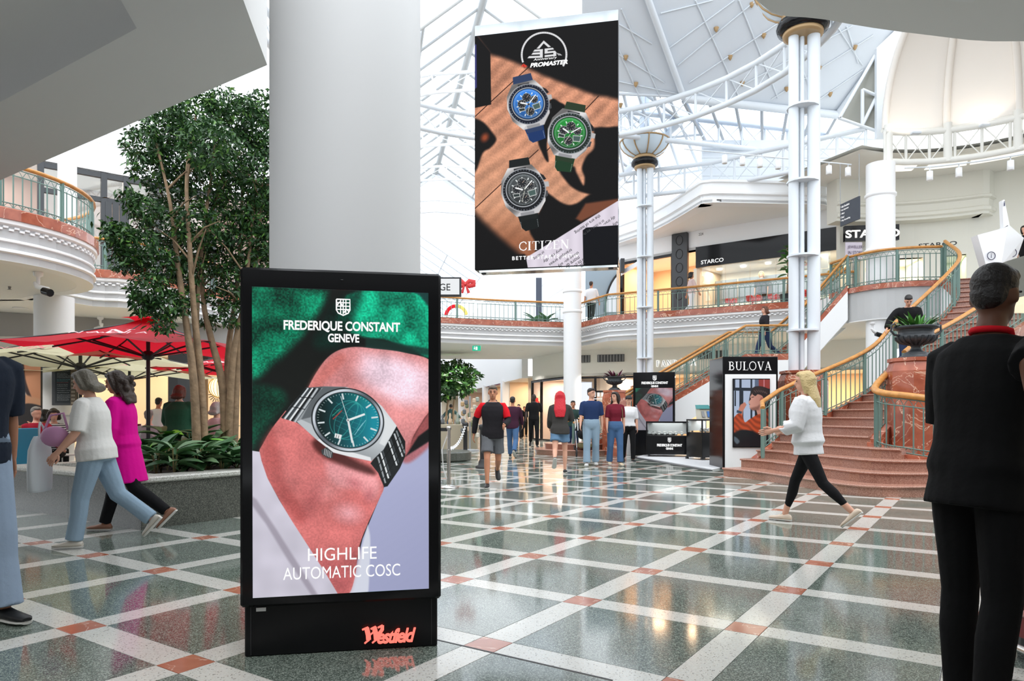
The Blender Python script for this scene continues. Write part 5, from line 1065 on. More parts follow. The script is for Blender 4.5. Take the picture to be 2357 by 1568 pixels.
# ---------------- seated man by a window (portrait panel)
def portrait():
    X = lambda u, v: 1687 + 82 * u + 0 * v; Y = lambda u, v: 874 + 154 * v + 0 * u
    A = Art(328, 616, X, Y, (20, 24, 28)); n2 = A.noise((3, 3), 22)
    A.poly([(1680, 870), (1735, 870), (1735, 990), (1680, 990)], (176, 190, 214), .5); A.poly([(1735, 870), (1745, 870), (1745, 930), (1735, 930)], (90, 104, 128), .5); A.poly([(1744, 870), (1770, 870), (1770, 896), (1744, 890)], (150, 56, 52), 1); A.line((1756, 870), (1756, 893), 2, (210, 140, 150))
    for p, q, w_ in (((1702, 870), (1702, 990), 5), ((1680, 896), (1735, 897), 7), ((1706, 900), (1706, 990), 5), ((1727, 870), (1727, 990), 4), ((1688, 870), (1688, 895), 4), ((1690, 900), (1690, 935), 3)): A.line(p, q, w_, (30, 40, 52), .5)
    A.smooth([(1724, 908), (1732, 892), (1750, 890), (1766, 898), (1772, 925), (1770, 960), (1745, 962), (1734, 945), (1722, 930)], (34, 26, 28), 1.4)
    sk = lambda r, g, b: (lambda X_, Y_: np.array([r, g, b], float) + (26 * np.clip((1745 - X_) / 30, -1, 1))[..., None])
    A.poly([(1729, 906), (1724, 914), (1726, 919), (1720, 926), (1722, 930), (1724, 931), (1722, 936), (1724, 940), (1728, 944), (1738, 944), (1742, 958), (1760, 952), (1758, 930), (1752, 908), (1738, 900)], sk(190, 134, 118), .7)
    A.smooth([(1729, 908), (1734, 894), (1748, 891), (1764, 900), (1768, 922), (1758, 922), (1752, 912), (1742, 908), (1736, 912)], (40, 30, 32), 1); [A.line((1733 + 5 * k, 899 - 1.2 * k + .35 * k * k), (1738 + 5 * k, 904 - k + .35 * k * k), 1.6, (104, 84, 82), .7, .8) for k in range(6)]; A.ell(1750, 922, 4, 7, (170, 100, 84), .2); A.line((1727, 915), (1733, 914), 1.4, (50, 30, 30))
    A.poly([(1724, 940), (1730, 946), (1744, 944), (1748, 930), (1740, 936)], (110, 70, 60), 3, .7)
    A.poly([(1700, 962), (1697, 945), (1702, 932), (1712, 926), (1716, 932), (1708, 946), (1706, 962)], sk(170, 100, 80), .9); A.poly([(1694, 944), (1706, 948), (1704, 953), (1693, 950)], (60, 74, 92), .7)
    A.smooth([(1688, 960), (1697, 952), (1706, 956), (1712, 972), (1722, 966), (1738, 956), (1750, 952), (1770, 944), (1772, 1000), (1745, 1004), (1730, 994), (1712, 990), (1700, 992), (1684, 1002), (1684, 975)], lambda X_, Y_: np.array([168, 66, 34.]) * (1 + .16 * np.sin((X_ * .7 - Y_) * .45 + np.sin(X_ * .2)) - .5 * np.clip((X_ - 1745) / 25, 0, 1))[..., None], 1)
    A.poly([(1680, 1000), (1700, 990), (1730, 992), (1745, 1000), (1775, 985), (1775, 1040), (1680, 1040)], (14, 18, 24), 4); A.smooth([(1687, 1004), (1694, 1008), (1700, 1016), (1694, 1022), (1687, 1014)], (86, 98, 108), 2)
    return A.image('portrait_picture')
IM_PORT = portrait()
def poster_face():
    A = Art(120, 260, lambda u, v: 100 * u + 0 * v, lambda u, v: 216 * v + 0 * u, (216, 205, 190)); 
    A.smooth([(40, 40), (60, 15), (90, 18), (110, 50), (112, 120), (95, 160), (70, 130), (50, 90)], (50, 30, 28), 2); A.smooth([(60, 60), (95, 50), (120, 90), (120, 160), (90, 150), (66, 100)], (206, 140, 100), 2)
    A.smooth([(40, 120), (80, 130), (120, 150), (120, 230), (30, 230)], (206, 150, 112), 3); A.smooth([(30, 150), (80, 145), (120, 165), (120, 230), (20, 230)], (34, 26, 26), 2)
    return A.image('café_poster')
def chalk():
    A = Art(200, 320, lambda u, v: 100 * u + 0 * v, lambda u, v: 160 * v + 0 * u, (42, 48, 54)); r = np.random.RandomState(5)
    y = 8.
    while y < 150:
        c = (96, 190, 196) if y < 14 or 62 < y < 72 else ((206, 90, 100) if 72 < y < 80 else (205, 210, 212)); x = 10.; end = r.uniform(50, 88)
        while x < end:
            w_ = r.uniform(3, 9); k = 0.
            while k < w_: A.line((x + k, y + r.uniform(-1.4, 1.4)), (x + k + 1.3, y + r.uniform(-1.6, 1.6)), .8, c, .4, .9); k += 1.2
            x += w_ + 2.4
        y += r.choice([5.6, 6.2, 9.])
    return A.image('chalk_menu')
# ================================================================ ADVERTISING SCREENS
def shield():
    o = [(0, 1), (.9, 1), (.9, .3), (.78, .1), (.45, -.05), (.12, .1), (0, .3), (0, 1)]
    st = [(o, .09)] + [([(x, .02), (x, 1)], .07) for x in (.28, .45, .63)] + [([(0, y), (.9, y)], .07) for y in (.34, .55, .78)] + [([(.05, .62), (.2, .82), (.4, .6)], .1), ([(.5, .12), (.66, .36), (.84, .2)], .1)]
    return strokes(st)
def ptext(s, x0, y0, x1, y1, hpx, o, n, m, parent, lift=.004, **kw):
    a, b = onplane(x0, y0, o, n), onplane(x1, y1, o, n); d = b - a; ux = Vector((d.x, d.y, 0)).normalized(); c = (a + b) / 2 + n * lift
    return text(s, c, ux, UZ, (b - a).length, hpx * c.y / F, m, parent, **kw)
bl, br = G(556, 1517), G(1012, 1490); ux = (br - bl).normalized(); nf = ux.cross(UZ); tang = math.atan2(ux.y, ux.x); Wt = (br - bl).length
tot = thing('advertising_screen', 'large freestanding black digital totem showing a green-dial wristwatch on a wrist', 'screen', bl + ux * Wt / 2, tang)
hz0, hz1 = .245, 1.875
mb = MB(); mb.box((0, .15, .125), (Wt - .02, .26, .25), 0, .006); part('base', mb, mat('totem_black', (.005, .005, .006), .3, spec=.25), tot, False)
mb = MB(); mb.box((0, .14, (hz0 + hz1) / 2), (Wt + .012, .30, hz1 - hz0), 0, .012); part('housing', mb, BLACK, tot, False)
for sx in (-1, 1): mb = MB(); mb.box((sx * (Wt / 2 - .04), .017, .125), (.004, .006, .23)); part('seam', mb, BLACKM, tot, False)
fo = bl + nf * .011; 
scr = [onplane(*p, fo, nf) + nf * .002 for p in ((582, 1377), (987, 1355), (986, 675), (580, 660))]
SM = screen_mat('wrist_screen', IM_WRIST, .95, .12, sp=.3); screen('display', scr, SM, tot)
LT = emi('letter_white', (1, 1, 1), 1.0); fo2 = fo + nf * .003
ptext('FREDERIQUE CONSTANT', 653, 750.5, 921, 755.5, 26, fo2, nf, LT, tot, bold=.028, space=.98); ptext('GENEVE', 755, 778, 827, 779.5, 20, fo2, nf, LT, tot, bold=.028, space=.98)
ptext('HIGHLIFE', 709, 1276, 867, 1273, 29, fo2, nf, LT, tot); ptext('AUTOMATIC COSC', 652, 1320, 921, 1312, 28, fo2, nf, LT, tot)
ptext('', 773, 708, 807, 708, 40, fo2, nf, LT, tot, glyph=shield(), name='crest')
RG = emi('neon_red', (1.0, .16, .12), 1.6); fb_ = bl - nf * .016
Wg = strokes([([(.0, .84), (.16, .92), (.3, .98)], .09), ([(.22, .94), (.3, .5), (.32, .2)], .24), ([(.36, .2), (.22, .08), (.12, -.02)], .08), ([(.32, .42), (.52, .62), (.62, .8)], .07), ([(.42, .86), (.56, .94), (.68, 1.)], .09), ([(.6, .96), (.68, .5), (.7, .2)], .24), ([(.74, .2), (.6, .08), (.5, -.02)], .08), ([(.78, .92), (.9, .99), (1.02, 1.06)], .09), ([(1.0, 1.04), (1.0, .8), (.9, .62), (.74, .42)], .18)])
ptext('', 833, 1459, 884, 1457, 42, fb_, nf, RG, tot, glyph=Wg, lift=.012, depth=.01)
ptext('estfield', 868, 1463, 957, 1459, 33, fb_, nf, RG, tot, bold=.02, shear=.3, space=.82, lift=.012, depth=.01)
mb = MB(); q = onplane(601, 1403, fb_, nf); mb.box(q, (.045, .006, .018), tang); part('sticker', mb, mat('sticker_grey', (.6, .6, .58), .5), tot)
mb = MB(); q = onplane(787, 645, fo, nf); mb.lathe([(0, 0), (.006, 0), (.006, .002)], 10, q); part('camera_eye', mb, GREYM, tot)
ptext('p', 555, 830, 564, 830, 34, fo, nf, mat('sign_pale', (.75, .78, .8), .5), tot, bold=.02) if False else None
# hanging double sided screen
YL, YR = 13.3, 12.76; hbl, hbr, htr, htl = P(1093, 621, YL), P(1423, 610, YR), P(1423, 48, YR), P(1093, 82, YL)
zb_, zt_ = (hbl.z + hbr.z) / 2, (htl.z + htr.z) / 2; hu = Vector((hbr.x - hbl.x, hbr.y - hbl.y, 0)).normalized(); hn = hu.cross(UZ); hang = math.atan2(hu.y, hu.x); hc = (hbl + hbr) / 2; hw_ = Vector((hbr.x - hbl.x, hbr.y - hbl.y, 0)).length
had = thing('hanging_screen', 'large hanging digital billboard showing three wristwatches on a wooden floor', 'screen', (hc.x, hc.y, zb_), hang)
MIR = mat('mirror_trim', (.58, .62, .64), .12, metal=1.)
mb = MB(); mb.box((0, .16, (zt_ - zb_) / 2), (hw_, .30, zt_ - zb_), 0, .006); part('cabinet', mb, BLACK, had, False)
mb = MB(); mb.box((0, .16, zt_ - zb_ + .10), (hw_, .30, .20), 0, .004); part('header', mb, MIR, had, False)
mb = MB(); mb.box((.03, .17, -.02), (hw_ - .1, .28, .04)); part('bottom_trim', mb, MIR, had, False)
for x in (-hw_ / 2 + .14, hw_ / 2 - .14): mb = MB(); mb.lathe([(0, -.05), (.045, -.045), (.05, 0)], 12, (x, .14, -.01)); part('foot_cap', mb, DARKG, had, False)
for x in (-.02,): mb = MB(); mb.tube([(x, .16, zt_ - zb_ + .2), (x, .16, zt_ - zb_ + 4.2)], .055, 10); part('hanger', mb, STEEL, had, False)
screen('display', [Vector((p.x, p.y, z)) + hn * .004 for p, z in ((hbl, zb_ + .01), (hbr, zb_ + .01), (hbr, zt_), (hbl, zt_))], screen_mat('watch_screen', IM_WATCH, 1.0, .7, sp=0.), had)
ho = Vector((hbl.x, hbl.y, 0)) + hn * .012
ptext('Anniversary', 1228, 138.5, 1282, 133.0, 7, ho, hn, LT, had, bold=.01, shear=.2); ptext('PROMASTER', 1220, 150.5, 1307, 142.5, 10.5, ho, hn, LT, had, bold=.05, shear=.25)
ptext('', 1195, 567, 1310, 562, 22, ho, hn, LT, had, glyph=serif('CITIZEN')); ptext('BETTER STARTS NOW', 1179, 594, 1332, 589, 9, ho, hn, LT, had, bold=.03, space=1.35)
INK = mat('print_black', (.01, .01, .012), .6)
for s, x, y, w_, h_ in (('the era of leaving', 1352, 516, 80, 10), ('an in cities - any ra-', 1366, 524, 66, 9), ('or leaving', 1240, 588, 34, 9), ('any ra- dly', 1272, 588, 60, 9), ('tranquil areas', 1290, 592, 72, 9), ('those an- ally', 1308, 597, 66, 9), ('more di-', 1318, 604, 44, 9), ('w the cr-', 1334, 605, 30, 9), ('tree', 1341, 609, 14, 7), ('dly tran-', 1402, 508, 36, 9), ('ally', 1416, 515, 16, 9)):
    c = onplane(x, y, ho, hn); text(s, c + hn * .004, hu, UZ, w_ * c.y / F * .86, h_ * c.y / F, INK, had, rot=PI + R(33), bold=.01)
# ---- branded stand with portrait panel
b0 = G(1663, 1081); bst = thing('display_stand', 'tall black stand with a white front and a portrait panel beside the near stair', 'stand', (b0.x + .6, b0.y, 0))
Wb = 127.5 * b0.y / F; Hb = H + (954 - 821) * b0.y / F; px_ = lambda x: (x - 1663) * b0.y / F - .6; pz_ = lambda y: H - (y - 954) * b0.y / F
mb = MB(); mb.box((px_(1727), .5, Hb / 2), (Wb, 1.0, Hb), 0, .01); part('carcass', mb, BLACK, bst, False)
mb = MB(); mb.box((px_(1727), -.012, (pz_(862) + .02) / 2), ((1784 - 1667) * b0.y / F, .03, pz_(862) - .02), 0, .004); part('front_panel', mb, WHITE, bst, False)
mb = MB(); mb.box((px_(1727.5), -.04, pz_(951)), (85 * b0.y / F, .05, 158 * b0.y / F), 0, .005); part('bezel', mb, BLACK, bst, False)
yy = b0.y - .068; qs = [Vector((b0.x + .6 + px_(x), yy, pz_(y))) for x, y in ((1687, 1028), (1769, 1028), (1769, 874), (1687, 874))]; screen('display', qs, screen_mat('portrait_screen', IM_PORT, .9, .2), bst)
o_ = Vector((b0.x, b0.y - .004, 0)); ny = Vector((0, -1, 0))
ptext('', 1677, 843, 1776, 842, 21, o_, ny, LT, bst, glyph=serif('BULOVA', .09))
# ---- watch brand stand and counters
c0_ = Vector(((1459 - CX) * 20.0 / F, 20.0, 0)); fst = thing('display_stand', 'black stand with a watch picture standing behind the glass counter', 'stand', c0_ + Vector((.57, 0, 0)), R(-14))
ws = 1.17; hs = H + 97 * 20 / F
mb = MB(); mb.box((0, .22, hs / 2), (ws, .40, hs), 0, .01); part('carcass', mb, BLACK, fst, False)
mtx = Matrix.Translation(fst.location) @ Matrix.Rotation(R(-14), 4, 'Z'); fl = lambda x, z, y=.015: mtx @ Vector((x, y, z))
screen('picture', [fl(-.52, .72), fl(.52, .72), fl(.52, 1.92), fl(-.52, 1.92)], screen_mat('wrist_print', IM_WRIST, .42, .25), fst, ((0, .02), (1, .02), (1, .78), (0, .78)))
fx = Vector((math.cos(R(-14)), math.sin(R(-14)), 0))
text('FREDERIQUE CONSTANT', fl(.02, 2.06), fx, UZ, .74, .085, LT, fst, bold=.05, space=.92); text('GENEVE', fl(.02, 1.97), fx, UZ, .2, .06, LT, fst, bold=.05, space=.92); text('', fl(.02, 2.2), fx, UZ, .11, .15, LT, fst, glyph=shield(), name='crest')
def counter(lab, c, w_, d, h, hb, rz, casters=True, text_=True, oct_=False):
    t_ = thing('glass_counter', lab, 'counter', (c[0], c[1], 0), rz); 
    mb = MB(); mb.box((0, d / 2, (hb + .09) / 2), (w_, d, hb - .09), 0, .008); part('cabinet', mb, BLACK, t_, False)
    mb = MB(); mb.box((0, d / 2, h - .02), (w_, d, .04), 0, .004); part('top_frame', mb, BLACK, t_, False)
    for x, y in ((-w_ / 2 + .015, .015), (w_ / 2 - .015, .015), (-w_ / 2 + .015, d - .015), (w_ / 2 - .015, d - .015)):
        mb = MB(); mb.box((x, y, (h + hb) / 2), (.03, .03, h - hb)); part('corner_post', mb, BLACK, t_, False)
        wl = obj('caster', None, t_, False) if False else None
        mb = MB(); mb.tube([(x * .9 - .02, y + .04, .045), (x * .9 + .02, y + .04, .045)], .045, 12); mb.box((x * .9, y + .04, .085), (.05, .05, .03)); part('caster', mb, BLACKM, t_, False)
    for a, b in (((-w_ / 2 + .03, .012), (w_ / 2 - .03, .012)), ((-w_ / 2 + .012, .03), (-w_ / 2 + .012, d - .03))):
        mb = MB(); mb.slab([(a[0], a[1], hb), (b[0], b[1], hb), (b[0], b[1], h - .04), (a[0], a[1], h - .04)], (.004, .004, 0)); part('pane', mb, GLASS, t_, False)
    mb = MB(); mb.box((0, d - .04, (h + hb) / 2), (w_ - .1, .02, h - hb - .06)); part('back_panel', mb, mat('case_grey', (.55, .57, .58), .3), t_, False)
    return t_
cc = Vector(((1541 - CX) * 18.9 / F, 18.9, 0)); ct = counter('long black glass topped counter with white watch displays and white lettering', cc, 1.24, .6, .98, .6, R(-12)); cm = Matrix.Translation(cc) @ Matrix.Rotation(R(-12), 4, 'Z')
cxv = Vector((math.cos(R(-12)), math.sin(R(-12)), 0)); cl_ = lambda x, z, y=-.006: cm @ Vector((x, y, z))
text('FREDERIQUE CONSTANT', cl_(0, .335), cxv, UZ, .66, .085, LT, ct, bold=.05, space=.92); text('GENEVE', cl_(0, .25), cxv, UZ, .19, .06, LT, ct, bold=.05, space=.92); text('', cl_(0, .48), cxv, UZ, .09, .13, LT, ct, glyph=shield(), name='crest')
lamp('AREA', 'case_lamp', cm @ Vector((0, .3, .93)), 6, (1, 1, 1), .8)
wp = thing('watch_cushion', 'small white watch cushion inside the glass counters', 'watch display', cm @ Vector((-.3, .15, .61)), R(-12), 'watch cushions in the glass counters')
mb = MB(); mb.box((0, 0, .05), (.07, .06, .1), 0, .02); part('cushion', mb, WHITE, wp, False); mb = MB(); mb.tube([(.05 * math.cos(k * PI / 8), -.034, .06 + .035 * math.sin(k * PI / 8)) for k in range(16)], .008, 5, closed=True); part('watch', mb, CHROME, wp, False)
for k in range(1, 12): dup(wp, cm @ Vector((-.42 + (k % 6) * .15, .14 + .16 * (k // 6), .605)), R(-12 + random.uniform(-20, 20)))
cr_ = Vector(((1639 - CX) * 17.6 / F, 17.6, 0)); counter('square black glass case standing close to the portrait stand', cr_, .62, .62, 1.05, .72, R(24)); lamp('AREA', 'case_lamp', cr_ + Vector((0, .35, 1.0)), 4, (1, 1, 1), .5)
m2 = Matrix.Translation(cr_) @ Matrix.Rotation(R(24), 4, 'Z')
for k in range(5): dup(wp, m2 @ Vector((-.22 + k * .11, .16, .725)), R(24))
bx = thing('display_box', 'teal and cream pamphlet box standing on the square glass case', 'box', m2 @ Vector((0, .3, 1.05)), R(24)); TEAL = mat('teal_card', (70, 140, 140), .6)
mb = MB(); mb.slab([(-.2, -.1, 0), (.2, -.1, 0), (.15, .0, .3), (-.15, .0, .3)], (0, .16, 0)); part('body', mb, mat('cream_card', (205, 200, 184), .6), bx, False)
mb = MB(); mb.slab([(-.19, -.06, .26), (.19, -.06, .26), (.15, .02, .36), (-.15, .02, .36)], (0, .15, 0)); part('lid', mb, TEAL, bx, False)
for x in (-.09, .08): mb = MB(); mb.slab([(x - .05, -.105, .05), (x + .05, -.105, .05), (x + .04, -.045, .2), (x - .04, -.045, .2)], (0, -.004, 0)); part('leaflet', mb, mat('blue_card', (70, 120, 190), .6) if x > 0 else GREYM, bx, False)
pl_ = [G(*p) for p in ((1480, 1050), (1466, 1054), (1640, 1084), (1668, 1078), (1640, 1056), (1560, 1046))]
mb = MB(); mb.prism([(p.x, p.y) for p in pl_], .0, .03); dk = single('floor_mat', mb, mat('mat_pale', (.72, .73, .75), .4), 'pale raised mat under the glass counters', 'mat')
mb = MB(); a, b = pl_[1], pl_[2]; d = (b - a).normalized(); mb.slab([a, b, b + Vector((d.y, -d.x, 0)) * .16, a + Vector((d.y, -d.x, 0)) * .16], (0, 0, .012)); part('edge_strip', mb, DARKG, dk)
# ================================================================ PLANTER, PLANTS, TREE
PC = G(325, 1221); pq = [PC, PC + FA * 3.7, PC + FA * 3.7 + FB * 3.1, PC + FB * 3.1]; zc = .535
plt = thing('planter', 'low raised planter of dark speckled granite with a pale stone rim', 'planter', PC)
def ringpoly(q, ins): c = sum(q, Vector()) / 4; return [q[i] + (q[(i + 1) % 4] - q[i]).normalized() * ins + (q[i - 1] - q[i]).normalized() * ins for i in range(4)]
for i in range(4):
    a, b = pq[i], pq[(i + 1) % 4]; L = (b - a).length; n = max(1, round(L / 1.3)); d = (b - a).normalized(); nr = Vector((-d.y, d.x, 0))
    for k in range(n):
        p, q = a + d * (L * k / n + .002), a + d * (L * (k + 1) / n - .002); mb = MB(); mb.slab([p, q, q + nr * .25, p + nr * .25], (0, 0, zc - .06)); part('wall_slab', mb, GRAN2, plt)
    mb = MB(); o1 = ringpoly(pq, -.035); o2 = ringpoly(pq, .30); prof = [(zc - .06, 0), (zc - .045, .02), (zc - .015, .02), (zc, 0)]
    rs = []
    for P1, P2 in ((o1[i], o2[i]), (o1[(i + 1) % 4], o2[(i + 1) % 4])):
        out = (P1 - P2).normalized(); rs.append([P2 + UZ * (zc - .06)] + [P1 + out * e + UZ * z for z, e in prof] + [P2 + UZ * zc])
    mb.rings(rs, True, False); part('rim', mb, CAPG, plt)
mb = MB(); mb.slab([p + UZ * (zc - .1) for p in ringpoly(pq, .24)], (0, 0, .04)); part('soil', mb, mat('soil', (58, 44, 34), .9), plt)
PLM = [mat('plant_leaf_%s' % s, c, .42, spec=.4) for s, c in (('deep', (58, 96, 58)), ('mid', (78, 116, 74)), ('pale', (104, 134, 96)), ('lime', (96, 160, 44)))]
LFM = [leafmesh('leaf', .29, .062, m, .5, 5, .3) for m in PLM]
pls = [(352, 1050), (385, 1040), (430, 1030), (470, 1040), (515, 1035), (545, 1050), (360, 1085), (400, 1092), (455, 1075), (500, 1080), (540, 1075), (345, 1010), (375, 1005), (440, 1000), (490, 1000), (545, 1010), (560, 1040), (420, 1060), (590, 1030), (600, 1060), (370, 1066), (405, 1072), (480, 1062), (525, 1062), (340, 1032), (410, 1018), (465, 1018), (520, 1015)]
STEMM = mat('plant_stem', (120, 112, 70), .6)
for k, (x, y) in enumerate(pls):
    dpt = lerp(9.6, 7.75, (y - 995) / 100) ; q = P(x, y, dpt); q.z = zc - .06
    if (q - PC).dot(FA) < .35: q += FA * .3
    if (q - PC).dot(FB) < .35: q += FB * .25
    t_ = thing('foliage_plant', 'broad leaved green plant growing densely in the granite planter', 'plant', q, 0, 'green plants in the granite planter')
    hgt = random.uniform(.16, .34) + (.12 if y < 1015 else 0); mb = MB()
    for s in range(3): a = random.uniform(0, 6.28); mb.tube([(0, 0, 0), (.03 * math.cos(a), .03 * math.sin(a), hgt * .6), (.05 * math.cos(a), .05 * math.sin(a), hgt)], .008, 5)
    part('stem', mb, STEMM, t_, False)
    for j in range(14):
        o = obj('leaf', LFM[3] if (j == 0 and k % 3 == 0) else LFM[random.choice((0, 0, 1, 1, 2))], t_, False); a = random.uniform(0, 6.28); lv = random.random()
        o.location = (.04 * math.cos(a), .04 * math.sin(a), hgt * (.45 + .6 * lv)); o.rotation_euler = (random.uniform(-.4, .4), -random.uniform(-.1, .5) - lv * .6, a); s = random.uniform(.75, 1.15) * (1.3 if y < 1015 else 1.0); o.scale = (s, s, s)
BARK = mat('bark', (142, 118, 92), .8, noise=(9, .25), bump=(25, .5)); TLM = [mat('tree_leaf_%s' % s, c, .4, spec=.4) for s, c in (('dark', (38, 70, 36)), ('mid', (54, 92, 42)), ('bright', (88, 128, 54)))]
def leafcloud(clumps, per, L=.085, W=.036, seed=1):
    r = np.random.RandomState(seed); vs = []; fs = []; mi = []
    for (c, rad, k) in clumps:
        n = int(per * k); d = r.normal(size=(n, 3)); d /= np.linalg.norm(d, axis=1)[:, None]; rr = np.cbrt(r.uniform(.15, 1, n)); ctr = np.array(c) + d * rr[:, None] * np.array(rad)
        a = r.uniform(0, 2 * PI, n); tilt = r.uniform(-1.2, .35, n); u = np.stack([np.cos(a) * np.cos(tilt), np.sin(a) * np.cos(tilt), np.sin(tilt)], 1)
        w_ = np.cross(u, r.normal(size=(n, 3))); w_ /= np.linalg.norm(w_, axis=1)[:, None] + 1e-9; nrm = np.cross(u, w_); s = r.uniform(.7, 1.25, n)[:, None]
        v = np.stack([ctr, ctr + u * L * .5 * s + w_ * W * .5 * s + nrm * .008, ctr + u * L * s - np.array([0, 0, .01]), ctr + u * L * .5 * s - w_ * W * .5 * s + nrm * .008], 1)
        o = len(vs) * 4 if False else sum(len(x) for x in vs); vs.append(v.reshape(-1, 3)); i = np.arange(n) * 4 + o
        fs.append(np.concatenate([np.stack([i, i + 1, i + 2], 1), np.stack([i, i + 2, i + 3], 1)])); m = r.choice(3, n, p=(.5, .36, .14)); mi.append(np.concatenate([m, m]))
    V = np.concatenate(vs); Fc = np.concatenate(fs); M = np.concatenate(mi)
    me = bpy.data.meshes.new('foliage'); me.vertices.add(len(V)); me.vertices.foreach_set('co', V.ravel()); me.loops.add(Fc.size); me.loops.foreach_set('vertex_index', Fc.ravel().astype(np.int32)); me.polygons.add(len(Fc)); me.polygons.foreach_set('loop_start', np.arange(0, Fc.size, 3).astype(np.int32)); me.polygons.foreach_set('material_index', M.astype(np.int32))
    for m in TLM: me.materials.append(m)
    me.update(calc_edges=True); return me
def tree(nm, lab, basep, trunks, clumps, per, seed, Y0, group=None, leaf=.085):
    t_ = thing(nm, lab, 'tree', basep, 0, group)
    for pts in trunks:
        pp = [P(x, y, Y0 + dy) for x, y, dy in pts]; pp[0].z = min(pp[0].z, zc - .05) if Y0 < 12 else 0.; pp = spline(pp, 4); n = len(pp); r0 = .055 + .01 * random.random()
        mb = MB(); mb.tube(pp, [lerp(r0, .014, (i / (n - 1)) ** 1.1) for i in range(n)], 8); part('trunk', mb, BARK, t_)
        for k in range(6):
            i = int(n * random.uniform(.5, .95)); a = pp[i]; e = a + Vector((random.uniform(-.5, .5), random.uniform(-.4, .4), random.uniform(.2, .6))); mb = MB(); mb.tube([a, a.lerp(e, .5) + Vector((0, 0, .06)), e], [.016, .012, .005], 5); part('branch', mb, BARK, t_)
    cl = []
    for x, y, r_, dy in clumps: c = P(x, y, Y0 + dy); rr = r_ * (Y0 + dy) / F; cl.append((c, (rr, rr * 1.0, rr * .85), (r_ / 70.) ** 2))
    part('foliage', leafcloud(cl, per, leaf, leaf * .42, seed=seed), TLM, t_, kind='stuff')
    return t_
b1 = P(460, 985, 9.1); b1.z = zc - .06
tree('indoor_tree', 'tall indoor fig tree with slim pale stems rising from the planter toward the balcony', b1,
     [[(455, 990, 0), (446, 880, .0), (428, 740, .05), (408, 600, .1), (392, 470, .1), (360, 330, .1)], [(474, 990, .1), (462, 860, .1), (447, 720, .05), (436, 560, 0), (430, 400, .1), (452, 260, .2)], [(462, 990, .2), (455, 860, .4), (452, 720, .5), (470, 520, .5), (500, 330, .5)]],
     [(330, 330, 48, .1), (385, 300, 60, .3), (450, 260, 60, .1), (515, 240, 50, .3), (420, 350, 70, .5), (480, 330, 70, -.2), (345, 385, 48, .2), (390, 430, 50, .5), (470, 420, 70, .6), (330, 480, 40, -.2), (300, 455, 26, -.2), (380, 520, 60, .4), (450, 520, 60, .2), (275, 545, 40, -.3), (320, 570, 55, -.2), (370, 610, 55, .1), (290, 600, 34, -.3), (430, 620, 50, .4), (345, 665, 48, -.3), (385, 700, 44, -.2), (330, 700, 30, -.3), (375, 745, 26, -.3), (420, 690, 36, .2), (440, 570, 60, .7), (400, 260, 40, .2), (260, 520, 22, -.3)], 1150, 5, 9.1, leaf=.075)
b2 = P(530, 985, 9.7); b2.z = zc - .06
tree('indoor_tree', 'second indoor fig tree, its forked stems close behind the black totem', b2,
     [[(520, 990, 0), (512, 890, 0), (486, 780, 0), (468, 690, 0), (470, 560, .1), (520, 380, .1)], [(536, 990, .05), (545, 860, .05), (556, 740, 0), (572, 600, 0), (590, 420, .1)], [(524, 930, 0), (534, 850, -.05), (552, 740, 0), (590, 590, .1), (610, 380, 0)], [(528, 990, .2), (524, 830, .3), (548, 640, .3), (560, 380, .2)]],
     [(560, 270, 55, .0), (600, 300, 60, .2), (545, 350, 66, .1), (605, 400, 66, .0), (555, 450, 70, .2), (610, 500, 60, .1), (520, 520, 56, .1), (570, 560, 66, .2), (615, 600, 55, .2), (540, 640, 50, .1), (500, 600, 44, .2), (590, 680, 50, .1), (540, 720, 40, 0), (500, 680, 32, .1), (600, 240, 40, .1), (640, 450, 60, .1), (650, 330, 60, .1), (640, 560, 60, .2), (480, 740, 22, .1)], 1150, 9, 9.7, leaf=.075)
tree('indoor_tree', 'big rounded dark green tree far along the nave corridor', P(1030, 985, 30), [[(1022, 1000, 0), (1030, 930, 0), (1040, 880, 0)], [(1045, 1000, .2), (1044, 930, .2), (1060, 870, 0)]], [(1010, 860, 38, 0), (1050, 860, 44, .2), (1080, 862, 24, 0), (1060, 890, 26, -.3), (1020, 895, 30, -.3), (1075, 885, 18, -.4), (980, 860, 40, 0), (1000, 905, 20, -.3)], 1500, 12, 30, leaf=.26)
# loose outer leaves of the big tree as single pieces
lm = leafmesh('leaf', .095, .02, TLM[1], .25, 2, .2); bt = COL.objects['indoor_tree']; r_ = random.Random(4)
for k in range(160):
    x, y = r_.choice([(300, 350), (280, 545), (250, 540), (330, 690), (360, 740), (320, 470), (390, 720), (300, 610), (345, 660), (300, 440)]); q = P(x + r_.gauss(0, 18), y + r_.gauss(0, 20), 8.7 + r_.uniform(-.2, .2))
    o = obj('leaf', lm, bt, False); o.location = q - bt.location; o.rotation_euler = (r_.uniform(-.6, .6), r_.uniform(-.2, 1.2), r_.uniform(0, 6.28))
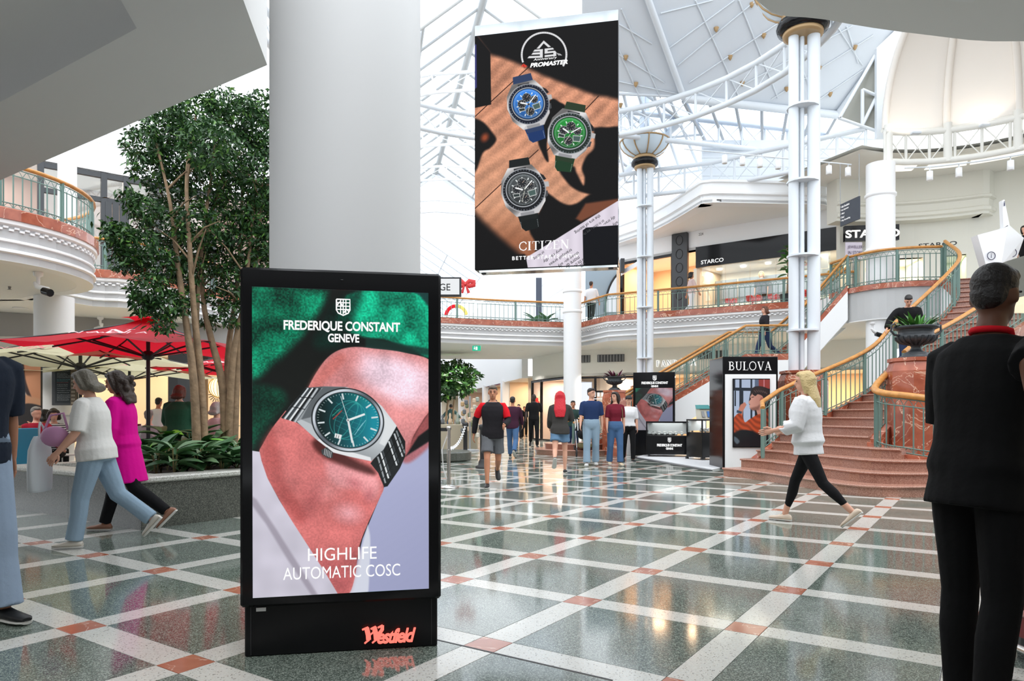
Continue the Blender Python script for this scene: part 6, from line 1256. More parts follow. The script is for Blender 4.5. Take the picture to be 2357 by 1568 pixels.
# ================================================================ CAFÉ UNDER THE LEFT GALLERY
ca, cb_ = Vector((-14.5, 17.2, 0)), Vector((-6.4, 22.3, 0))
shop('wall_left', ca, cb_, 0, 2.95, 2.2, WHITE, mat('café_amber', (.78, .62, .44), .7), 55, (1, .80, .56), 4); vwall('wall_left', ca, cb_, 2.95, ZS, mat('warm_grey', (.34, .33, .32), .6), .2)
cd_ = (cb_ - ca).normalized(); cn = Vector((cd_.y, -cd_.x, 0)); cang = math.atan2(cd_.y, cd_.x)
def cafe(t, z=0, off=0.): return ca.lerp(cb_, t) + cn * off + UZ * z
def slabthing(nm, lab, cat, t0, t1, z0, z1, m, off=.03, th=.06):
    t_ = thing(nm, lab, cat, cafe(t0, z0)); mb = MB(); mb.slab([cafe(t0, z0, off), cafe(t1, z0, off), cafe(t1, z1, off), cafe(t0, z1, off)], cn * th); part('panel', mb, m, t_); return t_
slabthing('shop_fascia', 'dark blank fascia band over the amber café interior', 'fascia', .60, 1.0, 2.55, 3.1, BLACKM); slabthing('door_frame', 'tall dark door frame in the amber café front behind the parasol pole', 'door frame', .575, .60, 0, 2.95, BLACKM, 0, .12); slabthing('door_leaf', 'narrow dark glazed door leaf in the amber café front', 'door', .60, .655, 0, 2.6, DARKG, 0); slabthing('timber_post', 'brown timber post beside the dark café door', 'post', .66, .685, 0, 2.9, mat('brown_wood', (120, 88, 52), .6))
slabthing('shutter', 'dark framed pale shop panel behind the café column', 'panel', .02, .22, 2.0, 2.95, mat('pale_grey', (.55, .54, .51), .6)); slabthing('fascia_strip', 'thin black strip above the pale café panel', 'strip', .0, .24, 2.93, 3.1, BLACKM)
q = P(505, 892, 19.5); pd = thing('pendant_lamp', 'glowing round lattice pendant lamp in the café behind the fig stems', 'lamp', q)
mb = MB(); mb.ell(q, (.27, .27, .27), 16, 10); part('glow_globe', mb, emi('globe_glow', (1, .82, .46), 1.9), pd)
for k in range(9): a = PI * k / 9; mb = MB(); mb.tube([q + Vector((.285 * math.cos(j * PI / 10) * math.cos(a), .285 * math.cos(j * PI / 10) * math.sin(a), .285 * math.sin(j * PI / 10))) for j in range(20)], .008, 4, closed=True); part('lattice', mb, mat('gold', (208, 160, 72), .35, metal=.5), pd)
mb = MB(); mb.tube([q + UZ * .27, q + UZ * 1.2], .008, 5); part('cord', mb, BLACKM, pd); dup(pd, P(540, 878, 20.2), label='second glowing round lattice pendant lamp, partly behind the thicker fig stem')
t_ = thing('wall_clock', 'dark sunburst ornament on the amber café wall', 'ornament', cafe(.745, 1.75, -2.1)); oc = cafe(.745, 1.8, -1.9)
for k in range(18): a = 2 * PI * k / 18; mb = MB(); mb.tube([oc + cd_ * (.12 * math.cos(a)) + UZ * (.12 * math.sin(a)), oc + cd_ * (.26 * math.cos(a)) + UZ * (.26 * math.sin(a))], .012, 4); part('ray', mb, BLACKM, t_)
# chalkboards on the white column
im = chalk(); bq = P(147, 885, 15.15); t_ = thing('chalkboard', 'black chalkboard menu with handwriting on the white café column', 'chalkboard', bq)
mb = MB(); mb.box(bq + Vector((0, .04, 0)), (.56, .04, .90), 0, .01); part('board', mb, DARKG, t_)
screen('writing', [bq + Vector((x, .015, z)) for x, z in ((-.2, -.4), (.24, -.4), (.24, .42), (-.2, .42))], screen_mat('chalk', im, 0, .8), t_)
t_ = thing('hanging_banner', 'narrow brown banner hanging next to the chalkboard menu', 'banner', P(168, 885, 15.1)); q = P(169.5, 885, 15.12); mb = MB(); mb.box(q, (.12, .03, .90)); part('cloth', mb, mat('banner_brown', (96, 84, 72), .7), t_)
for k in range(11): mb = MB(); mb.box(q + Vector((.0, -.018, .4 - k * .08)), (.08, .004, .04), 0); part('mark', mb, mat('banner_mark', (150, 140, 128), .7), t_)
mb = MB(); mb.box(P(130, 826 + 8, 15.0), (.0 + .9, .06, .03)); single('board_rail', mb, BLACKM, 'thin black rail above the chalkboard menu', 'rail')
mb = MB(); mb.box(P(125, 953, 15.6), (.9, .8, .05), 0, .01); single('counter_ledge', mb, WHITE, 'white ledge around the base of the café column', 'ledge')
q = P(45, 890, 14.0); t_ = thing('poster', 'large poster of a dark haired woman at the edge of the café', 'poster', q); mb = MB(); mb.box(q + Vector((0, .03, 0)), (.85, .04, 2.0)); part('board', mb, BLACKM, t_); screen('print', [q + Vector((x, 0, z)) for x, z in ((-.42, -1), (.42, -1), (.42, 1), (-.42, 1))], screen_mat('woman_print', poster_face(), 0, .6), t_)
REDC = mat('parasol_red', (206, 24, 44), .7); CRC = mat('parasol_cream', (212, 206, 172), .8); PRINT = mat('print_pale', (238, 200, 204), .7); PRINT2 = mat('print_rose', (196, 120, 120), .7)
for m in (REDC, CRC):      # thin cloth lets light through
    nt = m.node_tree; b = nt.nodes['Principled BSDF']; tr = nt.nodes.new('ShaderNodeBsdfTranslucent'); tr.inputs[0].default_value = b.inputs['Base Color'].default_value; mx = nt.nodes.new('ShaderNodeMixShader'); mx.inputs[0].default_value = .45
    nt.links.new(b.outputs[0], mx.inputs[1]); nt.links.new(tr.outputs[0], mx.inputs[2]); nt.links.new(mx.outputs[0], nt.nodes['Material Output'].inputs[0])
def parasol(lab, c, a, ze, zp, m, rz, pm=PRINT, big=True):
    t_ = thing('parasol', lab, 'parasol', (c[0], c[1], 0), rz, None); n = 6; vs = []; fs = []
    for i in range(n + 1):
        t = i / n
        for k in range(16):
            side, f = divmod(k, 4); f = f / 4; cs = [(-1, -1), (1, -1), (1, 1), (-1, 1)]; p, q = cs[side], cs[(side + 1) % 4]; x, y = lerp(p[0], q[0], f), lerp(p[1], q[1], f)
            sag = (.05 if f in (.25, .75) else (-.02 if f == .5 else 0)) * t * t; vs.append((x * a * max(t, .02), y * a * max(t, .02), zp - (zp - ze) * t ** .9 - .05 * math.sin(PI * t) + (.06 * t * t if f == .5 else 0) - sag * .6))
    for i in range(n):
        for k in range(16): fs.append((i * 16 + k, i * 16 + (k + 1) % 16, (i + 1) * 16 + (k + 1) % 16, (i + 1) * 16 + k))
    mb = MB(); mb.add(vs, fs, False); part('canopy', mb, m, t_, False)
    mb = MB(); mb.add([(0, 0, zp + .05), *[(x * a * .2, y * a * .2, zp - .05 + (.02 if abs(x) + abs(y) > 1.5 else .05)) for x, y in ((-1, -1), (0, -1), (1, -1), (1, 0), (1, 1), (0, 1), (-1, 1), (-1, 0))]], [(0, 1 + k, 1 + (k + 1) % 8) for k in range(8)]); part('vent', mb, m, t_, False)
    mb = MB(); mb.lathe([(.03, 0), (.03, zp - .02)], 10, (0, 0, 0)); part('pole', mb, BLACKM, t_, False)
    zh = ze - .10; mb = MB(); mb.lathe([(.05, zh - .06), (.09, zh - .03), (.09, zh + .05), (.05, zh + .08)], 12, (0, 0, 0)); part('hub', mb, BLACKM, t_, False)
    for x, y in ((-1, -1), (0, -1), (1, -1), (1, 0), (1, 1), (0, 1), (-1, 1), (-1, 0)):
        e = (x * a, y * a, ze + (.06 if x * y == 0 else 0) - .02); mb = MB(); mb.tube([(x * .03, y * .03, zp - .05), (x * a * .5, y * a * .5, lerp(zp, ze, .54) - .05), e], .015, 5); part('rib', mb, BLACKM, t_, False)
        mb = MB(); mb.tube([(x * .06, y * .06, zh), (x * a * .58, y * a * .58, lerp(zp, ze, .6) - .055)], .015, 5); part('strut', mb, BLACKM, t_, False)
    mb = MB(); mb.lathe([(.28, 0), (.28, .06), (.05, .1)], 16, (0, 0, 0)); part('base', mb, BLACKM, t_, False)
    M = Matrix.Translation(Vector((c[0], c[1], 0))) @ Matrix.Rotation(rz, 4, 'Z'); zy = lambda t: zp - (zp - ze) * t ** .9 - .05 * math.sin(PI * t) + .06 * t * t
    sl = Vector((0, -a, -(zp - ze))).normalized()
    for s, t, w_, h_ in (('N', .66, .36, .26), ('NADIA', .84, 1.05, .12), ('CAFE', .925, .5, .06)):
        o = M @ Vector((0, -a * t, zy(t) + .045)); text(s, o, M.to_3x3() @ Vector((1, 0, 0)), -(M.to_3x3() @ sl), w_ * (1 if big else .9), h_, pm, t_, space=1.6 if len(s) > 1 else 1, glyph=serif('N') if s == 'N' else None)
    return t_
q = P(341, 0, 10.9); parasol('big red café parasol with a white letter, nearest to the planter', (q.x, 10.9), 1.42, 2.17, 2.66, REDC, R(4))
q = P(185, 0, 12.7); parasol('cream café parasol beneath and beside the big red one', (q.x, 12.7), 1.5, 2.12, 2.62, CRC, R(-3), PRINT2)
q = P(298, 0, 15.6); parasol('cream café parasol further back behind the red parasol pole', (q.x, 15.6), 1.55, 2.05, 2.5, CRC, R(6), PRINT2)
q = P(545, 0, 15.2); parasol('red café parasol half hidden behind the fig stems and totem', (q.x, 15.2), 1.3, 2.1, 2.5, REDC, R(0))
# upper shop at the left
ga, gb = Vector((-15.5, 18.6, 0)), Vector((-8.4, 24.2, 0)); vwall('wall_left', ga, gb, 8.4, 10.4, WHITE, .3); shop('wall_left', ga, gb, 4.6, 8.4, 2.0, WHITE, mat('dim_pink', (.55, .44, .40), .7), 25, (1, .85, .75), 3)
frame('shopfront', 'tall dark framed shopfront on the upper level behind the tree', ga, gb, [.28, .364, .455, .52, .62, .8], 4.6, 8.4, DARKG, r=.08, zmid=7.6)
gd = (gb - ga).normalized(); gn = Vector((gd.y, -gd.x, 0)); pl_ = thing('door_panel', 'dark grey panelled block in the upper shopfront behind the tree', 'panel', ga.lerp(gb, .455) + UZ * 4.6)
for k in range(3): p = ga.lerp(gb, .458 + .021 * k) + gn * .08; q = ga.lerp(gb, .477 + .021 * k) + gn * .08; mb = MB(); mb.slab([p + UZ * 4.6, q + UZ * 4.6, q + UZ * 7.55, p + UZ * 7.55], gn * .05); part('panel', mb, DARKG, pl_)
for z, d in ((8.43, .12), (8.7, .05), (9.3, .14), (9.6, .06), (9.95, .2)): mb = MB(); mb.slab([ga + gn * .0 + UZ * z, gb + UZ * z, gb + UZ * (z + .09), ga + UZ * (z + .09)], gn * d); struct('trim_2', mb, WHITE)
mb = MB(); mb.box((P(155, 0, 17.6).x, 17.6, 6.2), (.3, .3, 3.4)); struct('wall_left', mb, WHITE)
# ================================================================ PEOPLE
CLO = {}
def cloth(nm, c, rough=.85): return mat('cloth_' + nm, c, rough, spec=.2, bump=(18, .25))
SKINS = {'fair': (212, 160, 136), 'tan': (186, 128, 98), 'olive': (168, 116, 88), 'brown': (104, 68, 50), 'dark': (54, 38, 32)}
def skin(k): return mat('skin_' + k, SKINS[k], .5, spec=.35)
def hairm(nm, c): return mat('hair_' + nm, c, .5, bump=(60, .5))
BAKE = []
def baked(nm, mb, m, parent, vox, smooth=3, extra=None, **kw):
    o = part(nm, mb, m, parent, False, **kw); r = o.modifiers.new('r', 'REMESH'); r.mode = 'VOXEL'; r.voxel_size = vox; r.use_smooth_shade = True
    s = o.modifiers.new('s', 'SMOOTH'); s.factor = .5; s.iterations = smooth; BAKE.append((o, extra)); return o
def bake_all():
    bpy.context.view_layer.update(); dg = bpy.context.evaluated_depsgraph_get()
    for o, extra in BAKE:
        me = bpy.data.meshes.new_from_object(o.evaluated_get(dg)); old = o.data; o.modifiers.clear()
        if extra is not None:
            v = [tuple(x.co) for x in me.vertices]; f = [tuple(p.vertices) for p in me.polygons]; n = len(v); v += extra.v; f += [tuple(i + n for i in q) for q in extra.f]
            m2 = bpy.data.meshes.new(o.name); m2.from_pydata(v, [], f); m2.polygons.foreach_set('use_smooth', [True] * len(f)); me = m2
        me.materials.clear()
        for m in old.materials: me.materials.append(m)
        o.data = me
def capsule(mb, pts, rads, n=12):
    """rounded tapered limb through points."""
    pts = [Vector(p) for p in pts]; d0 = (pts[0] - pts[1]).normalized(); d1 = (pts[-1] - pts[-2]).normalized(); r0 = rads[0] if not isinstance(rads[0], tuple) else min(rads[0]); r1 = rads[-1] if not isinstance(rads[-1], tuple) else min(rads[-1])
    sc = lambda r, k: tuple(x * k for x in r) if isinstance(r, tuple) else r * k
    P_ = [pts[0] + d0 * r0 * .92, pts[0] + d0 * r0 * .6] + pts + [pts[-1] + d1 * r1 * .6, pts[-1] + d1 * r1 * .92]
    mb.tube(P_, [sc(rads[0], .35), sc(rads[0], .8)] + list(rads) + [sc(rads[-1], .8), sc(rads[-1], .35)], n)
def person(lab, px=None, feet=None, head=None, rz=0., pos=None, ht=None, female=False, pose=None, top=None, legs=None, sk='fair', hair=('short', 'brown', (50, 36, 28)), shoes=(20, 20, 22), near=0, bulk=1., group=None, vox=None, extras=None, seat=None, lod=False):
    """pose: hipL hipR kneeL kneeR (deg, flex forward), shL shR elL elR abL abR, lean, yaw, pitch."""
    if pos is None: g = G(px, feet); pos = g
    pos = Vector(pos)
    if ht is None: ht = H + (954 - head) * pos.y / F - pos.z
    k = ht / 1.75; ps = dict(hL=0, hR=0, kL=0, kR=0, sL=0, sR=0, eL=10, eR=10, aL=8, aR=8, lean=0, yaw=0, pitch=0, fL=None, fR=None, side=0, in_L=0, in_R=0); ps.update(pose or {})
    t_ = thing('person', lab, 'person', pos, R(rz), group); vox = vox or (.011 if near else .017) * 1.0
    fem = 1 if female else 0; W = bulk
    hipx = .088 * (1.05 if fem else 1); shx = (.165 if fem else .188) * (1 + (W - 1) * .5); HZ = .90
    # legs
    J = {}
    for s, sg in (('L', 1), ('R', -1)):
        th = R(ps['h' + s]); kn = R(ps['k' + s]); hp = Vector((sg * hipx, 0, HZ)); d1 = Vector((sg * .03, -math.sin(th), -math.cos(th))).normalized(); kp = hp + d1 * .42; a2 = th - kn; d2 = Vector((0, -math.sin(a2), -math.cos(a2))); an = kp + d2 * .40
        J[s] = (hp, kp, an, a2)
    zmin = min(J['L'][2].z, J['R'][2].z); dz = .085 - zmin
    if seat is not None: dz = seat / k - HZ + .09
    off = Vector((0, 0, dz)); lean = R(ps['lean']); piv = Vector((0, 0, .95)); ML = Matrix.Rotation(-lean if False else lean, 3, 'X'); MS = Matrix.Rotation(R(ps['side']), 3, 'Y')
    TT = lambda v: ((MS @ ML @ (Vector(v) - piv)) + piv + off) * k
    LT_ = lambda v: (Vector(v) + off) * k
    ML = Matrix.Rotation(lean, 3, 'X')   # forward lean: head toward -Y
    # arms
    A_ = {}
    for s, sg in (('L', 1), ('R', -1)):
        sh = Vector((sg * shx, .0, 1.425)); a, b, e = R(ps['s' + s]), R(ps['a' + s]), R(ps['e' + s]); i_ = R(ps['in_' + s])
        d = Vector((sg * math.sin(b), -math.sin(a) * math.cos(b), -math.cos(a) * math.cos(b))); el = sh + d * .285; a2 = a + e
        d2 = Vector((sg * math.sin(b) * .4 - sg * math.sin(i_), -math.sin(a2), -math.cos(a2))).normalized(); wr = el + d2 * .25; A_[s] = (sh, el, wr, d2)
    n = 12 if not lod else 8
    def torso(infl, z0, z1, extra=1., straight=False):
        wd = {.84: (.10, .085), .90: (.155, .108), .97: (.168, .115), 1.06: (.150, .104), 1.15: (.150, .106), 1.25: (.168, .115), 1.34: (.178, .113), 1.41: (.165, .095), 1.455: (.105, .072), 1.49: (.06, .058)}
        if fem: wd = {.84: (.11, .09), .90: (.168, .115), .97: (.172, .118), 1.06: (.134, .098), 1.15: (.130, .098), 1.25: (.148, .118), 1.33: (.156, .112), 1.41: (.145, .085), 1.455: (.092, .066), 1.49: (.052, .052)}
        zs = [z for z in sorted(wd) if z0 - 1e-6 <= z <= z1 + 1e-6]; rs = []
        def at(z):
            ks = sorted(wd); 
            for a, b in zip(ks, ks[1:]):
                if a <= z <= b: f = (z - a) / (b - a); return tuple(lerp(wd[a][i], wd[b][i], f) for i in (0, 1))
            return wd[ks[0]] if z < ks[0] else wd[ks[-1]]
        for z in sorted(set([z0, z1] + zs)):
            w_, d = at(max(z, .96) if straight else z); w_ = w_ * (W if z < 1.4 else 1 + (W - 1) * .4) * extra + infl; d = d * (W ** 1.3 if z < 1.38 else 1) * extra + infl
            yo = -.012 if 1.2 < z < 1.38 and fem else 0
            rs.append([TT((w_ * math.copysign(abs(math.cos(q)) ** .8, math.cos(q)), yo + d * math.copysign(abs(math.sin(q)) ** .85, math.sin(q)), z)) for q in [2 * PI * i / 20 for i in range(20)]])
        return rs
    # ---- body
    mb = MB(); mb.rings(torso(0, .90, 1.49)); hy = R(ps['yaw']); hp_ = R(ps['pitch']); HM = MS @ ML @ Matrix.Rotation(hy, 3, 'Z') @ Matrix.Rotation(hp_, 3, 'X'); nb = Vector((0, .005, 1.50))
    hd = lambda v: TT(nb + Matrix.Rotation(hy, 3, 'Z') @ Matrix.Rotation(hp_, 3, 'X') @ (Vector(v) - nb))
    capsule(mb, [TT((0, .012, 1.44)), hd((0, .008, 1.54)), hd((0, 0, 1.58))], [.056 * k, .05 * k, .052 * k], n)
    mb.ell(hd((0, .008, 1.652)), (.074 * k, .094 * k, .098 * k), 16, 12, HM); mb.ell(hd((0, -.022, 1.588)), (.056 * k, .066 * k, .062 * k), 14, 10, HM); mb.ell(hd((0, -.058, 1.552)), (.03 * k, .028 * k, .024 * k), 10, 8, HM)
    if not lod:
        mb.tube([hd((0, -.082, 1.652)), hd((0, -.108, 1.612)), hd((0, -.085, 1.605))], [.010 * k, .017 * k, .012 * k], 8)
        for sg in (-1, 1): mb.ell(hd((sg * .076, .012, 1.628)), (.012 * k, .02 * k, .032 * k), 8, 6, HM); mb.ell(hd((sg * .033, -.075, 1.668)), (.024 * k, .014 * k, .008 * k), 8, 6, HM)
        mb.ell(hd((0, -.086, 1.577)), (.024 * k, .010 * k, .010 * k), 8, 6, HM)
    hands = MB()
    for s, sg in (('L', 1), ('R', -1)):
        sh, el, wr, d2 = A_[s]; B_ = math.sqrt(W)
        capsule(mb, [TT(sh + Vector((-.018 * sg, 0, -.022))), TT(sh.lerp(el, .45)), TT(el), TT(el.lerp(wr, .3)), TT(wr)], [.042 * k * B_, .043 * k * B_, .037 * k * B_, .038 * k * B_, .026 * k], n)
        hp, kp, an, a2 = J[s]; B2 = W ** .7; yv = Vector((0, .018, 0)) if a2 is not None else 0
        cal = kp.lerp(an, .3) + Vector((0, math.cos(a2) * .012, 0))
        capsule(mb, [LT_(hp), LT_(hp.lerp(kp, .5)), LT_(kp), LT_(cal), LT_(kp.lerp(an, .75)), LT_(an)], [.082 * k * B2, .070 * k * B2, .052 * k * B2, .053 * k, .037 * k, .034 * k], n)
        # hand: palm, four fingers, thumb
        w3 = TT(wr); dd = (TT(wr + d2 * .1) - w3).normalized(); side = Vector((0, 1, 0)) if abs(dd.y) < .8 else Vector((0, 0, 1)); wid = (side - dd * side.dot(dd)).normalized(); nrm = dd.cross(wid) * sg
        hm = hands if near else mb
        capsule(mb, [w3 - dd * .01 * k, w3 + dd * .035 * k, w3 + dd * .075 * k], [(.026 * k, .022 * k), (.038 * k, .017 * k), (.036 * k, .014 * k)], 10) if False else mb.tube([w3 - dd * .012 * k, w3 + dd * .02 * k, w3 + dd * .055 * k, w3 + dd * .09 * k, w3 + dd * .097 * k], [(.024 * k, .021 * k), (.034 * k, .019 * k), (.041 * k, .016 * k), (.038 * k, .013 * k), (.03 * k, .008 * k)], 10, up=wid)
        curl = ps['f' + s] if ps['f' + s] is not None else .35
        for fi, (o_, L) in enumerate(((-.030, .066), (-.010, .078), (.010, .072), (.029, .056))):
            p0 = w3 + dd * .082 * k + wid * (-o_) * k; c1, c2 = math.cos(curl), math.sin(curl); e1 = (dd * c1 - nrm * -1 * c2); e1 = dd * c1 + nrm * -c2; p1 = p0 + e1 * L * .5 * k; e2 = dd * math.cos(curl * 2.1) + nrm * -math.sin(curl * 2.1); p2 = p1 + e2 * L * .5 * k
            capsule(hm, [p0, p1, p2], [.0092 * k, .0085 * k, .0072 * k], 7)
        tb = w3 + dd * .025 * k - wid * -.03 * k; td = (dd * .75 + wid * .55 - nrm * .25).normalized(); capsule(hm, [tb, tb + td * .035 * k, tb + (td * .5 + dd * .5).normalized() * .068 * k], [.013 * k, .0105 * k, .0085 * k], 7)
    body = baked('body', mb, skin(sk), t_, vox * k, 2 if not near else 4, hands if near else None)
    # ---- eyes, brows, mouth
    if not lod:
        for sg in (-1, 1):
            e = MB(); e.ell(hd((sg * .031, -.082, 1.650)), (.014 * k, .007 * k, .006 * k), 8, 6, HM); part('eye', e, mat('eye_dark', (42, 32, 28), .3), t_, False)
            e = MB(); e.tube([hd((sg * .014, -.090, 1.672)), hd((sg * .034, -.090, 1.677)), hd((sg * .052, -.080, 1.670))], .0045 * k, 5); part('eyebrow', e, hairm(hair[1], hair[2]), t_, False)
        e = MB(); e.ell(hd((0, -.092, 1.578)), (.022 * k, .006 * k, .005 * k), 8, 6, HM); part('mouth', e, mat('lip_' + sk, tuple(int(x * .72) for x in SKINS[sk]), .5), t_, False)
    # ---- hair
    style, hn_, hc_ = hair; HM_ = hairm(hn_, hc_); hb = MB()
    if style != 'bald':
        if style == 'short': hb.ell(hd((0, .022, 1.686)), (.080 * k, .088 * k, .080 * k), 16, 12, HM); hb.ell(hd((0, -.02, 1.722)), (.068 * k, .07 * k, .038 * k), 12, 8, HM); hb.ell(hd((0, .054, 1.638)), (.068 * k, .05 * k, .066 * k), 12, 8, HM)
        else: hb.ell(hd((0, .026, 1.672)), (.084 * k, .092 * k, .094 * k), 16, 12, HM)
        if style in ('bob', 'long', 'mane', 'curly', 'grey_bob'):
            L = {'bob': 1.53, 'grey_bob': 1.55, 'long': 1.34, 'mane': 1.20, 'curly': 1.40}[style]; wd = {'bob': 1.05, 'grey_bob': 1.1, 'long': 1.0, 'mane': 1.15, 'curly': 1.25}[style]
            capsule(hb, [hd((0, .04, 1.68)), hd((0, .062, 1.60)), TT((0, .085, lerp(1.6, L, .6))), TT((0, .088, L))], [(.088 * k, .09 * k), (.05 * k, .094 * wd * k), (.045 * k, .10 * wd * k), (.022 * k, .07 * wd * k)], 12) if False else hb.tube([hd((0, .03, 1.73)), hd((0, .05, 1.66)), hd((0, .06, 1.58)), TT((0, .105 + (.035 if top and top.get('hood') else 0), lerp(1.57, L, .6))), TT((0, .125 + (.04 if top and top.get('hood') else 0), L))], [(.05 * k, .05 * k), (.095 * k, .08 * k), (.10 * wd * k, .062 * k), (.115 * wd * k, .05 * k), (.085 * wd * k, .028 * k)], 12, up=(1, 0, 0))
            for sg in (-1, 1): hb.tube([hd((sg * .06, -.02, 1.72)), hd((sg * .085, -.005, 1.65)), hd((sg * .088, .01, 1.58)), TT((sg * .085, .03, max(L, 1.50)))], [.03 * k, .03 * k, .032 * k, .02 * k], 8)
            hb.ell(hd((0, -.02, 1.725)), (.07 * k, .07 * k, .036 * k), 12, 8, HM)
            if style == 'curly':
                r_ = random.Random(2)
                for _ in range(22): hb.ell(TT((r_.uniform(-.1, .1), r_.uniform(.04, .13), r_.uniform(1.40, 1.68))), (.035 * k,) * 3, 8, 6)
        if style == 'bun': hb.ell(hd((0, .09, 1.70)), (.05 * k, .05 * k, .05 * k), 10, 8); hb.ell(hd((0, -.015, 1.72)), (.07 * k, .07 * k, .036 * k), 12, 8, HM)
        if style == 'cap':
            cb = MB(); cb.ell(hd((0, .01, 1.70)), (.090 * k, .102 * k, .072 * k), 16, 10, HM); cb.ell(hd((0, -.11, 1.695)), (.075 * k, .07 * k, .012 * k), 14, 6, HM); baked('cap', cb, cloth('cap_grey', (58, 58, 60)), t_, .01 * k, 2)
        baked('hair', hb, HM_, t_, (.009 if near else .013) * k, 2)
    # ---- top garment
    def sleeve(mb, s, frac, r):
        sh, el, wr, d2 = A_[s]; B_ = math.sqrt(W); sgn = 1 if s == 'L' else -1; pts = [sh + Vector((-.085 * sgn, 0, -.012)), sh + Vector((-.035 * sgn, 0, -.004)), sh + Vector((.008 * sgn, 0, -.022)), sh.lerp(el, .22), sh.lerp(el, .5)]; rd = [.034 * B_ + r * .5, .042 * B_ + r * .7, .046 * B_ + r * .8, .049 * B_ + r * .9, .049 * B_ + r]
        if frac > .5: pts.append(el); rd.append(.044 * B_ + r)
        if frac > 1: pts.append(el.lerp(wr, .5)); rd.append(.041 * B_ + r); pts.append(el.lerp(wr, frac - 1)); rd.append(.032 * B_ + r)
        mb.tube([TT(p) for p in pts], [q * k for q in rd], n)
    if top:
        tc, tz, sl, infl = top['c'], top.get('z', .93), top.get('sl', .5), top.get('r', .014)
        mb = MB(); 
        if tz < .84:
            rr = torso(infl, .97, 1.475); nlow = [[TT((math.cos(q) * (.185 + .10 * (.97 - z)) * W, math.sin(q) * (.14 + .12 * (.97 - z)) * W, z)) for q in [2 * PI * i / 20 for i in range(20)]] for z in np.linspace(tz, .93, 5)]; mb.rings(nlow + rr)
        else: mb.rings(torso(infl, tz, 1.475, top.get('loose', 1.), True))
        for s in 'LR':
            if sl > 0: sleeve(mb, s, sl, infl * .9)
        if top.get('hood'): mb.ell(TT((0, .075, 1.47)), (.10 * k, .07 * k, .07 * k), 12, 8)
        baked(top.get('name', 'shirt'), mb, tc, t_, vox * k, 2)
        if top.get('fore'):
            for s in 'LR':
                mb = MB(); sh, el, wr, d2 = A_[s]; mb.tube([TT(sh.lerp(el, .72)), TT(el), TT(el.lerp(wr, .5)), TT(el.lerp(wr, .95))], [q * k for q in (.058, .055, .052, .042)], n); baked('lower_sleeve', mb, top['fore'], t_, vox * k, 2)
        if top.get('upper'):
            for s in 'LR':
                mb = MB(); sh, el, wr, d2 = A_[s]; sgn = 1 if s == 'L' else -1; mb.tube([TT(sh + Vector((-.075 * sgn, 0, -.008))), TT(sh + Vector((-.02 * sgn, 0, -.004))), TT(sh.lerp(el, .4)), TT(sh.lerp(el, .8))], [q * k for q in (.046, .060, .070, .066)], n); baked('upper_sleeve', mb, top['upper'], t_, vox * k, 2)
        if top.get('collar'):
            mb = MB(); mb.tube([TT((.066 * math.cos(a), .068 * math.sin(a), 1.478 + (.02 if math.sin(a) > 0 else -.012))) for a in [2 * PI * i / 18 for i in range(18)]], .014 * k, 6, closed=True); part('collar', mb, top['collar'], t_, False)
    # ---- legs garment
    if legs:
        lc, ln, r_ = legs['c'], legs.get('len', 1.), legs.get('r', .014); mb = MB(); rs = torso(max(r_, .010), .84, 1.06); mb.rings(rs)
        for s in 'LR':
            hp, kp, an, a2 = J[s]; B2 = W ** .7; pts, rd = [hp + Vector((0, 0, .02)), hp.lerp(kp, .3)], [.086 * B2 + r_, .078 * B2 + r_]
            if ln < .5: pts.append(hp.lerp(kp, ln * 2)); rd.append(.074 * B2 + r_ * 1.6)
            else:
                pts += [hp.lerp(kp, .65), kp]; rd += [.066 * B2 + r_, .056 * B2 + r_]
                cal = kp.lerp(an, .35) + Vector((0, math.cos(a2) * .01, 0)); pts += [cal, kp.lerp(an, max(.5, (ln - .5) * 2))]; rd += [.054 + r_, legs.get('hem', .045) + r_]
            mb.tube([LT_(p) for p in pts], [q * k for q in rd], n)
        baked(legs.get('name', 'trousers'), mb, lc, t_, vox * k, 2)
    if shoes:
        for s, sg in (('L', 1), ('R', -1)):
            hp, kp, an, a2 = J[s]; an = LT_(an); pit = max(-.9, min(.9, -a2 * .55 if a2 < 0 else a2 * .25)); 
            if seat is not None: pit = 0
            fz = an.z - .085 * k; low = fz < .02
            ang = 0 if low else (pit if a2 > 0 else a2 * .9); f = Vector((sg * .1, -math.cos(ang), math.sin(ang))).normalized(); u = Vector((1, 0, 0)); v = f.cross(u).normalized(); v = v if v.z > 0 else -v
            bp = an - v * .062 * k; mb = MB(); prof = ((-.075, .026, .03), (-.06, .036, .052), (-.01, .040, .062), (.05, .042, .046), (.11, .046, .032), (.16, .042, .026), (.185, .026, .018))
            mb.rings([[bp + f * (x * k) + u * (w_ * k * math.cos(q)) + v * ((h_ * .5 + h_ * .62 * math.sin(q)) * k) for q in [2 * PI * i / 12 for i in range(12)]] for x, w_, h_ in prof])
            mb2 = MB(); mb2.rings([[bp + f * (x * k) + u * (w_ * 1.06 * k * math.cos(q)) + v * ((-.006 + .010 * math.sin(q)) * k) for q in [2 * PI * i / 12 for i in range(12)]] for x, w_, h_ in prof])
            so = part('shoe', mb, mat('shoe_%d_%d_%d' % shoes, shoes, .5), t_, False); part('sole', mb2, mat('shoe_sole', (200, 198, 192) if sum(shoes) < 200 and near else tuple(int(x * .8) for x in shoes), .6), so, False)
    t_['_k'] = k
    return t_, TT, LT_, A_, J, k
def strap(parent, TT, pts, r, m, nm='strap'): mb = MB(); mb.tube([TT(p) for p in pts], r, 6, up=(0, 1, 0)); part(nm, mb, m, parent, False)
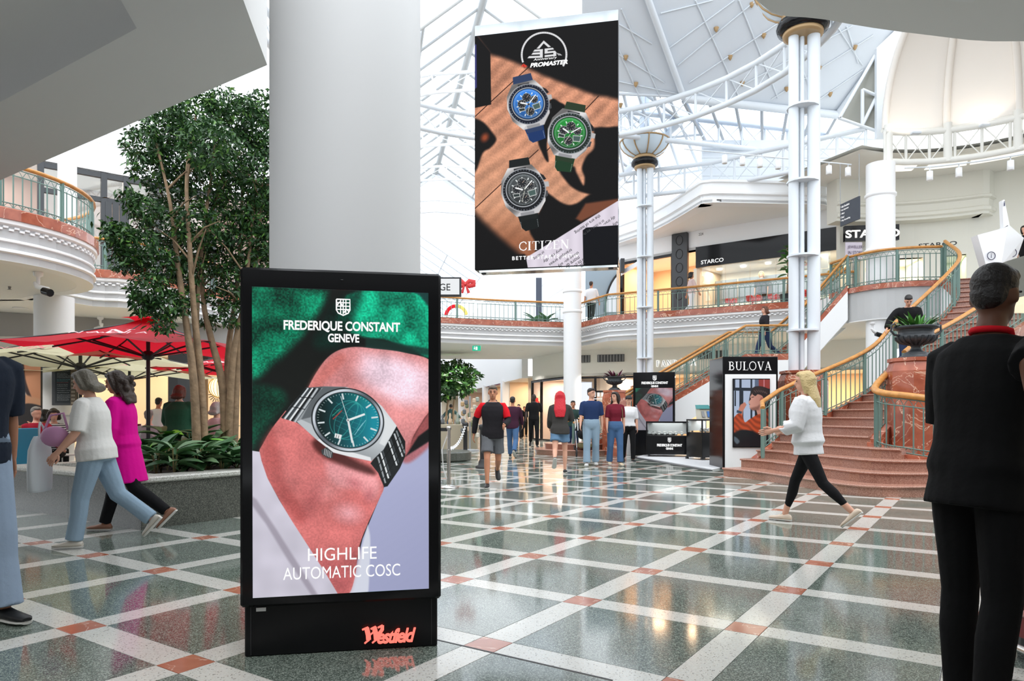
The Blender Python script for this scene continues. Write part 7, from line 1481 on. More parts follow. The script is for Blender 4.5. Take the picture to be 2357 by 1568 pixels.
DENIM = cloth('denim_blue', (72, 102, 140)); DENL = cloth('denim_light', (140, 162, 180)); BLK = cloth('black', (20, 20, 22)); CHAR = cloth('charcoal', (48, 46, 46)); NAVY = cloth('navy', (36, 54, 92)); WHT = cloth('white', (222, 222, 224))
MARO = cloth('maroon', (112, 30, 46)); MAG = cloth('magenta', (214, 0, 140)); GRNC = cloth('green', (40, 84, 62)); GRYC = cloth('grey', (98, 100, 104)); NVT = cloth('dark_navy', (34, 42, 56)); RDC = cloth('red', (206, 22, 36)); TEALC = cloth('teal_grey', (74, 104, 104))
for m in (DENIM, DENL): pass
DENP = cloth('denim_pale', (150, 168, 190))
walk = lambda a=24, k1=8, k2=34, **kw: {**dict(hL=a, kL=k1, hR=-a * .8, kR=k2, sL=-18, sR=20), **kw}
walk2 = lambda a=24, k1=8, k2=34, **kw: {**dict(hR=a, kR=k1, hL=-a * .8, kL=k2, sR=-18, sL=20), **kw}
# walkers in the middle of the hall
p_, TT, *_ = person('man in a black jacket with red sleeves and grey shorts, striding toward the totem', 1134, 1121, 885, 4, pose=dict(hR=20, kR=12, hL=-12, kL=48, sL=16, eL=62, aL=14, in_L=25, sR=-14, eR=14, aR=20, lean=6, yaw=-4), top=dict(c=cloth('ink', (36, 34, 38)), z=.86, sl=0, r=.026, upper=RDC, fore=cloth('ink', (36, 34, 38)), collar=GRYC, name='jacket'), legs=dict(c=GRYC, len=.36, r=.022, name='shorts'), sk='tan', hair=('short', 'grizzled', (92, 80, 68)), shoes=(26, 26, 28), near=1)
person('man in a plum jacket and blue jeans walking away behind the man with red sleeves', 1180, 1053, 912, 172, pose=walk(18, aL=9, aR=9), top=dict(c=cloth('plum', (62, 32, 50)), z=.84, sl=1.95, r=.022, name='jacket'), legs=dict(c=DENIM, r=.02), sk='tan', hair=('short', 'black', (24, 20, 20)))
person('person in loose black clothes walking up the corridor beside the plum jacket', 1194, 1012, 931, 0, pose=walk(10), top=dict(c=BLK, z=.84, sl=.6, r=.03), legs=dict(c=BLK, r=.03), sk='fair', hair=('short', 'black', (24, 20, 20)), lod=True)
person('person dressed in black, half hidden further up the corridor', 1207, 1008, 936, 0, pose=walk2(8), top=dict(c=BLK, z=.84, sl=.6, r=.02), legs=dict(c=BLK, r=.02), sk='tan', hair=('short', 'black', (24, 20, 20)), lod=True)
p_, TT, LT2, A_, J_, k_ = person('tall bald person in black shirt and trousers coming from the corridor', 1229, 1030, 907, 0, ht=1.9, pose=walk(12, eL=8, eR=14, aL=12, aR=12), top=dict(c=BLK, z=.9, sl=.62, r=.018), legs=dict(c=BLK, r=.012), sk='dark', hair=('bald', 'black', (24, 20, 20)))
mb = MB(); mb.tube([(-.3, -.0, 1.0), (-.36, -.05, .75), (-.48, -.08, .5)], [(.05, .03), (.12, .05), (.06, .03)], 8); single('shoulder_bag', MB().box((0, 0, 0), (.01, .01, .01)), BLK, '', 'bag') if False else part('jacket_in_hand', mb, BLK, p_, False)
p_, TT, *_ = person('woman with long bright red hair in a dark hooded jacket and denim shorts, walking away', 1289, 1091, 901, 176, female=True, pose=dict(hR=10, kR=6, hL=-20, kL=46, sL=12, eL=40, sR=24, eR=70, aR=16, in_R=20, lean=2), top=dict(c=cloth('dusk', (62, 60, 58)), z=.84, sl=1.95, r=.034, hood=True, name='jacket'), legs=dict(c=cloth('denim_mid', (92, 122, 150)), len=.26, r=.03, name='shorts'), sk='fair', hair=('mane', 'scarlet', (196, 14, 36)), shoes=(24, 24, 26))
q = G(1306, 1090); cup = thing('drink_cup', 'amber drink cup held by the woman with red hair', 'cup', q + Vector((.02, .28, 1.02))); 
mb = MB(); mb.lathe([(.032, 0), (.042, .12), (.0, .12)], 14, (0, 0, 0)); part('body', mb, mat('amber_cup', (206, 140, 40), .4), cup, False)
person('man in a dark green shirt pushing a pram, behind the couple', 1319, 1045, 923, 4, pose=dict(sL=32, eL=34, sR=32, eR=34, hL=8, kL=8, hR=-8, kR=14), top=dict(c=cloth('deep_green', (44, 66, 62)), z=.9, sl=.62, r=.016), legs=dict(c=NAVY, r=.016), sk='tan', hair=('short', 'brown', (50, 36, 28)))
person('young man in a navy t-shirt and pale jeans, walking next to the woman in maroon', 1361, 1073, 894, -6, pose=dict(hR=10, kR=4, hL=-6, kL=12, sR=6, eR=22, sL=-6, eL=8, aR=8, yaw=48), top=dict(c=NAVY, z=.9, sl=.66, r=.02), legs=dict(c=DENL, r=.026, hem=.06), sk='fair', hair=('short', 'dark_brown', (36, 26, 22)), shoes=(206, 204, 202))
p_, TT, *_ = person('young woman in a maroon top and blue jeans, walking next to the man in navy', 1416, 1072, 903, 4, female=True, pose=dict(hL=8, kL=4, hR=-6, kR=10, sL=-8, eL=12, sR=4, eR=16, yaw=-50), top=dict(c=MARO, z=1.03, sl=.6, r=.010), legs=dict(c=DENIM, r=.022, hem=.058), sk='fair', hair=('long', 'dark_brown', (46, 30, 26)), shoes=(210, 190, 160))
strap(p_, TT, [(.13, .0, 1.47), (.15, -.11, 1.3), (.17, -.06, 1.08)], .012, cloth('strap_tan', (120, 92, 70)), 'bag_strap')
person('woman in a white top and dark cap, walking just behind the couple', 1447, 1064, 912, 0, female=True, pose=dict(hL=8, kL=6, hR=-8, kR=16, sR=10, eR=44, sL=0, eL=10), top=dict(c=WHT, z=.95, sl=.7, r=.02), legs=dict(c=BLK, r=.014), sk='fair', hair=('cap', 'brown', (70, 52, 40)), shoes=(24, 24, 26))
person('person in a grey-green hoodie and jeans standing by the market stall', 1038, 1016, 931, 180, female=True, pose=dict(sL=8, eL=60, aL=40, sR=8, eR=60, aR=40), top=dict(c=TEALC, z=.92, sl=1.9, r=.024, hood=True), legs=dict(c=DENIM, r=.022), sk='tan', hair=('bun', 'black', (24, 20, 20)), shoes=(190, 160, 130))
# the woman in white near the stair
person('woman in a loose white jumper and black leggings, walking in front of the granite stair', 1860, 1208, 846, -128, female=True, pose=dict(hL=-26, kL=20, hR=24, kR=8, sL=10, eL=70, aL=14, sR=14, eR=66, aR=12, lean=3, yaw=8), top=dict(c=WHT, z=.83, sl=1.5, r=.05, name='jumper'), legs=dict(c=BLK, r=.004, len=.9, hem=.03), sk='fair', hair=('long', 'blonde', (196, 172, 120)), shoes=(216, 196, 176), near=1)
# foreground figures
person('tall man in black with a red collar, seen from behind beside the glass kiosk', pos=(1.765, 2.66, 0), ht=1.735, rz=112, pose=dict(hL=5, kL=6, hR=-3, kR=8, sR=-64, eR=78, aR=24, sL=14, eL=30, aL=6, lean=8, yaw=10), top=dict(c=cloth('jet', (14, 14, 15)), z=.82, sl=.92, r=.028, collar=RDC), legs=dict(c=cloth('jet', (14, 14, 15)), r=.012, hem=.042), sk='brown', hair=('short', 'jet', (22, 16, 13)), shoes=(20, 20, 20), near=1, bulk=.95)
person('man in dark navy t-shirt and pale jeans, only partly in view beside the planter', pos=(-3.05, 3.95, 0), ht=1.80, rz=62, pose=dict(hL=14, kL=6, hR=-16, kR=30, sR=42, eR=8, aR=10, sL=-10, eL=10, lean=3), top=dict(c=NVT, z=.88, sl=.74, r=.03), legs=dict(c=DENP, r=.03, hem=.06), sk='olive', hair=('short', 'black', (24, 20, 20)), near=1)
p_, TT, LT2, A_, J_, k_ = person('grey haired woman in white t-shirt and light jeans carrying a white bag past the planter', 222, 1258, 848, -84, female=True, bulk=1.12, pose=dict(hL=14, kL=6, hR=-22, kR=30, sR=26, eR=40, aR=8, sL=10, eL=36, aL=12, lean=7, pitch=14), top=dict(c=cloth('patterned_white', (220, 218, 214)), z=.86, sl=.62, r=.026), legs=dict(c=DENL, r=.022, hem=.056), sk='fair', hair=('grey_bob', 'ash_grey', (104, 98, 86)), shoes=(204, 196, 184), near=1)
bq = G(222, 1258) + Vector((-.42, -.12, .5)); bg = thing('carrier_bag', 'white carrier bag held by the grey haired woman walking past the planter', 'bag', bq, R(-84))
mb = MB(); mb.rings([[(.15 * math.copysign(abs(math.cos(q)) ** .6, math.cos(q)) * w_, .055 * math.sin(q) * w_, z) for q in [2 * PI * i / 16 for i in range(16)]] for z, w_ in ((0, .85), (.02, 1), (.2, 1.04), (.36, .96), (.44, .7), (.48, .5))]); part('sack', mb, mat('bag_white', (206, 210, 214), .6), bg, False)
for sx in (-1, 1): mb = MB(); mb.tube([(sx * .05, .02, .46), (sx * .03, .01, .56), (0, 0, .6)], .01, 6); part('handle', mb, mat('bag_white', (206, 210, 214), .6), bg, False)
q = G(222, 1258) + Vector((-.24, -.2, .98)); hb_ = thing('hand_bag', 'soft pink handbag under the arm of the grey haired woman', 'bag', q); mb = MB(); mb.ell((0, 0, 0), (.12, .06, .09)); part('pouch', mb, mat('bag_pink', (196, 140, 178), .6), hb_, False); mb = MB(); mb.tube([(-.09, 0, .05), (-.05, .02, .18), (.05, .04, .2), (.1, .02, .06)], .01, 6); part('handle', mb, mat('bag_pink', (196, 140, 178), .6), hb_, False)
person('woman with long curly brown hair and magenta tunic, walking by the grey haired woman', pos=(G(285, 1225) + Vector((0, .0, 0))), ht=1.63, rz=-84, female=True, bulk=1.06, pose=dict(hL=-22, kL=30, hR=20, kR=6, sL=6, eL=20, sR=10, eR=20, lean=5, pitch=10), top=dict(c=MAG, z=.56, sl=1.8, r=.03, name='tunic'), legs=dict(c=BLK, r=.014), sk='tan', hair=('curly', 'brown', (56, 34, 28)), shoes=(150, 106, 84), near=1)
# people on the stairs and the balconies
person('person in a dark top and jeans walking down the landing of the far stair', pos=(7.5, 20.9, 2.75), ht=1.66, rz=-80, female=True, pose=walk2(22, sL=8), top=dict(c=cloth('ink', (36, 34, 38)), z=.92, sl=1.8, r=.02), legs=dict(c=cloth('denim_dark', (44, 58, 88)), r=.018), sk='fair', hair=('bob', 'chestnut', (96, 60, 44)))
zst = 1.97; person('boy in a black padded jacket leaning over the rail behind the black urn', pos=(8.02, 14.25, zst), ht=1.62, rz=-30, pose=dict(sR=30, eR=20, aR=34, sL=20, eL=40, lean=14, pitch=26, yaw=10), top=dict(c=BLK, z=.88, sl=1.9, r=.034, name='jacket'), legs=dict(c=cloth('denim_dark', (44, 58, 88)), r=.018), sk='fair', hair=('short', 'black', (24, 20, 20)))
person('person in a white top standing on the upper balcony beside the far white column', pos=P(1361, 742, 27.2).xy.to_3d() + Vector((0, 0, 4.58)), ht=1.72, rz=150, pose=walk(8), top=dict(c=WHT, z=.9, sl=.9, r=.02), legs=dict(c=BLK, r=.016), sk='tan', hair=('short', 'brown', (50, 36, 28)), lod=True)
person('person in a pale top behind the railing near the charcoal pillar', pos=(6.35, 24.9, 4.58), ht=1.62, rz=90, pose=walk(8), top=dict(c=cloth('blush', (214, 190, 186)), z=.9, sl=.9, r=.02), legs=dict(c=WHT, r=.02), sk='tan', hair=('bob', 'black', (24, 20, 20)), lod=True)
person('shop assistant in a grey top standing behind the jeweller display', pos=ush(2.0, 4.6, -.95) - UZ * 4.6 + UZ * 4.62, ht=1.6, rz=-36, pose={}, top=dict(c=cloth('slate', (90, 98, 108)), z=.9, sl=.9, r=.016), legs=dict(c=BLK, r=.016), sk='fair', hair=('bob', 'blonde', (196, 172, 120)), lod=True)
person('dark haired woman looking over the upper edge beside the white information stand', pos=(13.6, 18.6, 4.6), ht=1.55, rz=-60, female=True, pose=dict(lean=10), top=dict(c=BLK, z=.9, sl=1.8, r=.02), legs=dict(c=BLK, r=.016), sk='fair', hair=('long', 'dark_brown', (46, 30, 26)), lod=True)
# café guests
person('woman in a green jacket standing with her back turned behind the granite planter', pos=(P(410, 990, 11.1).x, 11.1, 0), ht=1.62, rz=176, female=True, bulk=1.36, pose=dict(sL=14, eL=40, aL=14, sR=14, eR=40, aR=14, lean=4), top=dict(c=GRNC, z=.80, sl=1.9, r=.03, name='jacket'), legs=dict(c=BLK, r=.02), sk='fair', hair=('bob', 'auburn', (94, 54, 38)))
gq = COL.objects['person'] if False else None
SW = mat('stripe_knit', (30, 32, 40), .8)
nt = SW.node_tree; wv = nt.nodes.new('ShaderNodeTexWave'); wv.bands_direction = 'Z'; wv.inputs['Scale'].default_value = 9; tcn = nt.nodes.new('ShaderNodeTexCoord'); rp_ = nt.nodes.new('ShaderNodeValToRGB'); rp_.color_ramp.interpolation = 'CONSTANT'; rp_.color_ramp.elements[0].color = (.03, .03, .04, 1); rp_.color_ramp.elements[1].position = .5; rp_.color_ramp.elements[1].color = (.7, .7, .7, 1)
nt.links.new(tcn.outputs['Object'], wv.inputs['Vector']); nt.links.new(wv.outputs['Fac'], rp_.inputs['Fac']); nt.links.new(rp_.outputs['Color'], nt.nodes['Principled BSDF'].inputs['Base Color'])
SIT = dict(hL=88, kL=88, hR=88, kR=88)
def seated(lab, px, hy_, Y, rz, **kw):
    zt = H + (954 - hy_) * Y / F; s = zt - .86 * kw.pop('ht', 1.62) / 1.75 - .02; ps = dict(SIT); ps.update(kw.pop('pose', {})); return person(lab, pos=(P(px, 0, Y).x, Y, 0), ht=1.62, rz=rz, seat=max(.36, s), pose=ps, **kw)
seated('seated woman in a striped top resting her head on her hand at a café table', 126, 947, 12.3, 24, female=True, pose=dict(sR=52, eR=96, aR=18, sL=30, eL=60, lean=10, yaw=14, pitch=6), top=dict(c=SW, z=.92, sl=1.8, r=.02), legs=dict(c=BLK, r=.016), sk='fair', hair=('bob', 'brown', (84, 56, 40)))
seated('dark haired person in navy, seated behind the woman in stripes', 104, 950, 13.4, 170, pose=dict(sL=20, eL=40), top=dict(c=cloth('dark_navy', (34, 42, 56)), z=.92, sl=1.8, r=.024), legs=dict(c=BLK, r=.016), sk='tan', hair=('bob', 'black', (24, 20, 20)), lod=True)
seated('person in a red jumper seated at the café edge behind the man in navy', 84, 945, 11.4, 60, pose=dict(sL=20, eL=40), top=dict(c=cloth('brick_red', (150, 30, 48)), z=.92, sl=1.8, r=.024), legs=dict(c=BLK, r=.016), sk='fair', hair=('short', 'grey', (130, 124, 116)), lod=True)
person('man in a white shirt standing at the café counter with his back turned', pos=(P(361, 0, 15.0).x, 15.0, 0), ht=1.52, rz=180, pose=dict(sL=20, eL=40, sR=20, eR=40, lean=8), top=dict(c=WHT, z=.88, sl=.7, r=.026), legs=dict(c=BLK, r=.02), sk='tan', hair=('short', 'black', (24, 20, 20)))
person('person in a pink shirt standing behind the fig stems in the café', pos=(P(447, 0, 14.4).x, 14.4, 0), ht=1.5, rz=160, pose=dict(sL=20, eL=40), top=dict(c=cloth('pink', (214, 150, 162)), z=.88, sl=.7, r=.02), legs=dict(c=BLK, r=.02), sk='fair', hair=('short', 'auburn', (94, 54, 38)), lod=True)
seated('silver haired person seated behind the fig stems close to the totem', 500, 934, 11.6, 150, female=True, pose=dict(sL=20, eL=40), top=dict(c=cloth('pale_pink', (220, 190, 190)), z=.92, sl=.8, r=.024), legs=dict(c=BLK, r=.02), sk='fair', hair=('grey_bob', 'silver', (178, 174, 168)))
seated('grey haired guest in a pale grey shirt seated by the parasol pole', 343, 952, 12.0, 190, pose=dict(sL=20, eL=40), top=dict(c=cloth('pale_grey', (168, 170, 174)), z=.92, sl=.8, r=.024), legs=dict(c=BLK, r=.02), sk='fair', hair=('short', 'grey', (130, 124, 116)), lod=True)
bake_all()
# ================================================================ SMALLER THINGS
# hanging GE sign at the totem's edge, bow, exit sign
q = P(1028, 661, 12.0); sg = thing('hanging_sign', 'white sign in a black frame peeping out behind the black totem', 'sign', q)
wq, hq = 70 * 12 / F, 44 * 12 / F; q = q + Vector((-.1, 0, 0))
mb = MB(); mb.box(q, (wq * 1.35, .08, hq), 0, .004); part('frame', mb, BLACKM, sg)
mb = MB(); mb.box(q + Vector((0, -.045, 0)), (wq * 1.35 - .06, .01, hq - .06)); part('face', mb, emi('sign_face', (.86, .88, .90), .95), sg)
text('GE', P(1024, 661, 11.93), (1, 0, 0), UZ, 25 * 12 / F, 16 * 12 / F, LETK, sg, bold=.01)
mb = MB(); mb.tube([Vector((q.x - .2, q.y + .06, 0)), Vector((q.x - .2, q.y + .06, q.z))], .025, 8); part('pole', mb, GREYM, sg); mb = MB(); mb.lathe([(.22, 0), (.22, .02), (.03, .04)], 16, (q.x - .2, q.y + .06, 0)); part('foot', mb, GREYM, sg)
bow('red_bow', 'large red ribbon bow hanging above the far bridge railing', P(1071, 655, 24.0), .40)
mb = MB(); mb.tube([P(1071, 640, 24.0), P(1071, 380, 24.0)], .006, 4); part('cord', mb, GREYM, COL.objects[-1] if False else None) if False else None
ex = thing('exit_sign', 'green exit sign hanging under the far bridge soffit', 'sign', S(1097, 796, ZS) - UZ * .1); q = ex.location.copy(); 
mb = MB(); mb.box(q, (.32, .05, .19), 0, .004); part('box', mb, emi('exit_green', (.02, .62, .36), .9), ex)
mb = MB(); mb.box(q + Vector((0, -.028, .0)), (.07, .006, .13)); mb.ell(q + Vector((-.08, -.03, .05)), (.02, .005, .02), 8, 6); mb.box(q + Vector((-.08, -.028, -.01)), (.05, .006, .06)); part('symbol', mb, LETW, ex)
for sx in (-1, 1): mb = MB(); mb.tube([q + Vector((sx * .12, 0, .09)), q + Vector((sx * .12, 0, .16))], .008, 5); part('bracket', mb, GREYM, ex)
# backlit jewellery sign on the far wall
pa, pb = along(g2, g3, .12, 0), along(g2, g3, .40, 0); d = (Vector(g3) - Vector(g2)).normalized(); d3 = Vector((d.x, d.y, 0)); n3 = Vector((d.y, -d.x, 0))
pn_ = thing('shop_sign', 'backlit dark serif shop name on the wall above the far stair', 'sign', along(g2, g3, .1, 3.0)); o_ = along(g2, g3, .1, 0); 
cpt = onplane(1556, 834, o_, n3); wd = (onplane(1600, 834, o_, n3) - onplane(1511, 834, o_, n3)).length
text('', cpt + n3 * .035, d3, UZ, wd * 1.02, .33, emi('halo_white', (1, 1, .96), 1.5), pn_, glyph=serif('PANDÖRA', .16, 1.9)); text('', cpt + n3 * .06, d3, UZ, wd, .30, LETK, pn_, glyph=serif('PANDÖRA', .16, .75))
# smaller white shop lettering on the gridded window
gg = thing('shop_sign', 'small white illegible lettering on the gridded shop window', 'sign', along(g1, g2, .3, 1.9)); a_ = along(g1, g2, .32, 0); d = (Vector(g2) - Vector(g1)).normalized(); n_ = Vector((d.y, -d.x, 0)) * .1
for k in range(7): mb = MB(); q = along(g1, g2, .20 + k * .045, 1.98) + n_; mb.box(q, (.08, .02, .16 + .05 * (k % 3 == 0))); part('letter', mb, LETW, gg)
mb = MB(); mb.box(along(g1, g2, .33, 1.8) + n_, (1.1, .02, .03), math.atan2(d.y, d.x)); part('underline', mb, LETW, gg)
# poster with red and yellow flowers in the narrow pane, and a light box behind the couple
t_ = thing('poster', 'red and yellow flower poster in the narrow pane beside the corridor', 'poster', along(g0, g1, .16, 1.2)); p0, p1 = along(g0, g1, .05, 0), along(g0, g1, .28, 0); nn = Vector((-.9, -.35, 0)) * .0
mb = MB(); mb.slab([p0 + UZ * .5, p1 + UZ * .5, p1 + UZ * 2.0, p0 + UZ * 2.0], (.02, .02, 0)); part('sheet', mb, mat('poster_cream', (236, 214, 170), .6), t_)
for k in range(6): mb = MB(); c = p0.lerp(p1, .2 + .6 * ((k * 37) % 10) / 10) + UZ * (1.0 + .16 * k) + Vector((-.02, -.03, 0)); mb.ell(c, (.14, .05, .13), 10, 6); part('flower', mb, mat('petal_red', (214, 40, 30), .6), t_)
q = P(1330, 912, 26.0); t_ = thing('light_box', 'glowing pale white panel behind the couple', 'light box', q); mb = MB(); mb.box(q, (1.05, .1, 1.05)); part('case', mb, GREYM, t_); mb = MB(); mb.box(q + Vector((0, -.06, 0)), (1.0, .02, 1.0)); part('face', mb, emi('panel_blue', (.84, .88, 1.0), 1.05), t_)
# stanchions and chain
def stanch(lab, c, m, h, r=.035, group=None, chrome=False):
    t_ = thing('queue_post', lab, 'queue post', c, 0, group)
    mb = MB(); mb.lathe([(.16, 0), (.16, .02), (.05, .04), (.03, .05)] if chrome else [(.16, 0), (.16, .05), (.10, .07), (.09, .14), (.06, .2)], 22, (0, 0, 0)); part('foot', mb, m, t_, False)
    mb = MB(); mb.lathe([(r, .05), (r, h - .04)] if chrome else [(.058, .18), (.058, h - .12), (.085, h - .1), (.09, h - .02), (.05, h)], 16, (0, 0, 0)); part('post', mb, m, t_, False)
    mb = MB(); mb.lathe([(r + .008, h - .06), (r + .012, h - .03), (r + .006, h), (0, h)], 14, (0, 0, 0)); part('cap', mb, CHROME if chrome else m, t_, False); return t_
s1 = G(1033, 1123); stanch('brushed steel queue post with a black belt, close to the totem', s1, CHROME, .98, .028, None, True)
s2 = G(1071, 1052); stanch('black queue post with a chain, standing by the round stone platform', s2, BLACKM, .95)
s3 = G(1111, 1078); stanch('black queue post partly behind the man with red sleeves', s3, BLACKM, .95)
bl_ = thing('belt_barrier', 'black belt stretched behind the totem from the steel queue post', 'belt', s1 + UZ * .93); mb = MB(); mb.slab([s1 + UZ * .9, s1 + UZ * .955, s1 + Vector((-1.4, .1, .955)), s1 + Vector((-1.4, .1, .9))], (0, .006, 0)); part('belt', mb, BLACKM, bl_)
hs_ = thing('hose', 'pale bent strip leaning beside the steel queue post', 'strip', s1 + Vector((-.1, .1, 0))); mb = MB(); mb.tube([s1 + Vector((.0, .12, .0)), s1 + Vector((-.1, .12, .3)), s1 + Vector((-.12, .12, .6)), s1 + Vector((-.02, .12, .88))], [(.02, .008)] * 4, 6); part('strip', mb, WHITE, hs_)
ch = thing('chain', 'pale chain sagging between the steel and black queue posts', 'chain', s2 + UZ * .8)
for k in range(26):
    t = (k + .5) / 26; a_ = s1 + UZ * .62; b_ = s2 + UZ * .86; c = a_.lerp(b_, t) - UZ * (.16 * 4 * t * (1 - t)); dd = (b_ - a_).normalized(); sd = Vector((-dd.y, dd.x, 0)) if k % 2 else UZ
    mb = MB(); L = (b_ - a_).length / 26; mb.tube([c + dd * (L * .62 * math.cos(2 * PI * i / 8)) + sd * (.03 * math.sin(2 * PI * i / 8)) for i in range(8)], .009, 4, closed=True); part('link', mb, WHITE, ch)
pf = G(1020, 1062); mb = MB(); mb.lathe([(.0, .0), (.86, .0), (.9, .03), (.9, .21), (.86, .24), (.0, .24)], 36, (pf.x - .22, pf.y + .4, 0), smooth=False); single('stone_platform', mb, GRAN2, 'low round dark stone platform at the edge of the corridor', 'platform')
# pram
pm = thing('pram', 'black pram with a silver frame pushed by the man in dark green', 'pram', G(1332, 1048) + Vector((.12, -.45, 0)), R(0))
mb = MB(); mb.rings([[(.2 * math.cos(q) * w_, y + .0, .62 + .16 * math.sin(q) * w_) for q in [2 * PI * i / 14 for i in range(14)]] for y, w_ in ((-.42, .6), (-.36, .95), (0, 1.05), (.28, .95), (.36, .6))]); part('seat', mb, BLK, pm, False)
mb = MB(); mb.lathe([(.26 * math.cos(a), .3 * math.sin(a)) for a in [R(5 + 17 * k) for k in range(6)]], 16, (0, .1, .68)); part('hood', mb, BLK, pm, False)
mb = MB(); mb.tube([(-.2, .1 - .27 * math.cos(a), .72 + .3 * math.sin(a)) for a in [R(180 * k / 10) for k in range(11)]], .012, 5); part('hood_trim', mb, WHITE, pm, False)
for sx in (-1, 1):
    mb = MB(); mb.tube([(sx * .22, .55, 1.02), (sx * .22, .2, .6), (sx * .24, -.38, .16)], .014, 6); mb.tube([(sx * .22, .1, .5), (sx * .26, .36, .14)], .014, 6); part('frame', mb, CHROME, pm, False)
    for y, r_ in ((-.4, .11), (.36, .14)):
        mb = MB(); mb.tube([(sx * .26, y + r_ * math.cos(2 * PI * i / 16), r_ + .02 + r_ * math.sin(2 * PI * i / 16)) for i in range(16)], .022, 6, closed=True); mb.tube([(sx * .25, y, r_ + .02), (sx * .28, y, r_ + .02)], .04, 8); part('wheel', mb, BLACKM, pm, False)
mb = MB(); mb.tube([(-.22, .55, 1.02), (.22, .55, 1.02)], .018, 6); part('handle', mb, BLACKM, pm, False); mb = MB(); mb.box((0, 0, .3), (.36, .5, .14), 0, .04); part('basket', mb, mat('olive_bag', (110, 100, 64), .7), pm, False)
# market stall goods behind the queue posts
stall = thing('market_stall', 'pale market table with draped cloth beside the corridor', 'stall', P(1010, 985, 21.0)); c = G(1030, 1030); c = Vector((-2.15, 23.5, 0))
mb = MB(); mb.box(c + UZ * .42, (2.0, .8, .84), 0, .02); part('cloth', mb, mat('stall_cloth', (160, 150, 130), .8), stall)
gcols = [(206, 200, 186), (120, 128, 96), (180, 150, 110), (96, 100, 104), (200, 176, 150), (150, 160, 150)]
for k in range(16):
    q = c + Vector((-.9 + (k % 8) * .25, -.22 + .4 * (k // 8), .84)); h_ = random.uniform(.14, .42); t_ = thing('trinket', 'small pale ornament standing on the market table', 'ornament', q, 0, 'ornaments on the market table')
    mb = MB(); mb.lathe([(.0, 0), (.06, 0), (.07, h_ * .3), (.03, h_ * .6), (.045, h_ * .8), (.02, h_)], 10, (0, 0, 0)); part('body', mb, mat('trinket_%d' % (k % 6), gcols[k % 6], .5), t_, False)
rk = thing('display_rack', 'tall wire rack of pale goods behind the black queue post', 'rack', (-1.35, 22.6, 0)); mb = MB(); mb.tube([(0, 0, 0), (0, 0, 1.75)], .03, 6); part('post', mb, GREYM, rk, False); mb = MB(); mb.lathe([(.3, 0), (.3, .04), (.04, .06)], 14, (0, 0, 0)); part('base', mb, GREYM, rk, False)
for k in range(24): a = k * 1.1; mb = MB(); z = .5 + .05 * k; mb.box((.24 * math.cos(a), .24 * math.sin(a), z), (.12, .1, .16), a, .03); part('item', mb, mat('trinket_%d' % (k % 6), gcols[k % 6], .5), rk, False)
# café tables, chairs, cups
def ctable(lab, c, m, h=.74, w_=.8):
    t_ = thing('café_table' if False else 'cafe_table', lab, 'table', c); mb = MB(); mb.box((0, 0, h), (w_, .7, .04), 0, .01); part('table_top', mb, m, t_, False); mb = MB(); mb.lathe([(.22, 0), (.22, .02), (.04, .04), (.035, h - .02)], 16, (0, 0, 0)); part('pedestal', mb, BLACKM, t_, False); return t_
tb1 = Vector((P(112, 0, 11.7).x, 11.7, 0)); ctable('pale café table before the woman in the striped top', tb1, mat('table_pale', (170, 190, 200), .4)); ctable('café table beside the parasol pole with a menu card', Vector((P(322, 0, 12.6).x, 12.6, 0)), WHITE)
cp = thing('coffee_cup', 'white cup on a saucer before the woman in stripes', 'cup', tb1 + Vector((.02, -.1, .76)), 0, 'cups on the pale café table')
mb = MB(); mb.lathe([(.03, 0), (.045, .03), (.05, .07), (.045, .07), (.03, .02), (0, .02)], 16, (0, 0, .012)); part('bowl', mb, WHITE, cp, False); mb = MB(); mb.lathe([(.05, 0), (.085, .012), (0, .012)], 16, (0, 0, 0)); part('saucer', mb, WHITE, cp, False); mb = MB(); mb.tube([(.045, 0, .06), (.07, 0, .05), (.045, 0, .03)], .006, 5); part('handle', mb, WHITE, cp, False)
dup(cp, tb1 + Vector((.22, .08, .76)), R(70)); jr = thing('glass_tumbler', 'pink drink in a glass on the pale café table', 'glass', tb1 + Vector((-.24, -.1, .76))); mb = MB(); mb.lathe([(.035, 0), (.045, .14), (.0, .14)], 14, (0, 0, 0)); part('drink', mb, mat('pink_drink', (220, 170, 170), .2), jr, False)
mn = thing('menu_card', 'maroon and white menu stand on the café table by the parasol pole', 'menu', Vector((P(316, 0, 12.4).x, 12.4, .76))); mb = MB(); mb.box((0, 0, .12), (.14, .02, .24)); part('card', mb, WHITE, mn, False); mb = MB(); mb.box((0, -.012, .19), (.14, .006, .1)); part('band', mb, MARO, mn, False)
bn = thing('bench_end', 'turquoise and timber bench back beside the café table', 'bench', (P(40, 0, 10.6).x, 10.6, 0)); mb = MB(); mb.box((.1, 0, .48), (.10, .5, .96), 0, .01); part('turquoise_end', mb, mat('turquoise', (24, 140, 176), .5), bn, False); mb = MB(); mb.box((-.35, 0, .5), (.8, .06, 1.0), 0, .01); part('timber_back', mb, mat('honey_wood', (170, 116, 60), .5), bn, False); mb = MB(); mb.box((-.3, -.3, .42), (.8, .5, .06), 0, .01); part('seat', mb, mat('turquoise', (24, 140, 176), .5), bn, False)
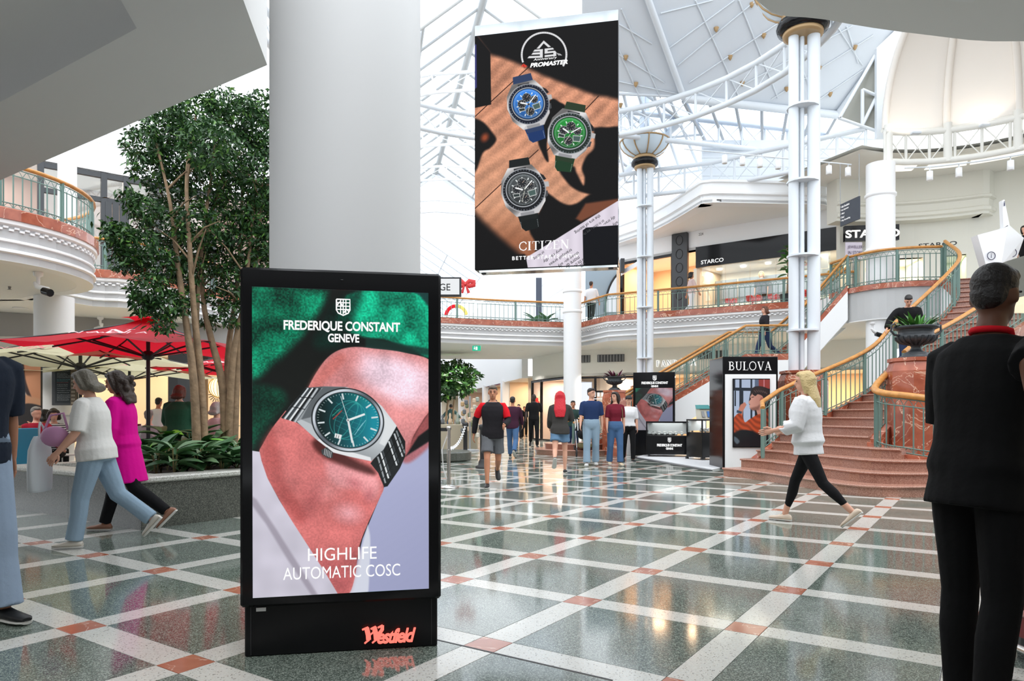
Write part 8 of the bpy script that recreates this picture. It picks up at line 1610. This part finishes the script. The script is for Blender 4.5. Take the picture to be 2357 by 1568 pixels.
def chair(lab, c, rz, m):
    t_ = thing('cafe_chair', lab, 'chair', c, rz); mb = MB(); mb.box((0, 0, .45), (.42, .42, .03), 0, .01); part('seat', mb, m, t_, False)
    for x in (-.19, .19):
        for y in (-.19, .19): mb = MB(); mb.tube([(x, y, .44), (x * 1.1, y * 1.1, 0)], .014, 6); part('leg', mb, m, t_, False)
    mb = MB(); mb.tube([(-.2, .2, .45), (-.2, .22, .82), (-.1, .24, .9), (.1, .24, .9), (.2, .22, .82), (.2, .2, .45)], .014, 6); mb.tube([(-.2, .22, .7), (.2, .22, .7)], .012, 6); part('backrest', mb, m, t_, False); return t_
chair('white framed café chair behind the planter near the parasol pole', (P(368, 0, 11.3).x, 11.3, 0), R(150), WHITE); chair('white framed café chair under the woman in stripes', (P(126, 0, 12.35).x, 12.45, 0), R(-24), WHITE); chair('white café chair behind the thick fig stems', (P(500, 0, 11.7).x, 11.6, 0), R(-30), WHITE)
# cameras under balconies
def cctv(lab, c, rz, s=1.): 
    t_ = thing('security_camera', lab, 'camera', c, rz); mb = MB(); mb.lathe([(.05 * s, 0), (.05 * s, -.04 * s), (.02 * s, -.06 * s), (.02 * s, -.14 * s)], 10, (0, 0, 0)); part('mount', mb, WHITE, t_, False); mb = MB(); mb.tube([(-.04 * s, 0, -.12 * s), (.0, -.02 * s, -.17 * s), (.12 * s, 0, -.2 * s)], [.02 * s, .03 * s, .03 * s], 8); part('arm', mb, WHITE, t_, False); mb = MB(); mb.tube([(.08 * s, -.02 * s, -.22 * s), (.18 * s, -.06 * s, -.25 * s)], .045 * s, 10); part('lens_body', mb, BLACK, t_, False); return t_
cctv('small black and white camera under the rounded white balcony', S(88, 627, ZS), 0, 1.6); cctv('small camera under the gallery soffit behind the red parasol', S(231, 729, ZS), R(160), 1.6); cctv('small camera under the curved soffit of the stair landing', P(2008, 742, 17.6), R(30), 1.3)
sp_ = thing('sprinkler', 'tiny sprinkler head under the rounded balcony', 'sprinkler', S(22, 660, ZS)); mb = MB(); mb.lathe([(.03, 0), (.02, -.05), (.045, -.06), (0, -.065)], 10, (0, 0, 0)); part('head', mb, GREYM, sp_, False)
# speakers on the ring truss
for px, py, lab in ((1523, 62, 'white loudspeaker box bracketed near the roof panel'), (1468, 86, 'pale loudspeaker half behind the slim column mast')):
    q = P(px, py, 21.0); t_ = thing('loudspeaker', lab, 'loudspeaker', q, R(-20)); mb = MB(); mb.box((0, 0, 0), (.44, .36, .46), 0, .05); part('box', mb, STEEL, t_, False); mb = MB(); mb.lathe([(0, 0), (.16, 0), (.17, .02)], 18, (0, 0, 0)); me = mb.mesh('grille', GREYM); o = obj('grille', me, t_, False); o.rotation_euler = (R(90), 0, 0); o.location = (0, -.19, -.01); mb = MB(); mb.tube([(0, .1, .2), (.05, .15, .45), (-.1, .2, .6)], .02, 5); part('bracket', mb, STEEL, t_, False)
# playful arch and plants beyond the far railing
q = P(1050, 728, 29); t_ = thing('play_arch', 'red and yellow play arch beyond the far railing', 'arch', q)
for sx in (-1, 1): mb = MB(); mb.tube([q + Vector((sx * .42, 0, .04)), Vector((q.x + sx * .42, q.y, 4.58))], .06, 8); part('leg', mb, WHITE, t_)
for k, m in enumerate((RDC, mat('play_yellow', (214, 196, 96), .6))): mb = MB(); mb.tube([q + Vector((.42 * math.cos(a), 0, .42 * math.sin(a))) for a in [R(lerp(175, 95, j / 8) if k == 0 else lerp(95, 8, j / 8)) for j in range(9)]], .075, 8); part('arc', mb, m, t_)
for k, (px, lab) in enumerate(((1232, 'dark leafy pot plant behind the far railing'), (1258, 'second leafy pot plant behind the far railing, beside the column'))):
    q = P(px, 732, 28.2); q.z = 4.58; t_ = thing('pot_plant', lab, 'plant', q); mb = MB(); mb.lathe([(.14, 0), (.2, .3), (.17, .3), (0, .28)], 14, (0, 0, 0)); part('pot', mb, GREYM, t_, False)
    for j in range(12): o = obj('leaf', LFM[j % 3], t_, False); o.location = (0, 0, .3); o.rotation_euler = (0, -random.uniform(.3, 1.3), random.uniform(0, 6.28)); o.scale = (2, 1.6, 2)
q = P(1812, 660, 22.6); q.z = 4.62; t_ = thing('pot_plant', 'tall broad leaved pot plant beside the jeweller window, next to the tall twin column', 'plant', q); mb = MB(); mb.lathe([(.18, 0), (.25, .4), (.2, .4), (0, .36)], 14, (0, 0, 0)); part('pot', mb, BLACKM, t_, False); mb = MB(); mb.tube([(0, 0, .36), (.03, 0, 1.1), (0, 0, 1.9)], .025, 6); part('stem', mb, BARK, t_, False)
FIG = leafmesh('leaf', .34, .11, mat('fig_leaf', (52, 118, 44), .4), .3, 4, .2)
for j in range(22): o = obj('leaf', FIG, t_, False); z = 1.0 + j * .045; o.location = (0, 0, z); o.rotation_euler = (0, -random.uniform(-.1, .7), j * 2.4)
dr = thing('dark_door', 'dark grey double doors beyond the far railing', 'door', P(1280, 735, 31)); q = P(1278, 705, 31)
for k in (-.45, .45): mb = MB(); mb.box(q + Vector((k, 0, .2)), (.8, .08, 2.1), 0, .01); part('leaf', mb, mat('door_slate', (70, 76, 90), .5), dr)
# upper side window with a dark arch, near the slim column
q = P(1398, 668, 29.2); t_ = thing('arched_window', 'pale arched window with a dark rim on the upper level', 'window', q)
mb = MB(); mb.box(q + Vector((.1, .1, .2)), (2.0, .1, 2.6)); part('wall_panel', mb, mat('blue_grey', (150, 166, 178), .5), t_)
mb = MB(); mb.tube([q + Vector((.85 + .95 * math.cos(a), 0, -.9 + 1.75 * math.sin(a))) for a in [R(180 - 9 * k) for k in range(11)]], .045, 6); part('rim', mb, BLACKM, t_)
mb = MB(); arcp = [q + Vector((.85 + .9 * math.cos(a), .04, -.9 + 1.7 * math.sin(a))) for a in [R(180 - 9 * k) for k in range(11)]] + [q + Vector((.85, .04, -.9))]; mb.slab(arcp, (0, .02, 0)); part('pane', mb, emi('window_glow', (.86, .92, .98), .9), t_)
t_ = thing('canopy_board', 'white slanted canopy edge over the dark upper shop', 'canopy', P(1440, 620, 27)); mb = MB(); mb.slab([P(1432, 632, 26.8), P(1470, 610, 26.2), P(1470, 600, 26.2), P(1432, 622, 26.8)], (0, .3, 0)); part('board', mb, WHITE, t_); mb = MB(); q = P(1432, 612, 26.6); mb.box(q, (.14, .3, .5)); part('lamp_box', mb, DARKG, t_)
# information stand on the upper level, behind the top of the stair
it = thing('info_stand', 'white faceted information stand with circled letters at the top of the stair', 'stand', (P(2296, 0, 17.4).x, 17.4, 4.6)); Yi = 17.0; PF = lambda x, y, dy=0: P(x, y, Yi + dy)
WPL = mat('info_white', (.82, .83, .85), .35)
mb = MB(); mb.slab([PF(2273, 623), PF(2250, 541), PF(2310, 525), PF(2320, 518), PF(2305, 610)], (0, .25, 0)); part('facet', mb, WPL, it)
mb = MB(); mb.slab([PF(2305, 610), PF(2320, 518), PF(2324, 519, .1), PF(2357, 548, .5), PF(2342, 590, .5)], (0, .2, 0)); part('facet', mb, mat('info_pale', (.74, .75, .76), .35), it)
mb = MB(); mb.slab([PF(2310, 525), PF(2307, 462), PF(2312, 459), PF(2324, 519), PF(2316, 522)], (0, .12, 0)); part('spire', mb, WPL, it)
mb = MB(); mb.slab([PF(2273, 625, -.02), PF(2290, 620, -.02), PF(2290, 614, -.02), PF(2273, 619, -.02)], (0, -.02, 0)); part('plate', mb, BLACKM, it)
INKV = mat('info_ink', (52, 48, 78), .5); n0 = Vector((0, -1, 0))
for x, y, r_, dx in ((2280, 589.5, 9, 0), (2328, 582, 10, .35)):
    c = PF(x, y, dx) + Vector((0, -.03, 0)); rr = r_ * Yi / F; mb = MB(); mb.tube([c + Vector((rr * math.cos(k * PI / 12), 0, rr * math.sin(k * PI / 12))) for k in range(24)], .009, 5, closed=True); part('ring', mb, INKV, it); text('i', c, (1, 0, 0), UZ, rr * .2, rr * 1.15, INKV, it, bold=.02)
text('i', PF(2310, 470) + Vector((0, -.03, 0)), (1, 0, 0), UZ, .035, .11, INKV, it, bold=.02)
# kiosk at the picture's edge: burgundy base, chrome kick rail, glass showcase, lit canopy
kx, ky = 3.06, 2.72; kt = thing('display_kiosk', 'curved glass kiosk with a burgundy base and lit top, behind the man in black', 'kiosk', (kx, ky, 0)); BUR = mat('burgundy_gloss', (120, 28, 36), .12, coat=.5)
def rr_path(hx, hy, r, n=6):
    out = []
    for cx_, cy_, a0 in ((-hx + r, -hy + r, 180), (hx - r, -hy + r, 270), (hx - r, hy - r, 0), (-hx + r, hy - r, 90)): out += [(cx_ + r * math.cos(R(a0 + 90 * k / n)), cy_ + r * math.sin(R(a0 + 90 * k / n))) for k in range(n + 1)]
    return out
kp = rr_path(.62, .95, .25); mb = MB(); mb.prism([(p[0], p[1]) for p in kp], .10, .42); part('base', mb, BUR, kt, False); mb = MB(); mb.prism([(p[0] * .93, p[1] * .95) for p in kp], .0, .10); part('plinth', mb, BLACKM, kt, False)
mb = MB(); mb.tube([(p[0] * 1.06, p[1] * 1.05, .06) for p in kp], .02, 8, closed=True); part('kick_rail', mb, CHROME, kt, False); mb = MB(); mb.tube([(p[0] * 1.01, p[1] * 1.01, .22) for p in kp], [(.018, .006)] * len(kp), 6, closed=True); part('pale_band', mb, mat('band_rose', (190, 130, 124), .3), kt, False)
mb = MB(); mb.rings([[(p[0] * .98, p[1] * .98, z) for p in kp] for z in (.42, 1.72)], False, False); part('pane', mb, GLASS, kt, False); mb = MB(); mb.prism([(p[0] * .96, p[1] * .96) for p in kp], .42, .46); part('deck', mb, mat('deck_dark', (60, 64, 62), .2), kt, False)
for z in (.9, 1.3): mb = MB(); mb.prism([(p[0] * .8, p[1] * .85) for p in kp], z, z + .015); part('shelf', mb, GLASS, kt, False)
mb = MB(); mb.prism([(p[0] * 1.02, p[1] * 1.02) for p in kp], 1.70, 1.73); part('canopy_glow', mb, emi('canopy_warm', (1, .86, .6), 1.1), kt, False); mb = MB(); mb.prism([(p[0] * 1.03, p[1] * 1.03) for p in kp], 1.73, 1.92); part('canopy', mb, mat('canopy_stone', (150, 150, 140), .4), kt, False)
for k in range(3): mb = MB(); mb.box((-.64, -.6 + k * .5, 1.83), (.02, .36, .1)); part('light_slot', mb, emi('slot_warm', (1, .7, .36), 1.0), kt, False)
GOLD = mat('gold', (208, 160, 72), .35, metal=.5); gi = 0
for z in (.46, .915, 1.315):
    for k in range(7):
        q = Vector((kx - .48 + .04 * (k % 2), ky - .72 + k * .22, z)); t_ = thing('gift_dish', 'small shiny gold and silver dish displayed inside the glass kiosk', 'dish', q, 0, 'shiny dishes inside the glass kiosk'); mb = MB(); mb.lathe([(.03, 0), (.04, .01), (.075, .05), (.08, .07), (.07, .06), (0, .02)], 14, (0, 0, 0)); part('bowl', mb, GOLD if (k + gi) % 2 else CHROME, t_, False)
    gi += 1
